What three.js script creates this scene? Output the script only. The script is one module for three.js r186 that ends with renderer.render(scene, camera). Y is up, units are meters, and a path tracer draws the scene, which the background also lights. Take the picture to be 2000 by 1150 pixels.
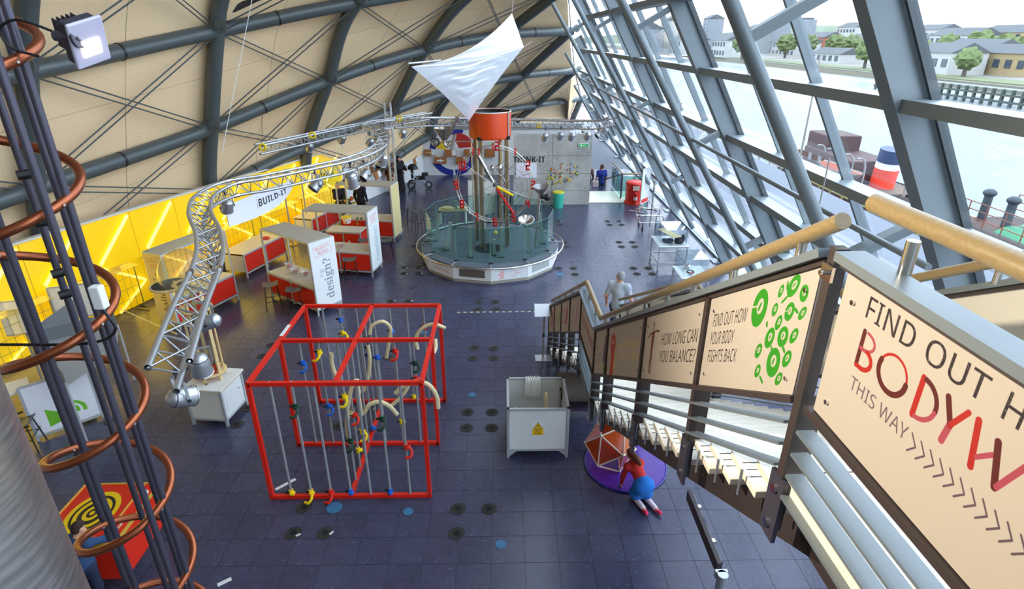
import * as THREE from 'three';
import { mergeGeometries } from 'three/addons/utils/BufferGeometryUtils.js';
import { RoundedBoxGeometry } from 'three/addons/geometries/RoundedBoxGeometry.js';
import { RectAreaLightUniformsLib } from 'three/addons/lights/RectAreaLightUniformsLib.js';

// ---------------------------------------------------------------- camera, sky, light
const V = (x, y, z) => new THREE.Vector3(x, y, z);
const FOC = 1130, EYE = 6.6, PITCH = Math.atan(504 / FOC), YAW = Math.atan(18 * Math.cos(PITCH) / FOC);
const scene = new THREE.Scene();
const camera = new THREE.PerspectiveCamera(2 * Math.atan(575 / FOC) * 180 / Math.PI, 2000 / 1150, 0.1, 3000);
camera.position.set(0, EYE, 0);
camera.rotation.set(-PITCH, -YAW, 0, 'YXZ');
scene.add(camera);
scene.background = new THREE.Color().setRGB(2.15, 2.45, 2.85);           // bright overcast sky
const renderer = new THREE.WebGLRenderer({ antialias: true });
renderer.toneMapping = THREE.LinearToneMapping;
renderer.toneMappingExposure = 2.15;
renderer.shadowMap.enabled = true;
RectAreaLightUniformsLib.init();

// ---------------------------------------------------------------- photograph pixel -> point on a known plane
const cP = Math.cos(PITCH), sP = Math.sin(PITCH), cY = Math.cos(YAW), sY = Math.sin(YAW);
function ray(x, y) {
  const u = (x - 1000) / FOC, v = (y - 575) / FOC, fw = cP - v * sP;
  return V(u * cY + fw * sY, -(sP + v * cP), -(fw * cY - u * sY));
}
const along = (r, t) => V(r.x * t, EYE + r.y * t, r.z * t);
const G = (x, y, Y = 0) => { const r = ray(x, y); return along(r, (Y - EYE) / r.y); };
const AZ = (x, y, z) => { const r = ray(x, y); return along(r, z / r.z); };
const AX = (x, y, X) => { const r = ray(x, y); return along(r, X / r.x); };

// ---------------------------------------------------------------- random, textures
let seed = 7;
const rnd = (a = 0, b = 1) => { seed = (seed * 1664525 + 1013904223) >>> 0; return a + (b - a) * seed / 4294967296; };
function valueNoise(w, h, cells, oct = 4) {
  const out = new Float32Array(w * h); let amp = 1, tot = 0, c = cells;
  for (let o = 0; o < oct; o++, amp *= 0.5, c *= 2) {
    const g = new Float32Array(c * c); for (let i = 0; i < g.length; i++) g[i] = rnd();
    tot += amp;
    for (let y = 0; y < h; y++) for (let x = 0; x < w; x++) {
      const fx = x / w * c, fy = y / h * c, x0 = Math.floor(fx), y0 = Math.floor(fy), x1 = (x0 + 1) % c, y1 = (y0 + 1) % c;
      let tx = fx - x0, ty = fy - y0; tx = tx * tx * (3 - 2 * tx); ty = ty * ty * (3 - 2 * ty);
      out[y * w + x] += amp * ((g[y0 * c + x0] * (1 - tx) + g[y0 * c + x1] * tx) * (1 - ty) + (g[y1 * c + x0] * (1 - tx) + g[y1 * c + x1] * tx) * ty);
    }
  }
  for (let i = 0; i < out.length; i++) out[i] /= tot;
  return out;
}
function dataTex(w, h, f, srgb = true, rx = 1, ry = 1) {
  const d = new Uint8Array(w * h * 4);
  for (let y = 0; y < h; y++) for (let x = 0; x < w; x++) { const c = f(x, y), i = (y * w + x) * 4; d[i] = c[0]; d[i + 1] = c[1]; d[i + 2] = c[2]; d[i + 3] = 255; }
  const t = new THREE.DataTexture(d, w, h); t.wrapS = t.wrapT = THREE.RepeatWrapping; t.magFilter = THREE.LinearFilter; t.minFilter = THREE.LinearFilter;
  if (srgb) t.colorSpace = THREE.SRGBColorSpace; t.repeat.set(rx, ry); t.needsUpdate = true; return t;
}
const clamp8 = (v) => Math.max(0, Math.min(255, v | 0));
function noiseTex(rgb, spread, cells = 8, size = 256, rep = [1, 1]) {
  const n = valueNoise(size, size, cells, 5);
  return dataTex(size, size, (x, y) => { const k = (n[y * size + x] - 0.5) * 2 * spread; return rgb.map((c) => clamp8(c * (1 + k))); }, true, ...rep);
}
function canvasTex(w, h, draw) {
  const c = document.createElement('canvas'); c.width = w; c.height = h; const g = c.getContext('2d'); draw(g, w, h);
  const t = new THREE.CanvasTexture(c); t.colorSpace = THREE.SRGBColorSpace; t.magFilter = THREE.LinearFilter; t.wrapS = t.wrapT = THREE.ClampToEdgeWrapping; return t;
}
const mat = (color, roughness = 0.6, metalness = 0, extra = {}) => new THREE.MeshPhysicalMaterial({ color: new THREE.Color(color), roughness, metalness, side: THREE.DoubleSide, ...extra });

// ---------------------------------------------------------------- geometry helpers
function box(w, h, d, x = 0, y = 0, z = 0, rx = 0, ry = 0, rz = 0) {
  const g = new THREE.BoxGeometry(w, h, d); if (rx || ry || rz) g.applyMatrix4(new THREE.Matrix4().makeRotationFromEuler(new THREE.Euler(rx, ry, rz))); g.translate(x, y, z); return g;
}
function rbox(w, h, d, x = 0, y = 0, z = 0, r = 0.01, ry = 0) { const g = new RoundedBoxGeometry(w, h, d, 2, Math.min(r, w / 2.1, h / 2.1, d / 2.1)); if (ry) g.rotateY(ry); g.translate(x, y, z); return g; }
const UPV = V(0, 1, 0);
function rod(a, b, r, seg = 10, r2 = r, cap = true) {
  const d = b.clone().sub(a), L = d.length(), g = new THREE.CylinderGeometry(r2, r, L, seg, 1, !cap);
  g.applyQuaternion(new THREE.Quaternion().setFromUnitVectors(UPV, d.normalize())); g.translate((a.x + b.x) / 2, (a.y + b.y) / 2, (a.z + b.z) / 2); return g;
}
function bar(a, b, w, h, up = UPV) {     // rectangular bar from a to b, h measured along "up"
  const d = b.clone().sub(a), L = d.length(); d.normalize();
  const s = new THREE.Vector3().crossVectors(up, d).normalize(), u = new THREE.Vector3().crossVectors(d, s).normalize();
  const g = new THREE.BoxGeometry(w, h, L); g.applyMatrix4(new THREE.Matrix4().makeBasis(s, u, d)); g.translate((a.x + b.x) / 2, (a.y + b.y) / 2, (a.z + b.z) / 2); return g;
}
const sweep = (pts, r, n = 64, seg = 8, closed = false) => new THREE.TubeGeometry(new THREE.CatmullRomCurve3(pts, closed, 'centripetal'), n, r, seg, closed);
const cyl = (r1, r2, h, x, y, z, seg = 24, open = false) => { const g = new THREE.CylinderGeometry(r1, r2, h, seg, 1, open); g.translate(x, y, z); return g; };
const sph = (r, x, y, z, sx = 1, sy = 1, sz = 1) => { const g = new THREE.SphereGeometry(r, 18, 12); g.scale(sx, sy, sz); g.translate(x, y, z); return g; };
const lathe = (pts, x = 0, y = 0, z = 0, seg = 28) => { const g = new THREE.LatheGeometry(pts.map((p) => new THREE.Vector2(p[0], p[1])), seg); g.translate(x, y, z); return g; };
const torus = (R, r, x, y, z, seg = 48, rx = Math.PI / 2) => { const g = new THREE.TorusGeometry(R, r, 8, seg); g.rotateX(rx); g.translate(x, y, z); return g; };
// a flat board with corners bottom-left, bottom-right, top-right, top-left as seen from its front, and thickness to the back; print coordinates on the front
function board(bl, br, tr, tl, th, faceOnly = false) {
  const n = new THREE.Vector3().crossVectors(br.clone().sub(bl), tl.clone().sub(bl)).normalize();
  const P = [], N = [], U = [], quad = (a, b, c, d, nn, uv) => { for (const [p, q] of [[a, 0], [b, 1], [c, 2], [a, 0], [c, 2], [d, 3]]) { P.push(p.x, p.y, p.z); N.push(nn.x, nn.y, nn.z); U.push(...uv[q]); } };
  const UV = [[0, 0], [1, 0], [1, 1], [0, 1]];
  quad(bl, br, tr, tl, n, UV);
  if (!faceOnly) {
    const k = n.clone().multiplyScalar(-th), F = [bl, br, tr, tl], B = F.map((p) => p.clone().add(k)), Z = [[0, 0], [0, 0], [0, 0], [0, 0]];
    quad(B[1], B[0], B[3], B[2], n.clone().negate(), Z);
    for (let i = 0; i < 4; i++) { const j = (i + 1) % 4, e = F[j].clone().sub(F[i]); quad(F[i], B[i], B[j], F[j], new THREE.Vector3().crossVectors(e, n).normalize(), Z); }
  }
  const g = new THREE.BufferGeometry(); g.setAttribute('position', new THREE.Float32BufferAttribute(P, 3)); g.setAttribute('normal', new THREE.Float32BufferAttribute(N, 3)); g.setAttribute('uv', new THREE.Float32BufferAttribute(U, 2)); return g;
}
function surf(f, nu, nv, repU = 1, repV = 1) {    // smooth parametric sheet
  const P = [], U = [], I = [];
  for (let j = 0; j <= nv; j++) for (let i = 0; i <= nu; i++) { const p = f(i / nu, j / nv); P.push(p.x, p.y, p.z); U.push(i / nu * repU, j / nv * repV); }
  for (let j = 0; j < nv; j++) for (let i = 0; i < nu; i++) { const a = j * (nu + 1) + i, b = a + 1, c = a + nu + 1, d = c + 1; I.push(a, b, d, a, d, c); }
  const g = new THREE.BufferGeometry(); g.setAttribute('position', new THREE.Float32BufferAttribute(P, 3)); g.setAttribute('uv', new THREE.Float32BufferAttribute(U, 2)); g.setIndex(I); g.computeVertexNormals(); return g;
}
const extr = (pts, depth, bevel = 0) => new THREE.ExtrudeGeometry(new THREE.Shape(pts.map((p) => new THREE.Vector2(p[0], p[1]))), { depth, bevelEnabled: bevel > 0, bevelSize: bevel, bevelThickness: bevel, bevelSegments: 1 });
function uvMetres(g, s = 1) {           // box-mapped print coordinates in metres
  const p = g.attributes.position, n = g.attributes.normal, u = new Float32Array(p.count * 2);
  for (let i = 0; i < p.count; i++) {
    const ax = Math.abs(n.getX(i)), ay = Math.abs(n.getY(i)), az = Math.abs(n.getZ(i));
    const [a, b] = ay > ax && ay > az ? [p.getX(i), p.getZ(i)] : ax > az ? [p.getZ(i), p.getY(i)] : [p.getX(i), p.getY(i)];
    u[i * 2] = a * s; u[i * 2 + 1] = b * s;
  }
  g.setAttribute('uv', new THREE.BufferAttribute(u, 2)); return g;
}
function merge(list) {
  if (!Array.isArray(list)) return list; if (list.length === 1) return list[0];
  return mergeGeometries(list.map((g) => { const h = g.index ? g.toNonIndexed() : g; for (const k of Object.keys(h.attributes)) if (!['position', 'normal', 'uv'].includes(k)) h.deleteAttribute(k); return h; }));
}
const counts = {};
const numbered = (n) => { const k = counts[n] = (counts[n] ?? -1) + 1; return k ? n + '_' + String(k).padStart(3, '0') : n; };
function mesh(name, geo, m, parent) { const o = new THREE.Mesh(merge(geo), m); o.name = parent ? name : numbered(name); (parent || scene).add(o); return o; }
function thing(name, label, category, pos = [0, 0, 0], turn = 0, group) {
  const o = new THREE.Group(); o.name = numbered(name); o.position.set(...pos); o.rotation.y = turn; scene.add(o);
  o.userData = { label, category }; if (group) o.userData.group = group; return o;
}
function single(name, geo, m, label, category, group) { const o = mesh(name, geo, m); o.userData = { label, category }; if (group) o.userData.group = group; return o; }
function struct(name, geo, m, label) { const o = geo ? mesh(name, geo, m) : new THREE.Group(); if (!geo) { o.name = numbered(name); scene.add(o); } o.userData = { kind: 'structure' }; if (label) { o.userData.label = label; } return o; }
function copyOf(o, pos, turn, label, group) { const c = o.clone(); c.name = numbered(o.name.replace(/_\d{3}$/, '')); scene.add(c); c.position.set(...pos); c.rotation.y = turn; c.userData = { ...o.userData }; if (label) c.userData.label = label; if (group) c.userData.group = group; return c; }

// ---------------------------------------------------------------- materials
const M = {
  red: mat('#d8200a', 0.42), redPanel: mat('#d02408', 0.5), white: mat('#dcdedd', 0.45), offwhite: mat('#d4d0c4', 0.6), alu: mat('#b9bcc0', 0.35, 0.75), aluFrame: mat('#b7babd', 0.45, 0.35), steel: mat('#c9c6bf', 0.22, 1), chrome: mat('#dcdcdc', 0.12, 1),
  black: mat('#111114', 0.5), dark: mat('#24262a', 0.55), darkBrown: mat('#3c3333', 0.5, 0.1), railGrey: mat('#76818a', 0.4, 0.3), wallSteel: mat('#727c82', 0.42, 0.15), roofSteel: mat('#4f5759', 0.4, 0.15), gunmetal: mat('#504e5c', 0.4, 0.5),
  copper: mat('#9c583c', 0.32, 0.85), wood: mat('#8f7c5b', 0.35, 0, { map: null }), paleWood: mat('#dcc28a', 0.5), grey: mat('#6c7076', 0.55), midGrey: mat('#8b8d90', 0.55), green: mat('#0d3b2b', 0.5), yellow: mat('#f2cf00', 0.45), blue: mat('#0b5ec4', 0.45),
  hose: mat('#dccfa2', 0.6), orange: mat('#d0420a', 0.35), clear: mat('#eef4f4', 0.03, 0, { transmission: 1, thickness: 0, ior: 1.45 }), glassGreen: mat('#bfe0db', 0.03, 0, { transmission: 1, thickness: 0, ior: 1.5 }),
  pane: mat('#e8eef0', 0.02, 0, { transmission: 1, thickness: 0, ior: 1.5 }), stool: mat('#5b5e63', 0.45, 0.4), pegboard: null, skin: mat('#d29a7c', 0.6), cloth: (c) => mat(c, 0.9),
};
// timber with grain along u
function woodTex(rgb, amount, w = 512, h = 128) {
  const n = valueNoise(w, h, 4, 5), fine = valueNoise(w, h, 16, 3);
  return dataTex(w, h, (x, y) => { const s = Math.sin((y / h * 9 + n[y * w + x] * 2.2) * 6.283) * 0.5 + (fine[((y * 5) % h) * w + ((x / 6) | 0)] - 0.5); return rgb.map((c) => clamp8(c * (1 + amount * s * 0.6))); });
}
M.wood.map = woodTex([255, 250, 240], 0.14); M.wood.map.repeat.set(2, 1);
const treadTex = woodTex([236, 228, 212], 0.08);
M.tread = mat('#ffffff', 0.4, 0, { map: treadTex });
const perfTex = (() => dataTex(64, 64, (x, y) => { const d = Math.hypot((x % 16) - 7.5, (y % 16) - 7.5); const k = d < 3.6 ? 0.5 : 1; return [214 * k, 208 * k, 196 * k]; }))();
M.perf = mat('#ffffff', 0.5, 0.1, { map: perfTex });
// ================================================================ FLOOR: dark slate tiles
const TILE = 0.4665, TX0 = G(958, 1150).x, TZ0 = -5.62;
{
  const floor = struct('floor', null, null, 'dark slate grey tiled exhibition floor');
  mesh('screed', box(30, 0.1, 70, 0, -0.062, -17), mat('#5d626e', 0.7), floor);
  const n = valueNoise(256, 256, 6, 5), f = valueNoise(256, 256, 48, 2);
  const slate = (k) => { const t = dataTex(256, 256, (x, y) => { const v = 1 + (n[y * 256 + x] - 0.5) * 0.2 + (f[y * 256 + x] - 0.5) * 0.18; return [60 * k * v, 62 * k * v, 86 * k * v].map(clamp8); }); return t; };
  const rT = dataTex(256, 256, (x, y) => { const v = 150 + (f[y * 256 + x] - 0.5) * 40; return [v, v, v].map(clamp8); }, false);
  const tm = [1, 0.97, 1.03].map((k) => mat('#ffffff', 0.43, 0, { map: slate(k), roughnessMap: rT }));
  const geos = [0, 1, 2, 3].map((q) => { const g = box(TILE - 0.005, 0.012, TILE - 0.005, 0, -0.006, 0); const u = g.attributes.uv; for (let i = 0; i < u.count; i++) u.setXY(i, u.getX(i) * 0.3 + q * 0.23, u.getY(i) * 0.3 + (q * q % 4) * 0.21); return g; });
  const cells = [];
  for (let i = -26; i <= 15; i++) for (let j = -2; j <= 58; j++) {
    const x = TX0 + (i + 0.5) * TILE, z = TZ0 + 1.5 - j * TILE;
    if (x > 7.0 || x < -13 || z > -3.6 && z < 3 && j < 0) continue;
    const seen = Math.abs(x) < 2.2 + -z * 0.95 && z < -4.9;
    cells.push([x, z, seen ? Math.hypot(x, z, EYE) : 99 + Math.hypot(x, z), (i * 7 + j * 13 + 400) % 3, (i * 5 + j * 3 + 400) % 4]);
  }
  cells.sort((a, b) => a[2] - b[2]);
  const rest = [[], [], []];
  cells.forEach(([x, z, , k, q], c) => {
    if (c < 300) { const t = mesh('tile', geos[q], tm[k], floor); t.position.set(x, 0, z); }
    else { const g = geos[q].clone(); g.translate(x, 0, z); rest[k].push(g); }
  });
  rest.forEach((r, k) => { const o = mesh('far_tiles', r, tm[k], floor); o.userData.kind = 'stuff'; });
}
// ================================================================ GLASS WALL (leaning in at the top), plane of the inner faces: x = 6.95 - 0.563 y
const LEAN = 0.563, WX = (y) => 6.95 - LEAN * y, NRM = V(1, LEAN, 0).normalize();      // NRM points out
const ridgeY = (z) => z < -24.8 ? Math.max(0.4, 7.87 + (z + 24.8) * 0.321) : Math.min(12.6, 7.87 + (z + 24.8) * 0.3);
const onWall = (y, z, out = 0) => V(WX(y) + NRM.x * out, y + NRM.y * out, z);
const frameZ = []; for (let k = -4; k <= 7; k++) frameZ.push(-5.55 - 5.88 * k);
{
  const win = struct('window_1', null, null, 'leaning wall of glass with grey steel columns and transoms');
  const outDepth = 0.33, darkBead = mat('#40474b', 0.4, 0.2);
  for (const z of frameZ) {
    const top = Math.min(ridgeY(z), 12.4); if (top < 1) continue;
    mesh('column', [bar(onWall(-0.1, z, outDepth / 2), onWall(top, z, outDepth / 2), 0.2, outDepth, NRM)], M.wallSteel, win);
    const plate = mesh('base_plate', box(0.9, 0.03, 0.42, 7.1, 0.015, z), M.railGrey, win);
    if (top > 4) {                                                 // inner tubular chord with struts
      const t1 = Math.min(top - 0.3, 11.5), near = z > -6, tab = near ? [[1.0, 0.77], [12.5, 1.15]] : [[1.0, 0.34], [12.5, 0.98]], inn = (y) => { let i = 0; while (i < tab.length - 2 && y > tab[i + 1][0]) i++; const [a, b] = tab[i], [c, d] = tab[i + 1]; return -(b + (d - b) * (y - a) / (c - a)); };
      mesh('tube_chord', sweep([1.3, 2.5, 4, 5.5, 7, 8.5, t1].filter((y) => y <= t1).map((y) => onWall(y, z + 0.02, inn(y))), 0.068, 40, 14), M.wallSteel, win);
      for (let y = 2.5; y < t1; y += 2.15) { const a = onWall(y + 0.25, z, 0.02), b = onWall(y + 0.25, z, inn(y + 0.25)); mesh('strut', bar(a, b, 0.1, 0.12, V(0, 0, 1)), M.wallSteel, win); }
    }
  }
  const zs = []; frameZ.forEach((z, i) => { zs.push([z, 1]); if (i < frameZ.length - 1) zs.push([z - 1.97, 0], [z - 3.93, 0]); });
  for (let r = 0; r <= 10; r++) {
    const y = 1.2 * r + 0.02;
    for (let i = 0; i < frameZ.length - 1; i++) {
      const z1 = frameZ[i] - 0.1, z2 = frameZ[i + 1] + 0.1, lim = ridgeY(z2); if (y > lim + 0.5 || y > 12.2) continue;
      mesh('transom', bar(V(WX(y) + 0.2, y, z1), V(WX(y) + 0.2, y, z2), 0.3, 0.12), M.wallSteel, win);
    }
  }
  for (let i = 0; i < zs.length - 1; i++) {
    const [z1, c1] = zs[i], z2 = zs[i + 1][0];
    if (!c1) mesh('mullion', [bar(onWall(0, z1, 0.29), onWall(Math.min(12.3, ridgeY(z1)), z1, 0.29), 0.055, 0.12, NRM)], M.wallSteel, win);
    if (c1) for (const s of [-1, 1]) mesh('mullion', [bar(onWall(0, z1 + s * 0.15, 0.31), onWall(Math.min(12.3, ridgeY(z1)), z1 + s * 0.15, 0.31), 0.035, 0.08, NRM)], darkBead, win);
    for (let r = 0; r <= 9; r++) {
      const y1 = 1.2 * r + 0.09, y2 = 1.2 * (r + 1), lim = ridgeY((z1 + z2) / 2); if (y1 > lim || y2 > 12.3) continue;
      mesh('pane', board(onWall(y1, z1 - 0.03, 0.32), onWall(y1, z2 + 0.03, 0.32), onWall(y2, z2 + 0.03, 0.32), onWall(y2, z1 - 0.03, 0.32), 0.01, true), M.pane, win);
    }
  }
  const pz = (z) => V(3.66, 4.78, z);
  mesh('blind_pipe', rod(pz(-4.6), pz(-30), 0.032, 10), M.wallSteel, win);
  for (let z = -6.5; z > -30; z -= 5.9) mesh('pipe_hanger', rod(pz(z), V(3.66, 5.35, z), 0.008, 5), M.alu, win);
  mesh('sill', [box(0.5, 0.1, 65, 7.15, 0.02, -14.5)], M.railGrey, win);
}
// ================================================================ ROOF: panelled vault on tubular ribs and purlins
const ROOF = (() => {
  const F = { 0: [-11.0, -13.1], 1: [-9.3, -17.9], 2: [-7.9, -21.8], 3: [-6.2, -26.2], 4: [-4.2, -30.5], 5: [-1.8, -34.5], 6: [1.0, -39.1], 7: [4.2, -44.9] };
  const D = { 0: [.955, .297], 1: [.93, .36], 2: [.87, .5], 3: [.80, .6], 4: [.72, .69], 5: [.66, .75], 6: [.7, .7], 7: [.75, .66] };
  const pxs = { 1: [[410, 352], [413, 250], [425, 60], [432, 0]], 2: [[600, 285], [640, 158], [695, 5]], 3: [[755, 235], [765, 218], [830, 97], [905, 0]], 4: [[845, 242], [883, 178], [985, 68], [1010, 48], [1073, 0]], 5: [[945, 225], [961, 207], [1020, 148], [1116, 60]], 6: [[1010, 237], [1048, 205], [1125, 138]], 7: [[1135, 192]] };
  const ribs = {};
  const hit = (k, x, y) => {
    const f = F[k], d = D[k], n = [d[1], -d[0]], r = ray(x, y), t = (n[0] * f[0] + n[1] * f[1]) / (n[0] * r.x + n[1] * r.z), p = along(r, t);
    return [p.y, (p.x - f[0]) * d[0] + (p.z - f[1]) * d[1]];
  };
  for (let k = 1; k <= 7; k++) {
    const T = pxs[k].map((p) => hit(k, ...p)).sort((a, b) => a[0] - b[0]);
    T.unshift([0, Math.min(T[0][1] - 0.2, T[0][1] * 0.4)]);
    ribs[k] = { F: F[k], D: D[k], T };
  }
  const topOn = (k, Y) => { const { F: f, D: d, T } = ribs[k]; T.push([Y, (WX(Y) + 0.25 - f[0]) / d[0]]); };
  topOn(1, 12.3); ribs[1].T.splice(-1, 0, [9.6, ribs[1].T.at(-2)[1] + 2.0]); topOn(2, 11); topOn(3, 9.6); topOn(4, 8.4);
  const shape = [[0, -0.1], [2.5, 0.25], [4, 0.75], [6, 1.45], [7.5, 2.2], [9.6, 4.2]];
  const mk = (k, f, d) => { ribs[k] = { F: f, D: d, T: shape.map((p) => [...p]) }; topOn(k, 12.5); };
  mk(0, F[0], D[0]); mk(-1, [-12.6, -8.0], [.98, .2]); mk(-2, [-13.4, -2.4], [1, 0.05]); mk(-3, [-13.6, 3.5], [1, 0]); mk(-4, [-13.6, 10], [1, 0]); mk(-5, [-13.6, 18.2], [1, 0]);
  const at = (k, Y) => {
    const { F: f, D: d, T } = ribs[k]; let i = 0; while (i < T.length - 2 && Y > T[i + 1][0]) i++;
    const a = T[i], b = T[i + 1], p = T[Math.max(0, i - 1)], q = T[Math.min(T.length - 1, i + 2)], t = (Y - a[0]) / (b[0] - a[0]), h = b[0] - a[0];
    const sl = (m, n) => (n[1] - m[1]) / Math.max(1e-6, n[0] - m[0]), m0 = i ? (sl(p, a) + sl(a, b)) / 2 : sl(a, b), m1 = i < T.length - 2 ? (sl(a, b) + sl(b, q)) / 2 : sl(a, b);
    const t2 = t * t, t3 = t2 * t, s = (2 * t3 - 3 * t2 + 1) * a[1] + (t3 - 2 * t2 + t) * h * m0 + (-2 * t3 + 3 * t2) * b[1] + (t3 - t2) * h * m1;
    return V(f[0] + d[0] * s, Y, f[1] + d[1] * s);
  };
  const top = (k) => ribs[k].T.at(-1)[0];
  // heights at which the purlins cross the ribs
  const H = { D: { 3: 1.3, 4: 2.0, 5: 2.57, 6: 2.66, 7: 2.53 }, C: { 0: 1.6, 1: 2.2, 2: 2.99, 3: 3.76, 4: 4.25, 5: 4.77, 6: 4.78 }, B: { '-5': 2.2, '-4': 2.2, '-3': 2.2, '-2': 2.4, '-1': 2.9, 0: 3.5, 1: 4.14, 2: 5.24, 3: 6.14, 4: 6.66, 5: 6.83 }, A: { '-5': 4.6, '-4': 4.6, '-3': 4.6, '-2': 4.8, '-1': 5.3, 0: 5.95, 1: 6.74, 2: 7.54, 3: 8.2, 4: 8.35 }, Z: { '-5': 7.6, '-4': 7.6, '-3': 7.6, '-2': 8.0, '-1': 8.4, 0: 8.9, 1: 9.5, 2: 9.6, 3: 9.55 } };
  return { ribs, at, top, H };
})();
{
  const roof = struct('ceiling', null, null, 'beige panelled vault carried by grey tubular ribs and purlins');
  const { at, top, H } = ROOF;
  const nt = valueNoise(256, 256, 24, 3);
  const skinTex = dataTex(256, 256, (x, y) => { const k = 1 + (nt[y * 256 + x] - 0.5) * 0.1 - ((x % 8 < 2 && y % 8 < 2) ? 0.1 : 0); return [236 * k, 206 * k, 164 * k].map(clamp8); }, true, 6, 6);
  const pm = mat('#ffffff', 0.85, 0, { map: skinTex });
  const keys = [-5, -4, -3, -2, -1, 0, 1, 2, 3, 4, 5, 6, 7];
  const out = (k, Y, o) => { const p = at(k, Y), q = at(k, Math.max(0, Math.min(top(k), Y + 0.05))), r = at(k, Math.max(0, Y - 0.05)), t = q.sub(r).normalize(), { D: d } = ROOF.ribs[k]; const side = V(-d[1], 0, d[0]); const n = new THREE.Vector3().crossVectors(t, side).normalize(); if (n.x * d[0] + n.z * d[1] > 0 && n.y < 0.3 || n.y < -0.01) n.negate(); return p.addScaledVector(n, o); };
  const rowsOf = (k) => [0, ...['D', 'C', 'B', 'A', 'Z'].map((r) => H[r][k] ?? (r === 'D' || r === 'C' ? Math.min(0.6, top(k)) : top(k))), top(k)];
  for (let i = 0; i < keys.length - 1; i++) {
    const a = keys[i], b = keys[i + 1], ra = rowsOf(a), rb = rowsOf(b);
    const OFF = 0.3, back = [];
    for (let r = 0; r < 6; r++) {
      const A0 = ra[r], A1 = ra[r + 1], B0 = rb[r], B1 = rb[r + 1]; if (A1 - A0 < 0.05 && B1 - B0 < 0.05) continue;
      const f = (u, v, o) => out(a, A0 + (A1 - A0) * v, o).lerp(out(b, B0 + (B1 - B0) * v, o), u);
      for (let pu = 0; pu < 2; pu++) for (let pv = 0; pv < 2; pv++) {
        const e = 0.0011;
        mesh('ceiling_panel', surf((u, v) => f(pu / 2 + e + u * (0.5 - 2 * e), pv / 2 + e + v * (0.5 - 2 * e), OFF), 3, 3), pm, roof);
      }
      back.push(surf((u, v) => f(u, v, OFF + 0.06), 2, 4));
    }
    mesh('roof_deck', back, M.darkBrown, roof);
  }
  for (const k of keys) { const pts = []; const b0 = k >= 0 && k <= 4 ? 2.15 : 0; for (let j = 0; j <= 16; j++) pts.push(at(k, b0 + (top(k) - b0) * j / 16)); mesh('rib', sweep(pts, 0.2, 60, 16), M.roofSteel, roof); }
  for (const r of ['D', 'C', 'B', 'A', 'Z']) {
    const ks = Object.keys(H[r]).map(Number).sort((a, b) => a - b), pts = ks.map((k) => at(k, H[r][k]));
    mesh('purlin', sweep(pts, 0.19, 90, 16), M.roofSteel, roof);
    const cv = new THREE.CatmullRomCurve3(pts, false, 'centripetal');      // dark straps round the purlin
    for (let j = 0; j < ks.length - 1; j++) { const t = (j + 0.42) / (ks.length - 1), p = cv.getPoint(t), d = cv.getTangent(t); mesh('strap', rod(p.clone().addScaledVector(d, -0.03), p.clone().addScaledVector(d, 0.03), 0.2, 16), M.black, roof); }
  }
  // paired tie rods crossing each bay
  const tie = (k1, Y1, k2, Y2) => { const a = at(k1, Y1), b = at(k2, Y2); const u = V(0, 0.07, 0); mesh('tie_rod', [rod(a.clone().add(u), b.clone().add(u), 0.018, 6), rod(a.clone().sub(u), b.clone().sub(u), 0.018, 6)], M.roofSteel, roof); };
  const order = ['D', 'C', 'B', 'A', 'Z'];
  for (let r = 0; r < 4; r++) for (let i = 2; i < keys.length - 1; i++) {
    const a = keys[i], b = keys[i + 1], lo = H[order[r]], hi = H[order[r + 1]];
    if (lo[a] !== undefined && hi[b] !== undefined) tie(a, lo[a], b, hi[b]);
    if (hi[a] !== undefined && lo[b] !== undefined) tie(a, hi[a], b, lo[b]);
  }
  for (const r of order) for (const k of Object.keys(H[r]).map(Number)) if (k >= 0) {       // gusset plates and pins where the ties meet
    const p = at(k, H[r][k]); mesh('gusset', [cyl(0.17, 0.17, 0.05, 0, 0, 0, 16).rotateX(1.2).translate(p.x + 0.22, p.y + 0.1, p.z + 0.25), rod(V(p.x + 0.2, p.y + 0.1, p.z + 0.18), V(p.x + 0.24, p.y + 0.1, p.z + 0.42), 0.045, 8)], M.roofSteel, roof);
  }
}
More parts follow.
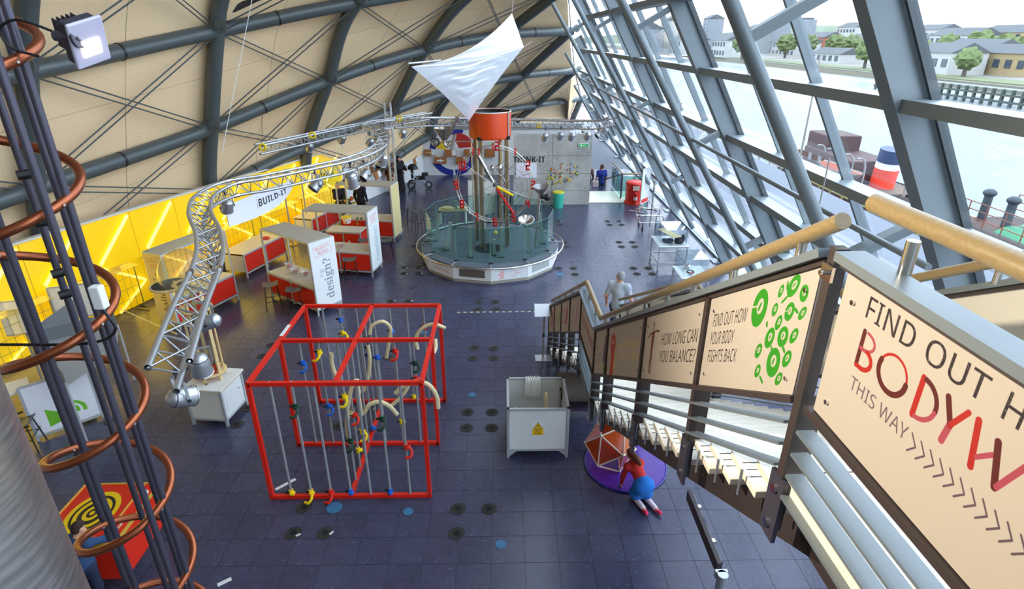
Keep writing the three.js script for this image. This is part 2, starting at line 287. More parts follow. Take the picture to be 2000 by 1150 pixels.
// ================================================================ WALLS
const yw = (z) => -10.67 + (z < -11.74 ? (-11.74 - z) * 0.34 : (-11.74 - z) * 0.34);       // plan line of the yellow wall
{
  const wm = mat('#d2d3d4', 0.75);
  // rear wall and balcony behind and below the viewer
  struct('wall_rear', box(30, 15, 0.2, -3, 5, 18.3), mat('#cfccc6', 0.8));
  struct('wall_left', board(V(-13.3, -0.1, 18.2), V(yw(-8.2), -0.1, -8.2), V(yw(-8.2), 2.5, -8.2), V(-13.3, 2.5, 18.2), 0.15), wm);
  struct('balcony_slab', [box(9.2, 0.3, 17.8, -1.7, 4.67, 9.3)], mat('#8f8f92', 0.6), 'upper floor slab the view is taken from');
  // grey end walls round the far exhibits
  const e0 = V(yw(-23.66), 0, -23.66), e1 = V(-4.15, 0, -30.1), e2 = V(3.4, 0, -30.1);
  const up = (p, h) => V(p.x, h, p.z);
  const wl = struct('wall_corner', null, null, 'white wall beside the yellow light wall');
  mesh('wall_panel', board(e0, e1, up(e1, 2.3), up(e0, 2.5), 0.12), wm, wl);
  const mid = e0.clone().lerp(e1, 0.45); mesh('wall_panel_joint', bar(up(mid, 0).add(V(0.01, 0, 0.01)), up(mid, 2.4).add(V(0.01, 0, 0.01)), 0.012, 0.01, V(0, 0, 1)), M.midGrey, wl);
  const wb = struct('wall_far', null, null, 'white far wall with a large ring painted on it');
  mesh('wall_panel', board(e1, e2, up(e2, 2.3), up(e1, 2.3), 0.12), mat('#ffffff', 0.7, 0, { map: canvasTex(1504, 460, (g, w, h) => {
    g.fillStyle = '#d6d7d8'; g.fillRect(0, 0, w, h); const s = w / 7.55, X = (x) => (x + 4.15) * s, Y = (y) => h - y * s;
    const c = AZ(885, 297, -30.1); const R = 1.22 * s;
    const ringPart = (a0, a1, col) => { g.beginPath(); g.arc(X(c.x), Y(c.y), R, a0, a1); g.arc(X(c.x), Y(c.y), R * 0.74, a1, a0, true); g.closePath(); g.fillStyle = col; g.fill(); };
    ringPart(1.6, 2.65, '#162a8c'); ringPart(0.25, 1.5, '#162a8c'); ringPart(3.3, 3.75, '#162a8c'); ringPart(4.2, 5.2, '#162a8c');
    g.beginPath(); g.arc(X(c.x + 0.3), Y(c.y + 0.2), R * 0.62, 4.3, 6.2); g.lineTo(X(c.x + 0.3), Y(c.y + 0.2)); g.closePath(); g.fillStyle = '#b4231c'; g.fill();
    g.beginPath(); g.moveTo(X(c.x - 0.9), Y(c.y + 0.2)); g.lineTo(X(c.x - 0.45), Y(c.y + 0.75)); g.lineTo(X(c.x - 0.3), Y(c.y + 0.1)); g.fillStyle = '#d9b928'; g.fill();
    g.fillStyle = '#9a9a9a'; g.fillRect(0, Y(0.95), w, 2);
  }) }), wb);
  mesh('wall_beam', [box(8.6, 0.28, 0.3, -0.3, 2.45, -30.2)], M.midGrey, wb);
  // far gable beyond the stairhead: pale glazed end
  const gb = struct('window_2', null, null, 'glazed far gable beyond the exhibition walls');
  const gz = -47.5; for (let x = -1; x <= 7; x += 1.6) mesh('mullion', box(0.08, 4, 0.1, x, 1.5, gz), M.wallSteel, gb); for (const y of [0, 1.6, 3.2]) mesh('transom', box(9, 0.08, 0.1, 3, y, gz), M.wallSteel, gb);
}
// ---- yellow light wall
{
  const w = struct('wall_yellow', null, null, 'backlit yellow panel wall with diagonal light tubes');
  const zN = -8.2, zF = -23.66, N = 12, at = (t, y, o = 0) => { const z = zN + (zF - zN) * t; return V(yw(z) + 0.947 * o, y, z + 0.32 * o); };
  const ym = mat('#e8c200', 0.35, 0, { emissive: new THREE.Color('#ecb800'), emissiveIntensity: 0.19, clearcoat: 0.3 });
  const glow = mat('#fff6b0', 0.5, 0, { emissive: new THREE.Color('#ffe030'), emissiveIntensity: 0.42 });
  mesh('wall_core', board(at(0, 0, -0.06), at(1, 0, -0.06), at(1, 2.5, -0.06), at(0, 2.5, -0.06), 0.1), M.offwhite, w);
  for (let i = 0; i < N; i++) {
    const a = i / N + 0.0006, b = (i + 1) / N - 0.0006, fold = i % 2 ? 0.0 : 0.03;
    mesh('yellow_panel', board(at(a, 0.02, fold), at(b, 0.02, 0.03 - fold), at(b, 2.48, 0.03 - fold), at(a, 2.48, fold), 0.02), ym, w);
    const c1 = at(a + 0.012, 1.42, 0.06), c2 = at(b - 0.006, 2.42, 0.06), c3 = at(b - 0.004, 0.62, 0.06), c4 = at(a + 0.02, 0.04, 0.06);
    mesh('light_tube', bar(c1, c2, 0.03, 0.085, V(0.3, 0, -0.95)), glow, w);
    mesh('light_tube', bar(c1.clone().add(V(0, -0.09, 0)), c3, 0.03, 0.06, V(0.3, 0, -0.95)), glow, w);
    mesh('light_tube', bar(c3, c4, 0.03, 0.06, V(0.3, 0, -0.95)), glow, w);
  }
  mesh('capping', bar(at(0, 2.52, 0), at(1, 2.52, 0), 0.14, 0.05), M.offwhite, w);
  for (const t of [0.2, 0.5, 0.8]) {
    const L = new THREE.RectAreaLight(new THREE.Color('#ffd21c'), 0.8, 4.2, 2.2), p = at(t, 1.25, 0.14); L.position.copy(p); L.lookAt(p.clone().add(V(0.947, 0, 0.32))); L.name = 'yellow_wall_light'; scene.add(L);
  }
  // wording on the wall beside its far end
  const pr = canvasTex(512, 256, (g) => { g.fillStyle = '#f4d000'; g.fillRect(0, 0, 512, 256); g.fillStyle = '#1a1a1a'; g.font = 'bold 120px sans-serif'; g.fillText('Ideas', 60, 120); g.fillStyle = '#6b5a10'; for (let i = 0; i < 3; i++) for (let x = 80; x < 300 - i * 40; x += 16) g.fillRect(x, 158 + i * 24, 11, 7); });
  mesh('wall_print', board(at(0.9, 1.2, 0.07), at(0.985, 1.2, 0.07), at(0.985, 1.9, 0.07), at(0.9, 1.9, 0.07), 0.01, true), mat('#ffffff', 0.5, 0, { map: pr }), w);
}
// ---- concrete THINK-IT wall
{
  const zT = -24.2, x0 = 0.42, x1 = 3.66;
  const n = valueNoise(512, 512, 6, 6), f = valueNoise(512, 512, 64, 2);
  const con = mat('#ffffff', 0.8, 0, { map: dataTex(512, 512, (x, y) => { const k = 1 + (n[y * 512 + x] - 0.5) * 0.3 + (f[y * 512 + x] - 0.5) * 0.12; return [172 * k, 170 * k, 166 * k].map(clamp8); }, true, 0.4, 0.4) });
  const w = struct('wall_concrete', null, null, 'free-standing fair-faced concrete wall of large panels');
  mesh('wall_core', box(x1 - x0 - 0.04, 2.95, 0.24, (x0 + x1) / 2, 1.475, zT - 0.16), M.midGrey, w);
  const ys = [0, 0.62, 1.35, 2.08, 2.97], xs = [x0, 2.03, x1];
  for (let i = 0; i < 2; i++) for (let j = 0; j < 4; j++) {
    const g = uvMetres(box(xs[i + 1] - xs[i] - 0.014, ys[j + 1] - ys[j] - 0.014, 0.06, (xs[i] + xs[i + 1]) / 2, (ys[j] + ys[j + 1]) / 2, zT - 0.03)); const p = mesh('concrete_panel', g, con, w);
    for (const sx of [0.12, 0.88]) for (const sy of [0.15, 0.85]) { mesh('tie_hole', cyl(0.022, 0.022, 0.01, 0, 0, 0, 10).rotateX(Math.PI / 2).translate(xs[i] + (xs[i + 1] - xs[i]) * sx, ys[j] + (ys[j + 1] - ys[j]) * sy, zT + 0.003), M.grey, p); }
  }
  mesh('return_end', uvMetres(box(0.3, 2.96, 1.2, x1 - 0.15, 1.48, zT - 0.66)), con, w);
}
// ================================================================ OUTSIDE: promenade, river, ship, far bank
{
  struct('ground', uvMetres(box(11.6, 0.4, 170, 12.9, -2.2, -60), 0.2), mat('#ffffff', 0.9, 0, { map: noiseTex([125, 104, 96], 0.16, 12) }), 'pinkish paved riverside promenade');
  struct('lawn_strip', uvMetres(box(2.6, 0.42, 60, 8.8, -2.18, -30), 0.3), mat('#ffffff', 1, 0, { map: noiseTex([103, 110, 88], 0.2, 24) }), 'pale grass strip under the glass wall');
  const wn = valueNoise(512, 512, 20, 4);
  const bump = dataTex(512, 512, (x, y) => { const v = clamp8(wn[y * 512 + x] * 255); return [v, v, v]; }, false, 60, 220);
  struct('water', surf((u, v) => V(18.4 + u * 82, -3.5, 40 - v * 640), 1, 1), mat('#747c80', 0.2, 0, { bumpMap: bump, bumpScale: 0.18 }), 'pale rippled river');
  struct('quay_wall', box(0.5, 2.2, 170, 18.45, -3.1, -60), mat('#58524d', 0.9));
  const bank = struct('far_bank', null, null, 'far river bank with grass edge and open ground');
  mesh('embankment', [bar(V(99, -2.9, 60), V(99, -2.9, -600), 3, 1.6)], mat('#676457', 0.95), bank);
  mesh('bank_grass', box(9, 0.3, 660, 104, -2.0, -270), mat('#616747', 1), bank);
  mesh('bank_ground', uvMetres(box(420, 0.3, 900, 318, -2.05, -270), 0.02), mat('#ffffff', 1, 0, { map: noiseTex([122, 117, 110], 0.16, 10) }), bank);
  const hills = (x, z, w, h, d, c, ry = 0) => { const o = struct('hills', surf((u, v) => V((u - 0.5) * d, Math.sin(u * Math.PI) * Math.pow(Math.sin(v * Math.PI), 0.4) * h * (0.55 + 0.25 * Math.sin(v * 9 + x) + 0.2 * Math.sin(v * 23 + z)) - 2, (v - 0.5) * w), 6, 40), mat(c, 1), 'low wooded hills beyond the far bank'); o.position.set(x, 0, z); o.rotation.y = ry; };
  hills(420, -560, 1100, 22, 160, '#66705e', 0.65); hills(330, -330, 240, 17, 70, '#6c7456', 0.7);
  // promenade railing: white with a yellow stretch
  const rail = (z1, z2, m, label, n) => { const t = thing('promenade_railing', label, 'railing', [18.2, -2, (z1 + z2) / 2]); const L = Math.abs(z2 - z1); for (let i = 0; i <= n; i++) mesh('post', box(0.07, 1.15, 0.07, 0, 0.575, -L / 2 + L * i / n), m, t); for (const y of [0.25, 0.5, 0.75, 1.1]) mesh('rail', bar(V(0, y, -L / 2), V(0, y, L / 2), 0.05, 0.05), m, t); };
  rail(-14, -24, mat('#868787', 0.6), 'white riverside railing next to the tarpaulined barge', 8); rail(-24.2, -34, mat('#7d7836', 0.6), 'yellow riverside railing in front of the steamer', 8); rail(-34.2, -70, mat('#7e807e', 0.6), 'white riverside railing running on past the steamer', 20);
  // steamer
  const s = thing('moored_steamer', 'brown-hulled steamer with a red, white and navy funnel', 'ship', [24.5, -4.6, -37.9]);
  const hull = surf((u, v) => { const z = (v - 0.5) * 18 - 4, k = Math.pow(Math.sin(Math.min(1, Math.max(0.02, 0.5 + (0.5 - Math.abs(v - 0.5)) * 1.0)) * Math.PI / 2), 1.2) * Math.min(1, (0.5 - Math.abs(v - 0.5)) * 5 + 0.12), a = (u - 0.5) * Math.PI; return V(Math.sin(a) * 2.4 * k, 2.0 - Math.cos(a) * 2.4 + Math.abs(v - 0.5) * 0.9, z); }, 12, 24);
  mesh('hull', [hull], mat('#4e312c', 0.7), s); mesh('deck', [box(4.2, 0.08, 13, 0, 2.1, -4)], mat('#58493e', 0.8), s);
  const cab = mesh('deckhouse', [rbox(3, 1.5, 6.5, 0, 2.9, -3.5, 0.1), rbox(2.4, 1.2, 3, 0, 4.1, -5.6, 0.1)], mat('#472f2c', 0.7), s);
  for (let i = 0; i < 4; i++) mesh('porthole', box(0.04, 0.5, 0.5, -1.52, 3.0, -5.6 + i * 1.4), mat('#747b7e', 0.3), cab);
  const fn = V(0.3, 0, 0.6), ft = V(0.3, 0, 1.0); const fb = (y1, y2, r, m) => mesh('funnel_band', rod(V(fn.x, y1, fn.z + (y1 - 2) * 0.12), V(fn.x, y2, fn.z + (y2 - 2) * 0.12), r, 24), m, s);
  fb(1.9, 3.45, 0.72, mat('#d9402c', 0.5)); fb(3.45, 3.85, 0.73, mat('#dcdcdc', 0.5)); fb(3.85, 4.65, 0.74, mat('#2c3c5c', 0.5));
  for (const [x, z, h] of [[0, -10, 8], [0, 3.4, 5]]) mesh('mast', rod(V(x, 2, z), V(x, 2 + h, z), 0.09, 8, 0.05), mat('#7b7871', 0.6), s);
  for (const z of [-6, -4.6, -2.4, -1.0]) mesh('davit', sweep([V(-1.4, 2.1, z + 2.2), V(-1.45, 3.7, z + 2.2), V(-1.7, 4.1, z + 2.2), V(-2.1, 4.1, z + 2.2)], 0.06, 16, 6), mat('#878787', 0.5), s);
  const bt = thing('lifeboat', 'white lifeboat with orange lining slung beside the steamer', 'boat', [22.2, -1.4, -38.0]);
  mesh('boat_hull', surf((u, v) => { const k = Math.sqrt(Math.max(0, 1 - Math.pow(2 * v - 1, 2) * 0.97)), a = (u - 0.5) * Math.PI; return V(Math.sin(a) * 0.75 * k, -Math.cos(a) * 0.7 * k + 0.35 * Math.abs(v - 0.5), (v - 0.5) * 4.6); }, 10, 18), mat('#888886', 0.5), bt);
  mesh('lining', surf((u, v) => { const k = Math.sqrt(Math.max(0, 1 - Math.pow(2 * v - 1, 2) * 0.97)); return V((u - 0.5) * 1.4 * k, -0.1 + 0.35 * Math.abs(v - 0.5), (v - 0.5) * 4.4); }, 4, 14), mat('#78311a', 0.7), bt);
  // barge with green tarpaulin
  const bp = G(1930, 450, -2.6), bg = thing('barge', 'work barge covered with a green tarpaulin and orange rails', 'boat', [bp.x + 1.5, -3.45, bp.z + 2.5]);
  mesh('barge_hull', rbox(4, 1.2, 8, 0, 0.3, -1, 0.2), mat('#3b2b25', 0.8), bg);
  mesh('tarpaulin', surf((u, v) => V((u - 0.5) * 3.2, 0.9 + Math.sin(u * Math.PI) * (0.45 + 0.2 * Math.sin(v * 11) + 0.12 * Math.sin(u * 13 + v * 7)), (v - 0.35) * 6), 14, 18), mat('#216e4c', 0.6), bg);
  for (const z of [-2.6, -4.2]) mesh('vent_cowl', [cyl(0.2, 0.22, 1.6, -0.6, 1.6, z), sph(0.32, -0.6, 2.4, z, 1, 0.7, 1)], mat('#2f353d', 0.6), bg);
  for (const x of [-1.8, 1.8]) { for (let i = 0; i < 6; i++) mesh('rail_post', rod(V(x, 0.8, -5 + i * 1.2), V(x, 2.1, -5 + i * 1.2), 0.03, 6), mat('#743b27', 0.6), bg); for (const y of [1.3, 1.7, 2.1]) mesh('handrail', rod(V(x, y, -5), V(x, y, 1), 0.025, 6), mat('#743b27', 0.6), bg); }
  // timber jetty
  const j0 = G(1845, 170, -2.2), j = thing('timber_jetty', 'dark green timber jetty on rows of piles', 'jetty', [j0.x - 4, -3.5, j0.z + 10]);
  mesh('jetty_deck', box(3, 0.4, 46, 0, 2.3, 0), mat('#575e59', 0.9), j); const pl = mat('#343e39', 0.9);
  for (let i = 0; i < 24; i++) { mesh('pile', box(0.4, 2.9, 0.4, -1.6, 1.1, -22.5 + i * 1.96), pl, j); } for (const y of [0.7, 1.7]) mesh('waling', box(0.3, 0.3, 46, -1.7, y, 0), pl, j);
  // buildings on the far bank: x, z, width (z), height, depth, colour, kind
  const tone = { w: ['#a5a4a0', 'white'], b: ['#7d8288', 'blue-grey'], r: ['#8f5a48', 'brick red'], s: ['#9a8763', 'sandstone'], g: ['#7a7d7f', 'grey'] };
  const polar = [[13, 330, 16, 12, 12, 'b', 4], [15, 345, 10, 16, 10, 'w', 5], [16.5, 320, 20, 7, 14, 'w', 2], [18.4, 350, 9, 17, 8, 'b', 5], [20, 300, 18, 7, 12, 'w', 2], [22, 360, 12, 12, 10, 'g', 3], [23.5, 380, 9, 18, 9, 'b', 5], [25.2, 330, 24, 6, 12, 'w', 2], [27.2, 410, 22, 8, 12, 'r', 2], [30.2, 375, 24, 7, 12, 'g', 2], [31.6, 420, 30, 7.5, 12, 'b', 2], [33.4, 370, 28, 6.5, 12, 'w', 2], [29.2, 470, 22, 14, 12, 'w', 3], [25.6, 480, 10, 19, 10, 'b', 5], [35.6, 190, 14, 5, 9, 'w', 1], [37.6, 215, 18, 6, 8, 's', 2], [36.4, 330, 26, 9, 12, 'w', 2], [39.2, 330, 22, 10, 12, 's', 3], [39.6, 190, 18, 5, 8, 's', 1], [34.6, 440, 24, 12, 14, 'w', 2], [28.2, 250, 20, 3, 8, 'w', 1], [33, 225, 18, 3, 8, 'r', 1]];
  const blocks = polar.map(([az, d, ...r]) => [Math.round(Math.sin(az / 57.3) * d), Math.round(-Math.cos(az / 57.3) * d), ...r]);
  const seenTone = {};
  blocks.forEach(([x, z, w, h, d, t, fl], i) => {
    const k = tone[t][1], near = h > 18 ? 'tower block' : h < 6 ? 'low shed' : 'terrace block'; const key = k + near;
    const b = thing('bank_building', 'distant ' + k + ' ' + near + ' standing on the far river bank', 'building', [x, -2, z], 0, 'far bank ' + key);
    mesh('wall', box(d, h, w, 0, h / 2, 0), mat(tone[t][0], 0.9), b);
    mesh('roof', h > 18 ? box(d * 0.7, 1.2, w * 0.7, 0, h + 0.6, 0) : extr([[-d / 2 - 0.4, 0], [d / 2 + 0.4, 0], [0, Math.min(3, d * 0.25)]], w + 0.6).translate(0, h, -w / 2 - 0.3), mat('#515356', 0.9), b);
    const wm = mat('#39424c', 0.3); for (let f = 0; f < fl; f++) { const n = Math.max(2, Math.round(w / 4)); for (let q = 0; q < n; q++) mesh('window', box(0.2, Math.min(1.8, h / fl * 0.55), w / n * 0.5, -d / 2 - 0.05, (f + 0.55) * h / fl, -w / 2 + (q + 0.5) * w / n), wm, b); }
  });
  // rows of small pale houses further back
  for (let i = 0; i < 46; i++) { const az = (12 + i * 0.62) / 57.3, dd = 505 + (i % 5) * 20, z = -Math.cos(az) * dd, x = Math.sin(az) * dd, w = rnd(7, 14), h = rnd(4, 8), k = ['#8f8e89', '#6c6d6f', '#7a5848', '#857b60'][i % 4]; const b = thing('hill_house', ['off-white', 'grey', 'brick', 'cream'][i % 4] + ' house in the rows behind the far bank', 'house', [x, -2, z], 0, 'houses behind the far bank'); mesh('wall', box(9, h, w, 0, h / 2, 0), mat(k, 0.9), b); mesh('roof', extr([[-5, 0], [5, 0], [0, 3]], w + 0.6).translate(0, h, -w / 2 - 0.3), mat('#565a60', 0.9), b); }
  const cm = mat('#5f6b42', 1), tr = mat('#4e473e', 1);
  const trees = [[30.4, 205, 5], [31.2, 280, 6], [34.0, 250, 5], [35.6, 276, 6], [37.4, 292, 7], [38.9, 262, 6], [40.2, 240, 6], [37, 175, 4], [28, 300, 6], [26, 290, 6], [24.4, 290, 6], [21, 265, 6], [33, 300, 7], [29.2, 310, 6]].map(([az, d, r]) => [Math.sin(az / 57.3) * d, -Math.cos(az / 57.3) * d, r, r]);
  trees.forEach(([x, z, r, h], i) => { const t = thing('bare_tree', 'bushy olive-green tree on the far river bank', 'tree', [x, -2, z], i, 'trees on the far bank'); mesh('trunk', cyl(0.3, 0.5, h, 0, h / 2, 0, 7), tr, t); const g = new THREE.IcosahedronGeometry(r * 0.62, 3), p = g.attributes.position; for (let q = 0; q < p.count; q++) { const v = V(p.getX(q), p.getY(q), p.getZ(q)), k = 1 + 0.22 * Math.sin(v.x * 2.1 + i) * Math.cos(v.y * 2.7) + 0.14 * Math.sin(v.z * 4.1); p.setXYZ(q, v.x * k, v.y * k * 0.85 + h, v.z * k); } g.computeVertexNormals(); mesh('crown', g, cm, t); });
}
// ================================================================ STAIRCASE (one straight stair with a mid landing), local x = 0 is the near side face
{
  const SZ = -2.0, TURN = 0.0227;
  const st = thing('staircase', 'steel staircase with pale timber treads and printed balustrade panels', 'staircase', [1.24, 0, SZ], TURN);
  const W = 1.62, top = 4.82, mid = 2.24, zA = 0, zB = -4.35, zC = -5.5, zD = -9.75;       // zA top of flight, zB..zC landing, zD foot
  const nose = (z) => z > zA ? top : z > zB ? top + (z - zA) * (top - mid) / (zA - zB) : z > zC ? mid : Math.max(0, mid + (z - zC) * mid / (zC - zD));
  // treads: thick boards
  const flight = (z0, y0, z1, y1, n) => { for (let i = 0; i < n; i++) { const t = i / n, z = z0 + (z1 - z0) * (i + 0.5) / n, y = y0 + (y1 - y0) * (i + 1) / n, g = (z0 - z1) / n; const tr = mesh('tread', uvMetres(rbox(W - 0.06, 0.045, g + 0.05, W / 2, y - 0.022 + 0.0, z, 0.006)).rotateY(0), M.tread, st);
    mesh('tread_groove', [0.3, 0.5, 0.7].map((k) => box(W - 0.1, 0.003, 0.006, W / 2, y + 0.001, z + (k - 0.5) * g)), M.darkBrown, tr);
    if (i % 1 === 0) mesh('tread_bolt', rod(V(-0.0, y - 0.12, z + 0.05), V(-0.0, y + 0.05, z + 0.05), 0.008, 6), M.alu, tr); } };
  flight(zA, top, zB, mid, 16); flight(zC, mid, zD, 0, 14);
  mesh('top_landing', uvMetres(box(W, 0.08, 2.2, W / 2, top - 0.04, 1.1)), M.tread, st); mesh('mid_landing', uvMetres(box(W, 0.06, zB - zC, W / 2, mid - 0.03, (zB + zC) / 2)), M.tread, st);
  // stringers: deep dark plates under the treads
  const strg = (x, z0, y0, z1, y1, d = 0.3) => bar(V(x, y0 - d / 2 - 0.05, z0), V(x, y1 - d / 2 - 0.05, z1), 0.03, d);
  for (const x of [0.16, W - 0.16]) { mesh('stringer', [strg(x, 0.1, top - 0.02, zB - 0.1, mid - 0.02), strg(x, zB + 0.05, mid - 0.1, zC - 0.05, mid - 0.1), strg(x, zC, mid, zD + 0.1, 0.16), strg(x, 2.2, top - 0.05, 0, top - 0.05)], M.darkBrown, st); }
  mesh('soffit_beam', [bar(V(W / 2, top - 0.42, 0.2), V(W / 2, mid - 0.42, zB), 0.3, 0.22), bar(V(W / 2, mid - 0.4, zB), V(W / 2, mid - 0.4, zC), 0.3, 0.22)], M.darkBrown, st);
  const dm = M.darkBrown, PH = 0.42, TH = 1.06;                                           // panel bottom and top rail heights above the nosing
  const P = (z, h) => V(0, nose(z) + h, z);
  // one bay of balustrade between two posts: rails, panel, three lower bars
  const bay = (z0, z1, tex, side = 0, lines = 3) => {
    const X = side, q = (z, h) => P(z, h).add(V(X, 0, 0)), e = 0.03;
    mesh('top_rail', bar(q(z0, TH), q(z1, TH), 0.11, 0.035), M.railGrey, st); mesh('top_rail_edge', bar(q(z0, TH - 0.02), q(z1, TH - 0.02), 0.05, 0.05), dm, st); mesh('mid_rail', bar(q(z0, PH - 0.02), q(z1, PH - 0.02), 0.06, 0.03), dm, st);
    for (let k = 1; k <= lines; k++) mesh('lower_bar', bar(q(z0, PH - 0.02 - k * 0.115), q(z1, PH - 0.02 - k * 0.115), 0.075, 0.014), M.railGrey, st);
    if (side) { mesh('panel', board(q(z1 + e, PH), q(z0 - e, PH), q(z0 - e, TH - 0.04), q(z1 + e, TH - 0.04), 0.012), M.offwhite, st); return; }
    const pn = mesh('panel', board(q(z1 + e, PH).add(V(-0.004, 0, 0)), q(z0 - e, PH).add(V(-0.004, 0, 0)), q(z0 - e, TH - 0.04).add(V(-0.004, 0, 0)), q(z1 + e, TH - 0.04).add(V(-0.004, 0, 0)), 0.012), panelMat, st);
    if (tex) mesh('print', board(q(z1 + e, PH).add(V(-0.008, 0, 0)), q(z0 - e, PH).add(V(-0.008, 0, 0)), q(z0 - e, TH - 0.04).add(V(-0.008, 0, 0)), q(z1 + e, TH - 0.04).add(V(-0.008, 0, 0)), 0.002, true), mat('#ffffff', 0.55, 0, { map: tex }), pn);
    for (const [z, h] of [[z0 - 0.1, PH + 0.08], [z0 - 0.1, TH - 0.14], [z1 + 0.1, PH + 0.08], [z1 + 0.1, TH - 0.14]]) mesh('panel_clip', cyl(0.01, 0.01, 0.01, 0, 0, 0, 8).rotateZ(Math.PI / 2).translate(-0.012, nose(z) + h, z), M.chrome, pn);
  };
  const post = (z, x = 0, drop = 0.3) => { const pp = mesh('post', [bar(V(x, nose(z) - drop, z), V(x, nose(z) + TH + 0.01, z), 0.05, 0.05, V(0, 0, 1)), bar(V(x + 0.045, nose(z) - drop * 0.2, z), V(x + 0.045, nose(z) + PH, z), 0.09, 0.012, V(0, 0, 1))], dm, st); mesh('base_plate', box(0.02, 0.34, 0.12, x - 0.02, nose(z) - 0.17, z), M.gunmetal, pp); for (const y of [-0.07, -0.27]) mesh('bolt', cyl(0.022, 0.022, 0.014, 0, 0, 0, 10).rotateZ(Math.PI / 2).translate(x - 0.035, nose(z) + y, z), M.chrome, pp); };
  const BG = '#b0a69c';
  const panelMat = mat(BG, 0.55);
  const T = (w, h, d) => canvasTex(w, h, (g) => { g.fillStyle = BG; g.fillRect(0, 0, w, h); d(g, w, h); });
  const line = (g, t, x, y, size, col, sx = 0.62, weight = '') => { if (sx > 2) { g.font = weight + size + 'px sans-serif'; sx = sx / g.measureText(t).width; } g.save(); g.translate(x, y); g.scale(sx, 1); g.font = weight + size + 'px sans-serif'; g.fillStyle = col; g.fillText(t, 0, 0); g.restore(); };
  // big panel of the top landing
  const texBig = T(2048, 600, (g) => {                                   // metres along the panel and up from its foot
    const X = (m) => (m - 0.04) * 985, Y = (m) => 600 - (m + 0.02) * 1000;
    const word = (t, x, y, cap, x2, col) => { g.save(); g.font = '100px sans-serif'; const w = g.measureText(t).width; g.translate(X(x), Y(y)); g.scale((X(x2) - X(x)) / w, cap * 1000 / 71); g.fillStyle = col; g.fillText(t, 0, 0); g.restore(); };
    word('FIND', 0.175, 0.462, 0.078, 0.43, '#1d1118'); word('OUT', 0.468, 0.462, 0.078, 0.705, '#1d1118'); word('HOW', 0.75, 0.462, 0.078, 1.0, '#1d1118');
    g.strokeStyle = BG; g.lineWidth = 1; for (let i = 0; i < 500; i++) { const x = X(0.17 + rnd() * 0.85), y = Y(0.455 + rnd() * 0.09); g.beginPath(); g.moveTo(x, y); g.lineTo(x + 5, y + 4); g.stroke(); }
    const stroke = (pts, col, lw) => { g.strokeStyle = col; g.lineWidth = lw; g.lineCap = 'round'; g.lineJoin = 'round'; g.beginPath(); pts.forEach((p, i) => (i ? g.lineTo(X(p[0]), Y(p[1])) : g.moveTo(X(p[0]), Y(p[1])))); g.stroke(); };
    const arc = (cx, cy, rx, ry, a0, a1, col, lw) => { g.strokeStyle = col; g.lineWidth = lw; g.lineCap = 'round'; g.beginPath(); g.ellipse(X(cx), Y(cy), rx * 985, ry * 1000, 0, a0, a1); g.stroke(); };
    const dk = '#4c0a0a', rd = '#9a160c', pk = '#963a4a', t = 0.415, b = 0.285;
    arc(0.22, 0.385, 0.05, 0.032, -1.5, 1.5, pk, 11); stroke([[0.205, t], [0.205, b]], dk, 20); stroke([[0.205, 0.352], [0.235, 0.352]], pk, 14); arc(0.225, 0.32, 0.05, 0.036, -1.2, 1.6, rd, 17); stroke([[0.205, b], [0.235, b]], rd, 17);
    arc(0.378, 0.35, 0.066, 0.064, 3.4, 6.6, rd, 9); arc(0.378, 0.35, 0.066, 0.064, 0.0, 3.5, dk, 20);
    stroke([[0.50, t], [0.50, b]], rd, 21); arc(0.505, 0.35, 0.07, 0.065, -1.5, 0.1, dk, 17); arc(0.505, 0.35, 0.07, 0.065, 0.15, 1.5, pk, 15);
    stroke([[0.635, 0.35], [0.625, b]], pk, 22); stroke([[0.60, t], [0.635, 0.345]], dk, 20); stroke([[0.675, t], [0.635, 0.345]], rd, 17);
    stroke([[0.71, t], [0.735, b]], rd, 21); stroke([[0.74, 0.32], [0.78, 0.36]], pk, 14); stroke([[0.78, 0.40], [0.815, b]], dk, 21); stroke([[0.82, 0.29], [0.875, t]], pk, 17);
    arc(0.97, 0.35, 0.066, 0.064, 0, 6.28, rd, 18);
    g.save(); g.globalAlpha = 1; word('THIS WAY', 0.203, 0.188, 0.05, 0.508, '#5e4c56'); g.restore();
    for (let i = 0; i < 36; i++) { const x = 0.525 + i * 0.0395; stroke([[x, 0.232], [x + 0.027, 0.2], [x, 0.168]], '#54424e', 6); }
  });
  const texFight = T(1024, 640, (g) => {
    [['FIND OUT HOW', 405], ['YOUR BODY', 300], ['FIGHTS BACK', 370]].forEach(([t, w], i) => line(g, t, 70, 215 + i * 125, 118, '#1c1719', w));
    const blob = (x, y, rx, ry, rot, open) => { g.save(); g.translate(x, y); g.rotate(rot); g.fillStyle = '#23800f'; g.beginPath(); g.ellipse(0, 0, rx, ry, 0, 0, 6.3); g.fill(); g.fillStyle = BG; g.beginPath(); g.ellipse(rx * 0.05, -ry * 0.1, rx * 0.42, ry * 0.42, 0, 0, 6.3); g.fill(); if (open) g.fillRect(-rx * 1.1, -ry * 0.18, rx * 1.1, ry * 0.1); g.fillStyle = '#23800f'; g.beginPath(); g.ellipse(0, -ry * 0.08, rx * 0.13, ry * 0.26, 0.4, 0, 6.3); g.fill(); g.restore(); };
    const bar2 = (x, y, l, r) => { g.save(); g.translate(x, y); g.rotate(r); g.fillStyle = '#23800f'; g.beginPath(); g.ellipse(0, 0, l, 8, 0, 0, 6.3); g.fill(); g.restore(); };
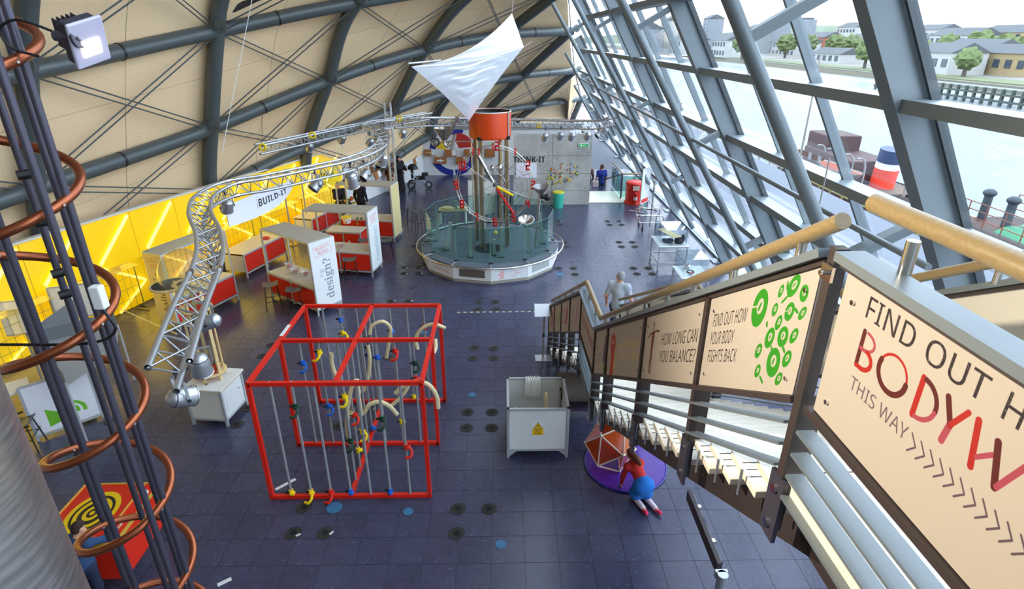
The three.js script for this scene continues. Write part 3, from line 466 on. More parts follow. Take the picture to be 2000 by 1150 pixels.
    [[590, 150, 72, 108, 0, 1], [850, 70, 42, 56, 0.4], [940, 120, 30, 44, -0.3], [755, 80, 20, 34, 0.2], [735, 175, 24, 36, 0.1], [860, 200, 36, 48, 0, 1], [790, 250, 26, 40, 0.2], [960, 220, 24, 34, 0.5], [740, 330, 40, 58, 0.1], [850, 330, 42, 56, -0.2], [935, 330, 28, 40, 0.3], [660, 400, 30, 44, 0.2, 1], [815, 470, 56, 84, -0.2], [920, 450, 32, 46, 0.2], [690, 520, 26, 40, 0.1], [890, 560, 26, 38, 0.3]].forEach((b) => blob(...b));
    [[800, 130, 30, -0.6], [910, 200, 26, 0.7], [690, 250, 20, 1.3], [780, 400, 28, 1.2], [880, 400, 24, 0.9], [740, 570, 34, 0.8], [800, 60, 26, 1.4]].forEach((b) => bar2(...b));
  });
  const texBal = T(1024, 700, (g) => {
    const dk = '#5e1712'; g.strokeStyle = dk; g.lineCap = 'round'; g.fillStyle = dk;
    g.lineWidth = 20; g.beginPath(); g.moveTo(92, 238); g.quadraticCurveTo(120, 190, 170, 200); g.quadraticCurveTo(230, 176, 300, 190); g.stroke(); g.beginPath(); g.ellipse(178, 110, 14, 26, 0, 0, 6.3); g.fill(); g.lineWidth = 14; g.beginPath(); g.moveTo(178, 130); g.lineTo(178, 180); g.stroke();
    g.beginPath(); g.moveTo(150, 195); g.lineTo(212, 195); g.lineTo(204, 340); g.lineTo(200, 400); g.lineTo(206, 640); g.lineTo(188, 640); g.lineTo(182, 420); g.lineTo(172, 640); g.lineTo(156, 640); g.lineTo(160, 400); g.lineTo(158, 320); g.closePath(); g.fill();
    g.strokeStyle = '#c9a08c'; g.lineWidth = 3; for (let i = 0; i < 9; i++) { g.beginPath(); g.moveTo(162 + i * 2, 220 + i * 46); g.lineTo(196, 232 + i * 44); g.stroke(); }
    line(g, 'HOW LONG CAN', 370, 340, 158, '#1c1719', 600); line(g, 'YOU BALANCE?', 370, 510, 158, '#1c1719', 600);
  });
  const texGrip = T(1024, 800, (g) => {
    g.fillStyle = '#d8b43a'; g.fillRect(210, 360, 60, 440); g.fillStyle = '#b3211a'; g.beginPath(); g.moveTo(130, 800); g.lineTo(140, 480); g.lineTo(96, 330); g.lineTo(100, 170); g.lineTo(160, 110); g.lineTo(240, 160); g.lineTo(276, 290); g.lineTo(240, 460); g.lineTo(238, 800); g.closePath(); g.fill();
    g.strokeStyle = '#e3b7a0'; g.lineWidth = 7; for (let i = 0; i < 4; i++) { g.beginPath(); g.moveTo(110 + i * 34, 190 + i * 14); g.lineTo(140 + i * 30, 290); g.stroke(); }
    line(g, 'HOW STRONG', 330, 400, 150, '#dcbc5c', 560); line(g, 'IS YOUR GRIP?', 330, 570, 150, '#dcbc5c', 640);
  });
  const texLung = T(700, 800, (g) => { line(g, 'WHAT IS', 60, 360, 90, '#6e6470', 0.7); line(g, 'YOUR LUNG', 60, 480, 90, '#6e6470', 0.7); line(g, 'CAPACITY?', 60, 600, 90, '#6e6470', 0.7); g.fillStyle = '#5e2a66'; g.beginPath(); g.ellipse(600, 380, 70, 260, 0.1, 0, 6.3); g.fill(); g.fillStyle = '#79b23a'; g.beginPath(); g.ellipse(600, 700, 52, 110, 0.1, 0, 6.3); g.fill(); });
  const texSmall = (c) => T(512, 512, (g) => { g.fillStyle = c; g.beginPath(); g.ellipse(330, 250, 46, 170, 0.2, 0, 6.3); g.fill(); for (const [y, w, k] of [[130, 180, c], [200, 150, '#8a7a86'], [260, 170, '#8a7a86'], [330, 190, c]]) { g.fillStyle = k; for (let x = 50; x < 50 + w; x += 22) g.fillRect(x, y, 12, 38); } });
  const texLand = T(1200, 640, (g) => { line(g, 'FIND OUT HOW', 120, 200, 110, '#6a5560', 0.7); line(g, 'BODYWORKS', 60, 400, 210, '#8e1a10', 0.8, 'bold '); line(g, 'THIS WAY >>>>>>>>', 120, 540, 100, '#6a5560', 0.7); });
  bay(2.2, 0.06, texBig, 0, 4); post(0, 0);
  const z1s = [-0.06, -1.08, -2.3, -3.65, zB];
  bay(-0.04, z1s[1], texFight); bay(z1s[1], z1s[2], texBal); bay(z1s[2], z1s[3], texGrip); bay(z1s[3], z1s[4], texLung); z1s.slice(1).forEach((z) => post(z, 0));
  bay(zB, zC, texLand, 0, 4); post(zC, 0);
  const n2 = 4, zf = (i) => zC + (zD - zC) * i / n2; const sc = ['#a77aa0', '#9a2a2a', '#8aa34a', '#b8304a'];
  for (let i = 0; i < n2; i++) { bay(zf(i), zf(i + 1), texSmall(sc[i])); post(zf(i + 1), 0, i === n2 - 1 ? 0.05 : 0.3); }
  // right-hand balustrade
  bay(2.2, 0, null, W); bay(0, zB / 2, null, W); bay(zB / 2, zB, null, W); bay(zB, zC, null, W); bay(zC, (zC + zD) / 2, null, W); bay((zC + zD) / 2, zD, null, W); for (const z of [0, zB / 2, zB, zC, (zC + zD) / 2, zD]) post(z, W, 0.2);
  // timber handrails on steel stubs
  const HR = 1.2, R = 0.033;
  for (const X of [0.05, W - 0.05]) {
    const hr = (z0, z1, e0 = 0, e1 = 0) => mesh('handrail', uvMetres(rod(P(z0, HR).add(V(X, e0, 0)), P(z1, HR).add(V(X, e1, 0)), R, 20), 3), M.wood, st);
    hr(2.2, 0.05, 0.05, 0.05); hr(-0.1, zB + 0.02); hr(zB, zC); hr(zC, zD);
    for (const z of [1.6, 0.28, -0.34, -0.95, -1.5, -2.0, -2.55, -3.1, -3.6, -4.1, -4.7, -5.2, -6, -6.8, -7.6, -8.4, -9.2]) mesh('handrail_stub', rod(P(z, TH).add(V(X, 0, 0)), P(z, HR - 0.01).add(V(X, 0, 0)), 0.021, 12), M.steel, st);
  }
  const clip = mesh('hinge_plate', box(0.012, 0.06, 0.07, -0.04, nose(0) + 0.98, 0.02), M.chrome, st); mesh('hinge_bolt', rod(V(-0.07, nose(0) + 0.98, 0.02), V(-0.03, nose(0) + 0.98, 0.02), 0.01, 8), M.chrome, clip);
  // grey storage drum lying under the mid landing
  const tb = thing('storage_trolley', 'dark trolley with a rolled mat parked under the stair landing', 'trolley', [1.35, 0, -9.1]);
  mesh('tray', box(0.75, 0.06, 0.6, 0, 0.35, 0), M.gunmetal, tb); for (const x of [-0.35, 0.35]) for (const z of [-0.27, 0.27]) mesh('leg', rod(V(x, 0, z), V(x, 0.75, z), 0.018, 8), M.alu, tb); mesh('rolled_mat', cyl(0.27, 0.27, 0.72, 0, 0, 0, 20).rotateZ(Math.PI / 2).translate(0, 0.65, 0), mat('#5a5048', 0.9), tb);
}
// ================================================================ STEEL COLUMN AND COPPER-HELIX TOWER in front on the left
{
  const n = valueNoise(512, 512, 5, 4), f = valueNoise(512, 512, 90, 2);
  const brushed = dataTex(512, 512, (x, y) => { const k = 1 + (n[y * 512 + x] - 0.5) * 0.25 + (f[((y * 7) % 512) * 512 + ((x / 9) | 0)] - 0.5) * 0.35, s = n[((y + 200) % 512) * 512 + x] > 0.66 ? 1 : 0; return [(190 - s * 14) * k, (184 - s * 38) * k, (176 - s * 66) * k].map(clamp8); }, true, 2, 4);
  const q = ray(52, 850), r = 0.25, dl = Math.hypot(q.x, q.z), dx = q.x / dl, dz = q.z / dl, c = V(dx * 1.7 + dz * r, 0, dz * 1.7 - dx * r);
  const col = thing('steel_column', 'brushed steel cylindrical column with rust-brown stains', 'column', [c.x, 0, c.z]);
  mesh('shaft', cyl(r, r, 13, 0, 6.5, 0, 64, true), mat('#ffffff', 0.3, 0.9, { map: brushed }), col); mesh('base_collar', cyl(r + 0.05, r + 0.05, 0.2, 0, 0.1, 0, 48), M.steel, col);
}
const TOWER = AZ(190, 840, -2.5);
{
  const R = 0.255, pitch = 0.563, cx = TOWER.x, cz = TOWER.z;
  const t = thing('helix_tower', 'tall tower of dark steel rods wound with a copper tube helix', 'exhibit', [cx, 0, cz]);
  mesh('tower_base', cyl(0.45, 0.48, 0.12, 0, 0.06, 0, 40), M.gunmetal, t);
  const yRight = AZ(277, 800, cz + 0.0).y, H = 11, pts = [], N = 26 * Math.round(H / pitch);
  for (let i = 0; i <= N; i++) { const y = 0.3 + i / N * H, a = (y - yRight) / pitch * 2 * Math.PI; pts.push(V(Math.cos(a) * R, y, -Math.sin(a) * R)); }
  mesh('copper_helix', sweep(pts, 0.0215, 1100, 10), M.copper, t);
  
  for (const [px, dz] of [[134, -0.13], [150, 0.1], [220, -0.2], [238, 0.19], [264, -0.1], [276, 0.03]]) { const x = AZ(px, 840, cz + dz).x - cx; mesh('rod', rod(V(x, 0.1, dz), V(x, 12, dz), 0.0165, 12), M.gunmetal, t); }
  const cl = []; for (let y = 0.6; y < 11; y += pitch / 2) { const a = (y - yRight) / pitch * 2 * Math.PI; cl.push(rod(V(Math.cos(a) * R * 0.9, y, -Math.sin(a) * R * 0.9), V(Math.cos(a) * (R + 0.028), y, -Math.sin(a) * (R + 0.028)), 0.007, 6)); }
  mesh('fixing_screws', cl, M.chrome, t).userData.kind = 'stuff';
  // junction box and cable ties
  const jb = AZ(193, 580, cz + 0.12); mesh('junction_box', rbox(0.05, 0.11, 0.045, jb.x - cx, jb.y, jb.z - cz, 0.008), M.white, t);
  mesh('power_cable', sweep([V(jb.x - cx, jb.y - 0.06, jb.z - cz), V(jb.x - cx + 0.03, jb.y - 0.16, jb.z - cz), V(jb.x - cx - 0.05, jb.y - 0.22, jb.z - cz), V(-0.3, jb.y - 0.25, 0.1)], 0.007, 30, 6), M.black, t);
  for (const y of [jb.y + 0.02, jb.y + 0.12, jb.y + 0.35, jb.y + 0.55]) mesh('cable_tie', rod(V(0.17, y, 0.15), V(0.22, y + 0.002, 0.1), 0.02, 8), M.black, t);
  // LED floodlight clamped to the tower
  const p = AZ(172, 82, cz + 0.05), q = AZ(95, 68, cz + 0.1);
  const fl = thing('floodlight', 'small LED floodlight bracketed to the copper helix tower, lit', 'floodlight', [p.x, p.y, p.z]); fl.scale.setScalar(0.85);
  const face = V(0.75, -0.35, 0.25).normalize(), qt = new THREE.Quaternion().setFromUnitVectors(V(0, 0, 1), face), put = (g) => { g.applyQuaternion(qt); return g; };
  mesh('housing', [put(rbox(0.15, 0.19, 0.06, 0, 0, -0.03, 0.012)), put(rbox(0.11, 0.12, 0.05, 0, 0, -0.08, 0.01)), ...[-2, -1, 0, 1, 2].map((k) => put(box(0.006, 0.13, 0.03, k * 0.022, 0, -0.115)))], mat('#3a3c48', 0.5, 0.3), fl);
  mesh('bezel', put(rbox(0.17, 0.21, 0.018, 0, 0, 0.004, 0.008)), mat('#b9b6cc', 0.4), fl);
  const led = mesh('led_panel', put(box(0.09, 0.07, 0.004, 0, -0.02, 0.016)), mat('#ffffff', 0.4, 0, { emissive: new THREE.Color('#fff3d8'), emissiveIntensity: 4 }), fl);
  mesh('bracket', [rod(V(q.x - p.x, q.y - p.y, q.z - p.z), V(q.x - p.x + 0.11, q.y - p.y - 0.0, q.z - p.z), 0.022, 14), cyl(0.05, 0.05, 0.012, 0, 0, 0, 24).rotateZ(Math.PI / 2).translate(q.x - p.x + 0.1, q.y - p.y, q.z - p.z), rod(V(q.x - p.x + 0.1, q.y - p.y, q.z - p.z), V(-0.05, -0.05, 0), 0.012, 8)], M.gunmetal, fl);
  mesh('lamp_cable', sweep([V(-0.07, 0.0, -0.02), V(-0.16, 0.05, 0), V(-0.28, 0.09, 0.02), V(-0.36, 0.05, 0.02), V(-0.34, -0.02, 0.02), V(-0.24, -0.06, 0)], 0.006, 40, 6), M.black, fl);
  const L = new THREE.SpotLight(new THREE.Color('#fff1d6'), 30, 0, 0.9, 0.6); L.name = 'floodlight_beam'; L.position.set(p.x + face.x * 0.05, p.y + face.y * 0.05, p.z + face.z * 0.05); L.target.position.set(p.x + face.x * 5, p.y + face.y * 5, p.z + face.z * 5); L.shadow.radius = 2; L.castShadow = true; scene.add(L); scene.add(L.target);
}
// ================================================================ LIGHTING TRUSSES
function trussAlong(name, label, pts, opt = {}) {
  const t = thing(name, label, 'truss'), cv = new THREE.CatmullRomCurve3(pts, false, 'centripetal'), L = cv.getLength(), n = Math.max(6, Math.round(L / 0.25)), A = opt.side || 0.11, r = opt.r || 0.024;
  const frame = (s) => { const p = cv.getPointAt(s), d = cv.getTangentAt(s), w = V(-d.z, 0, d.x).normalize(); return [p.clone().addScaledVector(w, A).add(V(0, A * 0.75, 0)), p.clone().addScaledVector(w, -A).add(V(0, A * 0.75, 0)), p.clone().add(V(0, -A * 0.95, 0))]; };
  const rows = []; for (let i = 0; i <= n; i++) rows.push(frame(i / n));
  for (let c = 0; c < 3; c++) mesh('chord', new THREE.TubeGeometry(new THREE.CatmullRomCurve3(rows.map((q) => q[c]), false, 'centripetal'), n * 3, r, 8), M.alu, t);
  const lac = []; for (let i = 0; i < n; i++) { const a = rows[i], b = rows[i + 1]; lac.push(rod(a[0], b[2], 0.008, 5), rod(a[1], b[2], 0.008, 5), rod(b[2], b[0], 0.008, 5), rod(b[2], b[1], 0.008, 5), rod(i % 2 ? a[0] : a[1], i % 2 ? b[1] : b[0], 0.008, 5)); }
  mesh('lacing', lac, M.alu, t).userData.kind = 'stuff';
  for (const s of opt.joints || []) { const q = frame(s); for (const p of q) { const d = cv.getTangentAt(s); mesh('joint_collar', rod(p.clone().addScaledVector(d, -0.04), p.clone().addScaledVector(d, 0.04), r * 1.35, 10), M.chrome, t); } }
  return { t, cv };
}
const TY = 4.5, tp = (list) => list.map(([x, y]) => G(x, y, TY));
const trussS = trussAlong('lighting_truss', 'curving aluminium lighting truss snaking over the red kiosks', tp([[336, 735], [372, 625], [412, 520], [410, 470], [393, 425], [405, 393], [455, 368], [520, 357], [600, 340], [680, 322], [728, 303], [750, 282], [742, 262], [718, 252], [730, 245], [765, 241]]), { joints: [0.13, 0.42, 0.7], side: 0.125 });
trussAlong('lighting_truss', 'straight aluminium truss hung by a thin wire from the vault', tp([[507, 291], [600, 271], [700, 250], [838, 226]]), { joints: [0.5] });
trussAlong('lighting_truss', 'aluminium truss arcing behind the orange drum to the glass wall', [[770, 240, -16.2], [850, 237, -18.2], [960, 239, -19], [1060, 241, -18.8], [1130, 243, -18.2], [1175, 242, -17.2], [1196, 237, -16.6]].map((p) => AZ(...p)), { joints: [0.5], side: 0.14 });
{
  // lattice mast carrying the trusses
  const b = G(777, 450), t = thing('truss_mast', 'upright square lattice mast carrying the lighting trusses', 'mast', [b.x, 0, b.z]), a = 0.1;
  for (const x of [-a, a]) for (const z of [-a, a]) mesh('chord', rod(V(x, 0, z), V(x, TY + 0.05, z), 0.02, 8), M.alu, t);
  const lac = []; for (let i = 0; i < 18; i++) { const y = i * 0.25, s = i % 2 ? 1 : -1; for (const k of [-1, 1]) { lac.push(rod(V(-a * s, y, k * a), V(a * s, y + 0.25, k * a), 0.008, 5), rod(V(k * a, y, -a * s), V(k * a, y + 0.25, a * s), 0.008, 5)); } } mesh('lacing', lac, M.alu, t).userData.kind = 'stuff';
  mesh('foot_plate', box(0.4, 0.02, 0.4, 0, 0.01, 0), M.alu, t);
}
// parabolic spotlights: yoke, can, lens
function spot(px, py, label, o = {}) {
  const p = o.z ? AZ(px, py, o.z) : G(px, py, TY - (o.drop || 0.3)), s = o.s || 1, t = thing('stage_spotlight', label, 'spotlight', [p.x, p.y, p.z], o.turn || 0, o.group); t.scale.setScalar(s * 0.88);
  const tilt = o.tilt ?? 0.6;
  const can = mesh('can', lathe([[0, -0.16], [0.05, -0.155], [0.095, -0.11], [0.11, -0.04], [0.11, 0.08], [0.118, 0.085], [0.118, 0.12], [0.1, 0.12]], 0, 0, 0, 24).rotateX(Math.PI + tilt), M.alu, t);
  mesh('lens', cyl(0.1, 0.1, 0.006, 0, 0.1, 0, 20).rotateX(Math.PI + tilt), o.lit ? mat('#ffb060', 0.3, 0, { emissive: new THREE.Color('#ff8a2a'), emissiveIntensity: 2 }) : M.dark, can);
  mesh('front_ring', torus(0.116, 0.008, 0, 0.12, 0, 28, Math.PI / 2).rotateX(Math.PI + tilt), M.chrome, can); mesh('rear_ring', torus(0.1, 0.006, 0, -0.1, 0, 24, Math.PI / 2).rotateX(Math.PI + tilt), M.gunmetal, can);
  mesh('yoke', [box(0.012, 0.24, 0.03, -0.13, 0.1, 0), box(0.012, 0.24, 0.03, 0.13, 0.1, 0), box(0.27, 0.012, 0.03, 0, 0.22, 0)], M.alu, t);
  mesh('clamp', [cyl(0.018, 0.018, 0.08, 0, 0.26, 0, 10), rbox(0.06, 0.06, 0.05, 0, 0.31, 0, 0.01)], M.gunmetal, t);
  for (const x of [-0.14, 0.14]) mesh('pivot_knob', cyl(0.02, 0.02, 0.02, 0, 0, 0, 10).rotateZ(Math.PI / 2).translate(x, 0, 0), M.black, t);
  return t;
}
spot(356, 775, 'silver spotlight under the free end of the curving truss', { drop: 0.36, s: 0.78, turn: -0.6, tilt: 1.2 });
spot(392, 713, 'silver spotlight next to the wooden ring exhibit', { drop: 0.38, s: 0.8, tilt: 0.2, turn: 0.4 });
spot(410, 628, 'silver round-backed spotlight above the white cabinet', { drop: 0.3, s: 0.72, turn: 1.6, tilt: 1.3 });
spot(444, 403, 'silver spotlight glowing orange beside the hanging banner', { drop: 0.3, s: 0.9, tilt: 0.5, turn: 0.9, lit: true });
spot(618, 361, 'silver spotlight hanging right of the hanging banner end', { drop: 0.32, s: 1.0, tilt: 0.9, turn: 2.4 });
spot(687, 352, 'large silver spotlight pointing down at the kiosks', { drop: 0.32, s: 1.2, tilt: 0.3, turn: 0 });
spot(713, 342, 'silver spotlight next to the large downward one', { drop: 0.3, s: 0.95, tilt: 1.0, turn: 2.6 });
spot(605, 287, 'silver spotlight under the straight truss', { drop: 0.28, s: 0.9, tilt: 0.9, turn: 0.5 });
spot(668, 272, 'silver spotlight where the trusses split', { drop: 0.25, s: 0.9, tilt: 0.8, turn: 0.8 });
spot(723, 278, 'small orange-glowing spotlight inside the truss bend', { drop: 0.25, s: 0.8, tilt: 0.8, turn: 0.8, lit: true });
spot(787, 261, 'silver spotlight just past the lattice mast', { drop: 0.3, s: 0.95, tilt: 0.8, turn: 0.3 });
spot(748, 314, 'silver spotlight hugging the lattice mast', { drop: 0.32, s: 0.95, tilt: 0.5, turn: 1.2 });
for (const [x, y, lit, l] of [[1065, 268, 0, 'first silver spotlight right of the orange drum'], [1095, 266, 0, 'second silver spotlight right of the orange drum'], [1117, 267, 1, 'spotlight with an orange lens right of the orange drum'], [1148, 266, 0, 'silver spotlight above the green exit sign']]) spot(x, y, l, { z: -18.5, s: 1.0, tilt: 0.6, turn: 0.2, lit });
spot(1170, 262, 'silver spotlight at the truss end by the glass wall', { z: -17.3, s: 0.9, tilt: 0.9, turn: 2 }); spot(1181, 256, 'last silver spotlight at the curled truss tip', { z: -16.9, s: 0.8, tilt: 0.7, turn: 1 });
// hanging wires
single('suspension_wire', [rod(G(513, 287, TY + 0.1), AZ(511, 215, G(513, 287, TY + 0.1).z - 3), 0.006, 5)], M.gunmetal, 'thin wire holding up the straight truss', 'wire');
single('suspension_wire', [rod(G(600, 338, TY + 0.1), AZ(565, 285, G(600, 338, TY + 0.1).z - 4.5), 0.006, 5)], M.gunmetal, 'slanting wire tied to the curving truss', 'wire');
single('tow_line', [rod(G(345, 652, TY), AZ(215, 594, -9.5), 0.006, 5)], M.alu, 'pale guy line from the truss end to the tower', 'line');
single('hanging_line', [rod(AZ(492, 0, -9.8), AZ(433, 300, -9.2), 0.005, 5)], M.white, 'long white cord hanging past the roof ribs', 'cord');
// yellow shackles on the trusses
for (const [x, y, l] of [[513, 287, 'yellow lifting shackle at the free end of the straight truss'], [610, 264, 'yellow lifting shackle midway on the straight truss'], [780, 231, 'yellow lifting shackle near the lattice mast'], [1053, 245, 'yellow lifting shackle right of the orange drum']]) { const p = x > 1000 ? AZ(x, y, -18.8) : G(x, y, TY + 0.12); single('shackle', [new THREE.TorusGeometry(0.06, 0.02, 8, 14).translate(p.x, p.y, p.z), rod(V(p.x - 0.07, p.y - 0.05, p.z), V(p.x + 0.07, p.y - 0.05, p.z), 0.014, 6)], M.yellow, l, 'shackle'); }
// hanging BUILD-IT banner: a long white leaf-shaped board
{
  const a = G(437, 405, TY - 0.45), z = a.z; const q = (x, y, zz) => AZ(x, y, zz), z2 = G(590, 368, TY - 0.45).z;
  const P1 = q(440, 410, z), P2 = q(575, 372, z2);
  const t = thing('hanging_banner', 'long white curved BUILD-IT board hung from the truss', 'banner', [P1.x, P1.y, P1.z]);
  const L = P2.clone().sub(P1), W = Math.hypot(L.x, L.z), up = 0.28;
  const sh = new THREE.Shape(); sh.moveTo(0, 0.06); sh.lineTo(W * 0.55, 0.16); sh.lineTo(W * 1.0, 0.2); sh.quadraticCurveTo(W * 0.98, 0.0, W * 0.72, -0.17); sh.quadraticCurveTo(W * 0.4, -0.3, 0, -0.28); sh.closePath();
  const g = new THREE.ExtrudeGeometry(sh, { depth: 0.02, bevelEnabled: false }); const ang = -Math.atan2(L.z, L.x);
  const bd = mesh('board', g.rotateY(ang), mat('#e6e8ef', 0.5), t);
  const tx = canvasTex(512, 160, (c) => { c.fillStyle = '#e6e8ef'; c.fillRect(0, 0, 512, 160); c.fillStyle = '#14151c'; c.save(); c.scale(0.92, 1); c.font = 'bold 132px sans-serif'; c.fillText('BUILD-IT', 6, 130); c.restore(); });
  mesh('lettering', board(V(W * 0.42, -0.14, 0.026), V(W * 0.86, -0.02, 0.026), V(W * 0.86, 0.13, 0.026), V(W * 0.42, 0.08, 0.026), 0.002, true).rotateY(ang), mat('#ffffff', 0.5, 0, { map: tx }), bd);
  for (const k of [0.1, 0.5, 0.9]) mesh('hanger', rod(V(W * k, 0.1, 0.01), V(W * k, 0.45, 0.01), 0.006, 5).rotateY(ang), M.alu, t);
}
// ================================================================ RED KIOSKS
const seg = (t, n) => { };
function signTex(word, small, col = '#8f949a', bg = '#e4e6e6', stamp = '#d98a8a', turned = '') {
  return canvasTex(420, 1000, (g) => {
    g.fillStyle = bg; g.fillRect(0, 0, 420, 1000);
    g.save(); g.translate(205, 130); g.rotate(-0.12); g.strokeStyle = stamp; g.lineWidth = 5; g.strokeRect(-150, -70, 300, 150); g.fillStyle = stamp; g.font = 'bold 66px serif'; g.textAlign = 'center'; g.fillText('Build-it', 0, -8); g.fillText('HERE', 0, 60); g.restore();
    g.save(); g.translate(310, 905); g.rotate(-Math.PI / 2); g.font = 'bold 180px serif'; const w = g.measureText(word).width; g.scale(640 / w, 1); g.fillStyle = col; g.fillText(word, 0, 0); g.restore();
    g.save(); g.translate(110, 470); g.font = '76px serif'; g.fillStyle = col; small.forEach((t, i) => g.fillText(t, 0, i * 62)); g.restore(); if (turned) { g.save(); g.translate(150, 500); g.rotate(-Math.PI / 2); g.fillStyle = col; g.font = 'bold 90px serif'; g.fillText(turned, 0, 0); g.restore(); }
  });
}
function kiosk(label, fr, br, len, sign, o = {}) {          // fr, br: front and back foot of the sign end; the body runs back from there, local +x = away from the sign
  const dx = br.x - fr.x, dz = br.z - fr.z, ang = Math.atan2(-dz, dx), D = o.depth || Math.hypot(dx, dz), Ht = o.h || 1.96, cH = 0.76;
  const t = thing('kiosk', label, 'kiosk', [fr.x, 0, fr.z], ang);           // local x runs along the sign (front to back), the counter runs along local +z * dir
  const s = o.dir || 1, L = len * s, f = M.aluFrame, e = 0.035;
  for (const x of [0, D]) for (const z of [0, L]) mesh('upright', box(0.04, Ht, 0.04, x, Ht / 2, z), f, t);
  for (const x of [0, D]) for (const y of [Ht, cH - 0.03, 0.16]) mesh('long_rail', box(0.04, 0.04, Math.abs(L), x, y, L / 2), f, t);
  for (const z of [0, L]) for (const y of [Ht, cH - 0.03, 0.16]) mesh('cross_rail', box(D, 0.04, 0.04, D / 2, y, z), f, t);
  for (const x of [0, D]) mesh('mid_upright', box(0.035, cH, 0.035, x, cH / 2 + 0.08, L / 2), f, t);
  mesh('counter', uvMetres(rbox(D + 0.02, 0.03, Math.abs(L) + 0.02, D / 2, cH, L / 2, 0.006), 4), M.perf, t);
  mesh('canopy', box(D, 0.012, Math.abs(L), D / 2, Ht + 0.02, L / 2), o.glassTop ? mat('#c9cfd0', 0.15, 0, { transmission: 0.6, thickness: 0 }) : uvPerf, t);
  for (const x of [0, D]) for (const k of [0.25, 0.75]) mesh('red_panel', box(0.016, cH - 0.26, Math.abs(L) / 2 - 0.06, x, 0.45, L * k), M.redPanel, t);
  mesh('end_panel', box(D - 0.05, cH - 0.26, 0.016, D / 2, 0.45, L), M.redPanel, t);
  const zf = -0.025 * s, sgn = mesh('sign_panel', box(D + 0.03, Ht - 0.18, 0.02, D / 2, Ht / 2 + 0.1, zf), M.white, t);
  const a = V(s > 0 ? D : 0, 0.2, zf - 0.0115 * s), b = V(s > 0 ? 0 : D, 0.2, zf - 0.0115 * s), up = V(0, Ht - 0.2, 0);
  mesh('sign_print', board(a, b, b.clone().add(up), a.clone().add(up), 0.002, true), mat('#ffffff', 0.5, 0, { map: sign }), sgn);
  for (const x of [0, D]) for (const z of [0, L]) mesh('foot_gusset', extr([[0, 0], [0.14, 0], [0, -0.12]], 0.03).rotateY(0).scale(x ? -1 : 1, 1, 1).translate(x, 0.15, z - 0.015), f, t);
  return { t, D, L, Ht, cH, ang };
}
const uvPerf = mat('#e8e6e0', 0.55, 0.1, { map: (() => { const q = perfTex.clone(); q.repeat.set(6, 12); return q; })() });
// each kiosk is placed from the two feet of its sign end
const K1 = kiosk('kiosk with white sign reading Got a design beside the red cage', V(-4.36, 0, -14.1), V(-4.8, 0, -13.5), 2.0, signTex('design?', ['Got', 'a']), {});
const K2 = kiosk('kiosk between the two others with blue-grey lettering on its sign', V(-3.82, 0, -16.9), V(-3.95, 0, -16.15), 1.95, signTex('experiment?', ['an'], '#9fb2c8'), {});
const K3 = kiosk('kiosk standing next to the lattice mast, open on all sides', V(-3.72, 0, -20.1), V(-3.85, 0, -19.4), 1.95, canvasTex(16, 16, (g) => { g.fillStyle = '#d9c78f'; g.fillRect(0, 0, 16, 16); }), {});
const K4 = kiosk('kiosk with cream sign reading challenge by the yellow wall', V(-7.98, 0, -12.78), V(-8.5, 0, -12.98), 1.9, signTex('challenge?', [], '#6b5a2a', '#d8c78e', '#c88a3a', 'Try'), { glassTop: true });
// low red benches with perforated tops
function lowBench(label, a, b, depth, end) {
  const L = Math.hypot(b.x - a.x, b.z - a.z), t = thing('low_bench', label, 'bench', [a.x, 0, a.z], -Math.atan2(b.z - a.z, b.x - a.x)), H = 0.75;
  mesh('top', uvMetres(rbox(L + 0.04, 0.03, depth + 0.04, L / 2, H, -depth / 2, 0.006), 4), M.perf, t);
  for (const k of [0, 0.5, 1]) for (const z of [0, -depth]) mesh('leg', box(0.04, H, 0.04, L * k, H / 2, z), M.aluFrame, t);
  for (const y of [0.15, H - 0.03]) for (const z of [0, -depth]) mesh('rail', box(L, 0.04, 0.04, L / 2, y, z), M.aluFrame, t);
  for (const k of [0.25, 0.75]) mesh('red_panel', box(L / 2 - 0.06, H - 0.25, 0.016, L * k, 0.44, 0), M.redPanel, t); for (const x of [0, L]) mesh('end_panel', box(0.016, H - 0.25, depth - 0.06, x, 0.44, -depth / 2), x ? M.redPanel : M.white, t); mesh('back_panel', box(L - 0.06, H - 0.25, 0.016, L / 2, 0.44, -depth), M.redPanel, t);
  return t;
}
lowBench('long low red bench standing along the yellow wall', V(-7.66, 0, -16.1), V(-7.12, 0, -17.95), 0.75);
lowBench('low red bench in front of the Ideas lettering, cluttered with toys', V(-6.75, 0, -19.7), V(-6.25, 0, -21.4), 0.7);
lowBench('short low red bench half hidden behind the middle kiosk', V(-5.85, 0, -18.3), V(-4.7, 0, -18.15), 0.6);
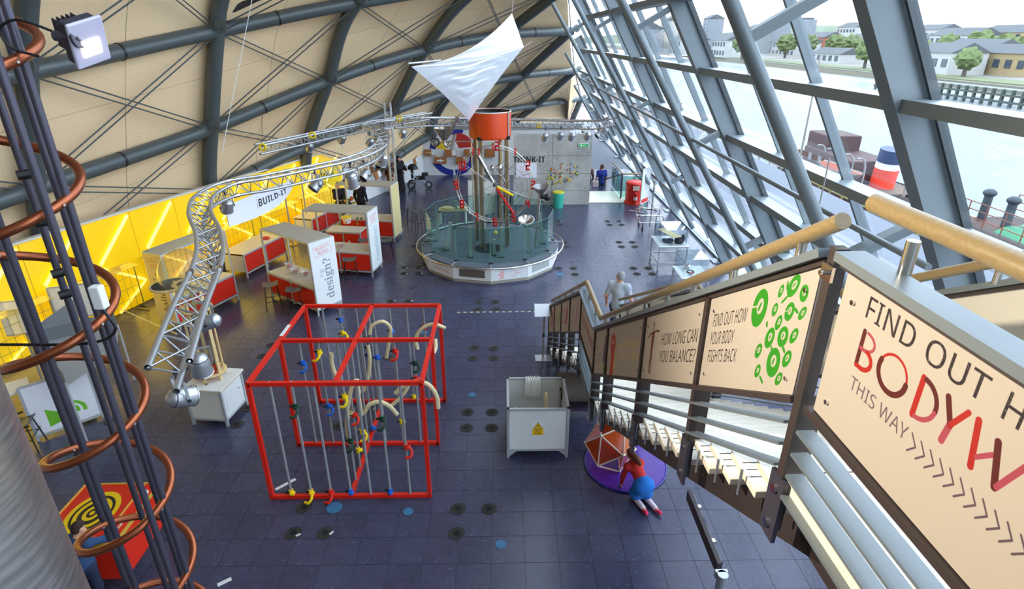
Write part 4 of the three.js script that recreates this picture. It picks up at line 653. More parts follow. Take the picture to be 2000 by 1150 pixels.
// ---- stools: plywood-grey saddle seat on thin black legs
function stool(label, x, z, turn, h = 0.68) {
  const t = thing('bar_stool', label, 'stool', [x, 0, z], turn);
  mesh('seat', surf((u, v) => V((u - 0.5) * 0.36, h + Math.pow(Math.abs(u - 0.5) * 2, 2) * 0.035 - 0.01, (v - 0.5) * 0.34), 10, 4).toNonIndexed(), M.stool, t); mesh('seat_lip', [bar(V(-0.18, h + 0.022, -0.17), V(-0.18, h + 0.022, 0.17), 0.02, 0.02), bar(V(0.18, h + 0.022, -0.17), V(0.18, h + 0.022, 0.17), 0.02, 0.02)], M.stool, t);
  for (const sx of [-1, 1]) for (const sz of [-1, 1]) mesh('leg', rod(V(sx * 0.2, 0, sz * 0.19), V(sx * 0.14, h, sz * 0.13), 0.011, 6), M.black, t);
  mesh('foot_rest', [rod(V(-0.185, 0.25, -0.175), V(0.185, 0.25, -0.175), 0.009, 6), rod(V(-0.185, 0.25, 0.175), V(0.185, 0.25, 0.175), 0.009, 6), rod(V(-0.185, 0.3, -0.175), V(-0.185, 0.3, 0.175), 0.009, 6), rod(V(0.185, 0.3, -0.175), V(0.185, 0.3, 0.175), 0.009, 6)], M.black, t);
}
stool('grey bar stool with a yellow gleam facing the design kiosk', -6.12, -14.02, 0.4); stool('grey bar stool between the design kiosk and the red cage', -5.4, -13.68, 0.2); stool('grey bar stool in front of the middle kiosk counter', -4.5, -15.85, 0.2);
stool('grey bar stool tucked under the middle kiosk sign', -3.75, -17.55, 0.3); stool('grey bar stool behind the middle kiosk counter', -4.45, -17.6, 0.1); stool('grey bar stool next to the lattice mast', -3.2, -20.9, 0.5); stool('grey bar stool behind the one by the lattice mast', -3.5, -21.4, 0.2); stool('low grey stool behind the green-signed booth', -8.35, -8.3, 0.3, 0.55);
// ---- toy tubs on the design kiosk counter, bucket and bricks on the middle one
function tub(label, x, z, y, c) { const t = thing('plastic_tub', label, 'tub', [x, y, z], 0.5); mesh('tub_wall', lathe([[0.1, 0], [0.135, 0.13], [0.145, 0.13]], 0, 0, 0, 4).rotateY(Math.PI / 4).scale(1.25, 1, 1), mat('#eef0f0', 0.15, 0, { transmission: 0.75, thickness: 0 }), t); mesh('tub_floor', box(0.17, 0.006, 0.14, 0, 0.004, 0), M.white, t); const bits = []; for (let i = 0; i < 22; i++) bits.push(rbox(0.045, 0.02, 0.022, rnd(-0.06, 0.06), 0.02 + rnd(0, 0.05), rnd(-0.05, 0.05), 0.004, rnd(0, 3))); mesh('loose_bricks', bits, mat(c, 0.5), t).userData.kind = 'stuff'; }
for (const [px, py, l] of [[566, 522, 'clear tub of pink bricks nearest the sign of the design kiosk'], [578, 533, 'clear tub of pink bricks in the middle of the design kiosk counter'], [599, 537, 'clear tub of pink bricks at the edge of the design kiosk counter']]) { const p = G(px, py, 0.78); tub(l, p.x, p.z, 0.777, '#d8455a'); }
{ const p = G(666, 482, 0.78); tub('clear tub of pink bricks on the middle kiosk counter', p.x, p.z, 0.777, '#c8405a'); }
{ const p = G(678, 435, 0.78), b = thing('toy_bucket', 'yellow-rimmed white bucket of toys on the kiosk by the mast', 'bucket', [p.x, 0.777, p.z]); mesh('bucket_wall', lathe([[0.12, 0], [0.15, 0.2]], 0, 0, 0, 24), mat('#e8dcd2', 0.5), b); mesh('rim', torus(0.152, 0.014, 0, 0.205, 0), M.yellow, b); mesh('spots', [0, 1, 2, 3, 4, 5].map((i) => sph(0.022, Math.sin(i) * 0.138, 0.06 + (i % 3) * 0.045, Math.cos(i) * 0.138, 1, 1, 1)), mat('#c23a6a', 0.5), b); mesh('lid', cyl(0.15, 0.15, 0.02, 0, 0.21, 0), M.yellow, b);
  const cols = ['#1c6b3a', '#c23a2a', '#2a4fb0', '#e0b422', '#6a2a8a', '#3fae4a']; for (let i = 0; i < 9; i++) { const q = G(698 + (i % 5) * 8, 428 + (i % 3) * 5, 0.78); single('toy_brick', [rbox(0.07, 0.05, 0.05, q.x, 0.803, q.z, 0.008, i), cyl(0.015, 0.015, 0.02, q.x, 0.835, q.z, 8)], mat(cols[i % 6], 0.5), ['green', 'red', 'blue', 'yellow', 'purple', 'light green'][i % 6] + ' toy brick next to the yellow-rimmed bucket', 'brick', 'bricks beside the bucket'); } }
for (let i = 0; i < 16; i++) { const q = G(655 + (i % 8) * 5.2, 388 + ((i * 5) % 7) * 2, 0.78), c = ['#7fbf3a', '#3f9a2a', '#c23a2a', '#b8b02a'][i % 4]; single('toy_piece', rbox(0.11, 0.09, 0.09, q.x, 0.82, q.z, 0.01, i * 0.7), mat(c, 0.5), ['lime green', 'green', 'red', 'olive'][i % 4] + ' toy piece heaped on the cluttered low bench', 'toy', 'toys heaped on the low bench'); }
{ const p = G(519, 466, 0.77); single('red_headset', [torus(0.11, 0.022, p.x, 0.79, p.z, 24), rbox(0.06, 0.05, 0.08, p.x + 0.1, 0.79, p.z, 0.01)], M.red, 'red ring-shaped toy lying on the long low bench', 'toy'); }
{ const p = G(438, 535), b = thing('waste_bin', 'black round waste bin behind the challenge kiosk', 'bin', [p.x + 0.2, 0, p.z + 0.75]); mesh('bin_body', lathe([[0.22, 0], [0.25, 0.75], [0.24, 0.76]], 0, 0, 0, 28), M.black, b); mesh('bin_lid', lathe([[0.25, 0.76], [0.2, 0.82], [0.1, 0.8]], 0, 0, 0, 28), M.dark, b); }
// clear disc and wooden ring frame standing in front of the challenge kiosk
// ---- wire mesh panels in front of the yellow wall, on weighted bases
function grid(label, a, b, h = 1.25) { const L = Math.hypot(b.x - a.x, b.z - a.z), t = thing('wire_fence_panel', label, 'fence', [a.x, 0, a.z], -Math.atan2(b.z - a.z, b.x - a.x)); const m = mat('#8d8a4a', 0.5, 0.4); const n = Math.round(L / 0.18); for (let i = 0; i <= n; i++) mesh('upright_wire', rod(V(L * i / n, 0.05, 0), V(L * i / n, h, 0), i % n ? 0.005 : 0.016, 5), m, t); for (let j = 0; j <= 4; j++) mesh('cross_wire', rod(V(0, 0.1 + (h - 0.1) * j / 4, 0), V(L, 0.1 + (h - 0.1) * j / 4, 0), 0.006, 5), m, t); for (const x of [0.1, L - 0.1]) mesh('foot', [bar(V(x, 0.012, -0.25), V(x, 0.012, 0.25), 0.04, 0.024)], m, t); mesh('clear_top', box(L, 0.012, 0.42, L / 2, h, 0), mat('#e9e4b0', 0.1, 0, { transmission: 0.85, thickness: 0 }), t); }
const gp = (t) => { const z = -10.2 + (-22.6 + 10.2) * t; return V(yw(z) + 0.3, 0, z); };
['wire mesh barrier opposite the grey chute tray', 'wire mesh barrier beside the challenge kiosk', 'wire mesh barrier behind the challenge kiosk', 'wire mesh barrier behind the long low bench', 'wire mesh barrier behind the middle kiosk', 'wire mesh barrier at the far end of the yellow wall'].forEach((l, i) => grid(l, gp(i / 6 + 0.01), gp((i + 1) / 6 - 0.02)));
for (const [x, y, l] of [[403, 452, 'grey pole standing by the first bend of the truss'], [498, 440, 'grey pole behind the hanging banner'], [572, 440, 'grey pole on a round brass base by the long bench'], [604, 418, 'slim grey pole behind the middle kiosk roof']]) { const p = G(x, y + 38), t = thing('barrier_pole', l, 'pole', [p.x, 0, p.z]); mesh('pole', rod(V(0, 0, 0), V(0, 2.1, 0), 0.025, 10), M.midGrey, t); mesh('pole_base', cyl(0.17, 0.18, 0.03, 0, 0.015, 0, 24), mat('#8a7a3a', 0.4, 0.5), t); }
// ================================================================ RED CLIMBING CAGE with pipes, hoses and clips
{
  const X0 = -3.645, X1 = -1.185, Z0 = -7.03, Z1 = -9.62, H = 2.1, w = 0.06, cx = (X0 + X1) / 2, zm = -8.31;
  const t = thing('ball_run_cage', 'red steel cage frame strung with upright grey pipes', 'frame', [cx, 0, Z0]);
  const B = (a, b) => bar(V(a[0] - cx, a[1], a[2] - Z0), V(b[0] - cx, b[1], b[2] - Z0), w, w, Math.abs(a[1] - b[1]) > 0.5 ? V(0, 0, 1) : UPV);
  const cap = w / 2;
  for (const x of [X0, X1]) for (const z of [Z0, zm, Z1]) mesh('post', B([x, 0, z], [x, H, z]), M.red, t);
  for (const z of [Z0, zm, Z1]) for (const y of [cap, H]) mesh('cross_beam', B([X0, y, z], [X1, y, z]), M.red, t);
  for (const x of [X0, cx, X1]) mesh('top_beam', B([x, H, Z0], [x, H, Z1]), M.red, t); mesh('floor_beam', B([cx, cap, Z0], [cx, cap, Z1]), M.red, t);
  const pipes = [];
  for (const z of [Z0, zm, Z1]) for (let i = 1; i <= 7; i++) pipes.push([X0 + (X1 - X0) * i / 8, z]); for (const k of [1, 2, 3]) { pipes.push([cx, Z0 + (zm - Z0) * k / 4], [cx, zm + (Z1 - zm) * k / 4]); }
  const pg = rod(V(0, 0.05, 0), V(0, H - 0.02, 0), 0.0195, 12); for (const [x, z] of pipes) { const p = mesh('pipe', pg, M.midGrey, t); p.position.set(x - cx, 0, z - Z0); }
  const bolts = []; for (const z of [Z0, zm, Z1]) for (let i = 0; i <= 8; i++) bolts.push(cyl(0.012, 0.012, 0.01, X0 + (X1 - X0) * i / 8 - cx, H + 0.032, z - Z0, 8)); for (const x of [X0, X1]) for (const z of [Z0, zm, Z1]) for (const y of [H - 0.1, 0.1]) bolts.push(cyl(0.012, 0.012, 0.01, 0, 0, 0, 8).rotateX(Math.PI / 2).translate(x - cx, y, z - Z0 + 0.033)); mesh('bolt_heads', bolts, M.chrome, t).userData.kind = 'stuff';
  // plastic clips clamped on pipes
  const clip = (px, py, z, c, label, hook = 1) => { const p = AZ(px, py, z); let best = pipes[0], bd = 9; for (const q of pipes) { const d = Math.abs(q[0] - p.x) + Math.abs(q[1] - z) * 0.6; if (d < bd) { bd = d; best = q; } } const o = thing('pipe_clip', label, 'clip', [best[0], Math.min(2.0, Math.max(0.12, p.y)), best[1]], rnd(-0.6, 0.6)); const m = c;
    mesh('collar', cyl(0.036, 0.036, 0.09, 0, 0, 0, 16), m, o); mesh('jaw', [rbox(0.07, 0.04, 0.07, 0.03, 0.0, 0.03, 0.01), ...(hook ? [sweep([V(0.04, 0, 0.05), V(0.06, -0.03, 0.12), V(0.02, -0.08, 0.16), V(-0.05, -0.1, 0.13)], 0.022, 14, 8)] : [])], m, o); mesh('thumb_knob', cyl(0.02, 0.02, 0.05, 0, 0, 0, 10).rotateZ(Math.PI / 2).translate(-0.055, 0.01, 0.02), M.black, o); };
  const Y = M.yellow, Bl = M.blue, Gr = M.green, R = M.red;
  clip(671, 624, Z1, Bl, 'small blue clip high on a back-row pipe', 0); clip(670, 650, Z1, Y, 'yellow hooked clip below the small blue one'); clip(597, 708, zm, Bl, 'blue hooked clip near the cage corner post'); clip(638, 687, zm, Y, 'yellow hooked clip holding the bent hose'); clip(768, 646, Z1, Bl, 'blue clip gripping the arched hose', 0); clip(832, 638, Z1, R, 'red clip gripping the looped hose', 0); clip(763, 685, zm, R, 'red clip at the foot of the arched hose'); clip(720, 697, zm, Bl, 'blue collar on the cage centreline', 0); clip(740, 697, zm - 0.6, Bl, 'blue collar just behind the centreline', 0);
  clip(807, 708, zm, Gr, 'dark green clip high on a mid-row pipe'); clip(812, 738, zm, R, 'red clip under the dark green one', 0); clip(576, 793, Z0, Gr, 'dark green hooked clip on a front-row pipe'); clip(636, 792, zm, Bl, 'broad blue clip on a mid-row pipe'); clip(686, 775, Z0 - 0.3, Y, 'yellow hooked clip at the cage centre'); clip(688, 806, zm + 0.6, R, 'red clip low at the cage centre'); clip(756, 817, Z0, Gr, 'dark green clip on a front pipe beneath the hose'); clip(782, 822, zm, Y, 'small yellow collar on a mid-row pipe', 0); clip(808, 780, Z1, Y, 'small yellow collar at the back corner', 0);
  clip(713, 840, zm + 0.3, Y, 'pair of yellow clips low on the centreline'); clip(727, 842, zm - 0.3, Bl, 'small blue clip low on the centreline', 0); clip(696, 855, zm + 0.9, Gr, 'black-green clip low on a centreline pipe'); clip(708, 881, Z0 - 0.6, Y, 'yellow collar over a blue one', 0); clip(572, 962, Z0, Y, 'yellow collar at the foot of a front pipe', 0); clip(611, 966, Z0, Y, 'yellow hooked clip hanging over the front beam'); clip(648, 962, Z0, R, 'red clip at the foot of a front pipe'); clip(684, 968, Z0, Bl, 'blue clip at the centre of the front beam', 0); clip(759, 966, Z0, Bl, 'blue clip on the front beam', 0); clip(802, 872, Z0, R, 'red clip on the last front pipe'); clip(723, 658, Z1 + 0.6, Gr, 'dark green clip by the top centre beam');
  // cream hoses
  const hose = (label, pts) => single('cream_hose', [sweep(pts.map(([x, y, z]) => AZ(x, y, z)), 0.033, 50, 12)], M.hose, label, 'hose');
  hose('cream hose arched like a walking stick in the cage', [[722, 652, Z1 + 0.35], [727, 636, Z1 + 0.35], [748, 628, Z1 + 0.35], [762, 640, Z1 + 0.3], [760, 665, Z1 + 0.25], [755, 698, Z1 + 0.2]]);
  hose('cream hose looping out over the cage side', [[816, 682, Z1 + 0.55], [812, 662, Z1 + 0.5], [824, 642, Z1 + 0.5], [846, 633, Z1 + 0.5], [870, 641, Z1 + 0.5]]);
  hose('cream hose curving down from the yellow clip', [[647, 689, zm + 0.1], [649, 712, zm + 0.1], [656, 732, zm + 0.15], [668, 745, zm + 0.2], [682, 752, zm + 0.25]]);
  hose('cream hose standing upright near the centre beam', [[718, 672, zm - 0.5], [722, 700, zm - 0.5], [718, 740, zm - 0.5], [706, 765, zm - 0.45], [690, 750, zm - 0.4]]);
  hose('pointed cream hose bent like a horn at the cage centre', [[683, 866, Z0 - 0.45], [678, 820, Z0 - 0.4], [680, 790, Z0 - 0.4], [690, 748, Z0 - 0.4], [697, 742, Z0 - 0.38], [700, 775, Z0 - 0.36], [706, 810, Z0 - 0.35]]);
  hose('cream hose arched between two front pipes', [[712, 805, Z0 - 0.3], [722, 790, Z0 - 0.3], [742, 785, Z0 - 0.3], [760, 793, Z0 - 0.3], [776, 810, Z0 - 0.3]]);
  hose('long cream hose bulging out past the cage corner', [[772, 768, Z0 - 0.2], [795, 750, Z0 - 0.2], [820, 745, Z0 - 0.15], [840, 754, Z0 - 0.1], [853, 775, Z0 - 0.1], [856, 797, Z0 - 0.1]]);
  hose('short cream hose slanting behind the front pipes', [[762, 794, zm], [778, 780, zm], [793, 762, zm], [800, 745, zm]]);
  hose('cream hose hugging the side beam of the cage', [[847, 690, zm - 0.1], [851, 678, zm - 0.2], [850, 662, zm - 0.3]]);
  hose('long thin cream hose hanging below the cage centre', [[686, 868, Z0 - 0.7], [680, 850, Z0 - 0.7], [678, 820, Z0 - 0.65], [690, 800, Z0 - 0.6]]);
  // paper label strips
  const strip = (label, p, q) => single('paper_strip', bar(p, q, 0.06, 0.003), M.white, label, 'paper'); strip('white paper strip at the foot of the cage corner', V(X0 - 0.02, 0.004, Z0 - 0.18), V(X0 + 0.22, 0.004, Z0 - 0.42)); strip('crumpled white paper scrap alone on the open floor', G(425, 1143).setY(0.004), G(452, 1130).setY(0.004)); strip('white paper strip stuck along the cage top beam', V(X0 - 0.005, H + 0.034, zm - 0.1), V(X0 - 0.005, H + 0.034, zm - 0.5));
}
// ================================================================ WHITE HOSE BIN with warning sign
{
  const x0 = 0.05, x1 = 1.05, z0 = -7.94, z1 = -8.88, H = 1.0, t = thing('hose_bin', 'white panelled open bin on an aluminium frame with yellow warning label', 'bin', [0.55, 0, z0]);
  const W = x1 - x0, D = z0 - z1; for (const x of [-W / 2, W / 2]) for (const z of [0, -D]) { mesh('corner_post', box(0.045, H, 0.045, x, H / 2, z), M.aluFrame, t); mesh('post_cap', box(0.047, 0.02, 0.047, x, H + 0.01, z), M.black, t); }
  for (const y of [H - 0.02, 0.16]) { for (const z of [0, -D]) mesh('rail', box(W, 0.04, 0.04, 0, y, z), M.aluFrame, t); for (const x of [-W / 2, W / 2]) mesh('rail', box(0.04, 0.04, D, x, y, -D / 2), M.aluFrame, t); }
  const fp = mesh('front_panel', box(W - 0.05, H - 0.22, 0.012, 0, H / 2 + 0.07, 0), M.white, t); mesh('back_panel', box(W - 0.05, H - 0.22, 0.012, 0, H / 2 + 0.07, -D), M.white, t); for (const x of [-W / 2, W / 2]) mesh('side_panel', box(0.012, H - 0.22, D - 0.05, x, H / 2 + 0.07, -D / 2), M.white, t); mesh('bin_floor', box(W - 0.04, 0.02, D - 0.04, 0, 0.2, -D / 2), M.offwhite, t);
  for (const s of [-1, 1]) mesh('foot_gusset', extr([[0, 0], [0.14 * -s, 0], [0, -0.12]], 0.03).translate(s * (W / 2 - 0.02), 0.15, -0.015), M.aluFrame, t);
  const wt = canvasTex(256, 340, (g) => { g.fillStyle = '#e6e6e6'; g.fillRect(0, 0, 256, 340); g.fillStyle = '#e8bb00'; g.fillRect(8, 165, 240, 165); g.beginPath(); g.moveTo(128, 10); g.lineTo(225, 158); g.lineTo(31, 158); g.closePath(); g.fill(); g.strokeStyle = '#222'; g.lineWidth = 8; g.stroke(); g.fillStyle = '#222'; g.fillRect(116, 70, 26, 18); g.fillRect(108, 96, 40, 12); g.textAlign = 'center'; g.font = 'bold 54px sans-serif'; ['Mind', 'your', 'head'].forEach((s, i) => g.fillText(s, 128, 216 + i * 50)); });
  mesh('warning_label', board(V(-0.1, 0.46, 0.008), V(0.1, 0.46, 0.008), V(0.1, 0.73, 0.008), V(-0.1, 0.73, 0.008), 0.001, true), mat('#ffffff', 0.5, 0, { map: wt }), fp);
  const rc = thing('red_crate', 'red plastic box lying in the white hose bin', 'box', [0.2, 0.8, -8.1]); mesh('crate', rbox(0.26, 0.1, 0.16, 0, 0, 0, 0.01), M.red, rc);
  const hs = (l, p) => single('cream_hose', [sweep(p, 0.033, 24, 10)], M.hose, l, 'hose'); hs('cream hose standing up inside the white bin', [V(0.7, 0.3, -8.3), V(0.72, 0.7, -8.35), V(0.7, 1.0, -8.42)]); hs('curled cream hose low in the white bin', [V(0.75, 0.45, -8.2), V(0.85, 0.68, -8.3), V(0.95, 0.45, -8.35)]); hs('cream hose leaning into the bin corner', [V(0.12, 0.6, -8.5), V(0.25, 0.5, -8.6), V(0.5, 0.35, -8.5)]); hs('pale hose lying across the white bin', [V(0.3, 0.62, -8.3), V(0.5, 0.6, -8.25), V(0.65, 0.66, -8.2)]);
  const bb = thing('netting_bag', 'white netting bag draped over the back of the bin', 'bag', [0.5, 0, z1]); mesh('bag_body', surf((u, v) => V((u - 0.5) * 0.28 * (0.9 + 0.15 * v), 1.04 - Math.abs(v - 0.3) * 0.55 + 0.018 * Math.sin(u * 40), 0.03 + (v < 0.3 ? -1 : 1) * Math.min(0.05, Math.abs(v - 0.3)) + 0.012 * Math.sin(u * 26 + v * 5)), 40, 12), mat('#e9ebe6', 0.8), bb);
}
// ================================================================ WHITE CABINET with wooden hoop frame
{
  const a = V(-5.77, 0, -8.94), b = V(-5.13, 0, -8.86), t = thing('white_cabinet', 'white cabinet on aluminium legs below the end of the truss', 'cabinet', [-5.42, 0, -9.25], -0.12), W = 0.66, D = 0.68, H = 0.78;
  for (const x of [-W / 2, W / 2]) for (const z of [-D / 2, D / 2]) mesh('leg', box(0.045, H, 0.045, x, H / 2, z), M.aluFrame, t); for (const z of [-D / 2, D / 2]) { mesh('rail', box(W, 0.04, 0.04, 0, 0.14, z), M.aluFrame, t); mesh('panel', box(W - 0.05, H - 0.18, 0.014, 0, H / 2 + 0.07, z), M.offwhite, t); } for (const x of [-W / 2, W / 2]) { mesh('rail', box(0.04, 0.04, D, x, 0.14, 0), M.aluFrame, t); const p = mesh('panel', box(0.014, H - 0.18, D - 0.05, x, H / 2 + 0.07, 0), M.white, t); if (x > 0) { mesh('door', box(0.006, 0.42, 0.46, x + 0.01, H / 2 + 0.07, 0), M.white, p); mesh('knob', sph(0.012, x + 0.018, H / 2 + 0.12, -0.18), M.grey, p); } }
  mesh('top', rbox(W + 0.1, 0.025, D + 0.1, 0, H + 0.012, 0, 0.006), M.white, t); mesh('top_edge', [box(W + 0.104, 0.016, D + 0.104, 0, H - 0.004, 0)], M.paleWood, t); mesh('label_plate', box(0.13, 0.004, 0.09, 0.2, H + 0.027, -0.22), M.offwhite, t); mesh('button', cyl(0.02, 0.02, 0.012, 0.0, H + 0.03, 0.2, 14), M.green, t);
  const f = thing('wooden_hoop_frame', 'tall wooden cage of uprights and hoops standing on the white cabinet', 'exhibit', [-5.45, H + 0.026, -9.3]); f.scale.set(1.15, 1.35, 1.15);
  for (let i = 0; i < 5; i++) { const an = i / 5 * 6.283 + 0.4; mesh('upright', bar(V(Math.cos(an) * 0.2, 0, Math.sin(an) * 0.2), V(Math.cos(an) * 0.2, 1.45, Math.sin(an) * 0.2), 0.05, 0.022, V(Math.cos(an), 0, Math.sin(an))), M.paleWood, f); }
  for (const y of [0.1, 1.05, 1.4]) mesh('hoop', [lathe([[0.17, y - 0.012], [0.24, y - 0.012], [0.24, y + 0.012], [0.17, y + 0.012], [0.17, y - 0.012]], 0, 0, 0, 36)], M.paleWood, f);
  mesh('rim_disc', [cyl(0.26, 0.26, 0.02, -0.26, 1.4, 0.06, 32)], M.dark, f); mesh('rim_edge', torus(0.26, 0.018, -0.26, 1.4, 0.06, 40), M.paleWood, f); mesh('red_cup', lathe([[0.05, 0], [0.13, 0.06], [0.15, 0.12]], 0, 0.02, 0, 24), M.orange, f);
  mesh('clear_tube', cyl(0.13, 0.13, 1.2, 0, 0.75, 0, 28, true), M.clear, f); mesh('clear_dome', new THREE.SphereGeometry(0.36, 28, 14, 0, 6.283, 0, 1.9).translate(-0.05, 1.5, -0.02), mat('#f2eed2', 0.05, 0, { transmission: 0.9, thickness: 0 }), f);
}
// ================================================================ LEFT CORNER: green-signed booth, white boards, chute tray, red target table
{
  const a = G(128, 842), b = G(203, 815), ang = -Math.atan2(b.z - a.z, b.x - a.x), L = 1.0;
  const t = thing('signal_booth', 'white booth panel with a green signal-wave sign', 'booth', [b.x, 0, b.z], ang);
  const tx = canvasTex(420, 560, (g) => { g.fillStyle = '#e2e4ea'; g.fillRect(0, 0, 420, 560); g.fillStyle = '#6cb52c'; g.beginPath(); g.moveTo(90, 430); g.lineTo(260, 470); g.lineTo(90, 520); g.lineTo(90, 300); g.lineTo(260, 470); g.fill(); g.strokeStyle = '#6cb52c'; g.lineCap = 'butt'; for (const [r, w] of [[40, 24], [85, 26], [130, 28]]) { g.lineWidth = w; g.beginPath(); g.arc(205, 425, r, -1.75, 0.25); g.stroke(); } });
  const pn = mesh('panel', box(L, 0.98, 0.03, -L / 2, 0.6, 0), M.white, t); mesh('sign_print', board(V(-L + 0.02, 0.13, 0.0165), V(-0.02, 0.13, 0.0165), V(-0.02, 1.07, 0.0165), V(-L + 0.02, 1.07, 0.0165), 0.001, true), mat('#ffffff', 0.5, 0, { map: tx }), pn);
  for (const x of [0, -L]) mesh('post', box(0.045, 1.1, 0.045, x, 0.55, 0), M.aluFrame, t); for (const y of [0.08, 1.1]) mesh('rail', box(L, 0.04, 0.04, -L / 2, y, 0), M.aluFrame, t);
  mesh('desk_top', box(0.95, 0.03, 0.5, -L - 0.3, 1.0, -0.3), M.white, t); for (const z of [-0.1, -0.5]) mesh('desk_leg', box(0.04, 1.0, 0.04, -L - 0.72, 0.5, z), M.aluFrame, t); for (const y of [0.3, 0.6]) mesh('desk_rail', box(0.7, 0.03, 0.03, -L - 0.4, y, -0.1), M.black, t);
  // two white display boards by the wall
  const wb = (l, x, z, w, tn) => { const o = thing('display_board', l, 'board', [x, 0, z], tn); mesh('board_face', box(w, 0.75, 0.03, 0, 1.05, 0), M.white, o); for (const s of [-1, 1]) { mesh('leg', box(0.045, 1.45, 0.045, s * w / 2, 0.72, 0), M.aluFrame, o); mesh('foot', box(0.045, 0.03, 0.5, s * w / 2, 0.015, 0), M.aluFrame, o); } for (const y of [0.66, 1.44]) mesh('rail', box(w, 0.035, 0.035, 0, y, 0), M.aluFrame, o); };
  const q1 = G(115, 560, 1.44), q2 = G(30, 590, 1.44); wb('white display board on an aluminium stand behind the chute tray', q1.x + 0.25, q1.z - 0.1, 1.0, 0.35); wb('white display board partly hidden by the steel column', q2.x - 0.3, q2.z, 0.9, 0.3);
  // grey chute tray
  const h = 1.55, A = G(48, 652, h), Bq = G(222, 612, h), C = G(222, 655, h), D = G(118, 722, h), o = A.clone().add(Bq).add(D).multiplyScalar(1 / 3); const tr = thing('chute_tray', 'grey folded-plate chute tray behind the helix tower', 'tray', [o.x, 0, o.z]); const r = (p, y) => V(p.x - o.x, y, p.z - o.z);
  const gm = mat('#6e7276', 0.6, 0.2), lg = mat('#9b9ea0', 0.6, 0.1);
  mesh('tray_floor', board(r(D, h - 0.32), r(C, h - 0.32), r(Bq, h - 0.25), r(A, h - 0.25), 0.015), lg, tr); mesh('back_plate', board(r(A, h - 0.3), r(Bq, h - 0.3), r(Bq, h + 0.02), r(A, h), 0.015), gm, tr); mesh('side_plate', board(r(A, h - 0.34), r(D, h - 0.36), r(D, h - 0.06), r(A, h + 0.0), 0.015), gm, tr); const E1 = G(150, 585, h + 0.35); mesh('deflector', board(r(A, h), r(Bq.clone().lerp(A, 0.4), h), r(E1, h + 0.38), r(E1.clone().lerp(A, 0.1), h + 0.36), 0.012), gm, tr);
  for (const p of [A, D, Bq]) mesh('tray_leg', rod(r(p, 0), r(p, h - 0.25), 0.022, 8), M.aluFrame, tr); for (const k of [0.2, 0.8]) mesh('peg', cyl(0.02, 0.02, 0.08, 0, 0, 0, 10).rotateX(1.57).translate(r(A.clone().lerp(Bq, k), 0).x, h - 0.1, r(A.clone().lerp(Bq, k), 0).z + 0.04), lg, tr);
  // red game table with black and yellow target
  const th = 0.82, P0 = G(182, 944, th), P1 = G(308, 947, th), P2 = G(222, 1062, th), P3 = G(128, 985, th);
  const c = P0.clone().add(P1).add(P2).multiplyScalar(1 / 3); const u = P1.clone().sub(P0), v = P2.clone().sub(P1); const an = -Math.atan2(v.z, v.x);
  const tt = thing('target_table', 'red game table printed with yellow and black target rings', 'table', [P2.x, 0, P2.z], an); const Wd = 1.0, Ln = v.length() + 0.02;   // local -x runs along the aisle-side edge, local +z across
  const tt2 = canvasTex(512, 512, (g) => { g.fillStyle = '#c41a06'; g.fillRect(0, 0, 512, 512); for (const [r2, col] of [[200, '#d8b400'], [160, '#16140f'], [138, '#d8b400'], [106, '#16140f'], [70, '#d8b400'], [42, '#16140f'], [20, '#d8b400']]) { g.fillStyle = col; g.beginPath(); g.arc(256, 256, r2, 0, 6.3); g.fill(); } });
  mesh('table_top', box(Ln, 0.04, Wd, -Ln / 2, th - 0.02, Wd / 2), M.red, tt); mesh('target_print', board(V(-Ln + 0.02, th + 0.001, Wd - 0.02), V(-0.02, th + 0.001, Wd - 0.02), V(-0.02, th + 0.001, 0.2), V(-Ln + 0.02, th + 0.001, 0.2), 0.001, true), mat('#ffffff', 0.4, 0, { map: tt2 }), tt);
  mesh('edge_strip', [box(Ln, 0.05, 0.02, -Ln / 2, th - 0.005, -0.01), box(Ln, 0.05, 0.02, -Ln / 2, th - 0.005, Wd + 0.01), box(0.02, 0.05, Wd, 0.01, th - 0.005, Wd / 2), box(0.02, 0.05, Wd, -Ln - 0.01, th - 0.005, Wd / 2), box(Ln, 0.03, 0.015, -Ln / 2, th + 0.01, 0.18)], mat('#c79a3a', 0.5), tt);
  for (const x of [0, -Ln]) for (const z of [0, Wd]) mesh('leg', box(0.05, th - 0.04, 0.05, x, (th - 0.04) / 2, z), M.aluFrame, tt); mesh('side_panel', box(Ln - 0.05, 0.55, 0.02, -Ln / 2, 0.5, 0), M.redPanel, tt); mesh('end_panel', box(0.02, 0.55, Wd - 0.05, 0, 0.5, Wd / 2), M.redPanel, tt); mesh('far_panel', box(Ln - 0.05, 0.55, 0.02, -Ln / 2, 0.5, Wd), M.redPanel, tt);
  const pd = G(282, 961, th + 0.02); single('air_puck', cyl(0.05, 0.05, 0.02, pd.x, th + 0.011, pd.z, 24), M.white, 'white puck lying on the red target table', 'puck');
}
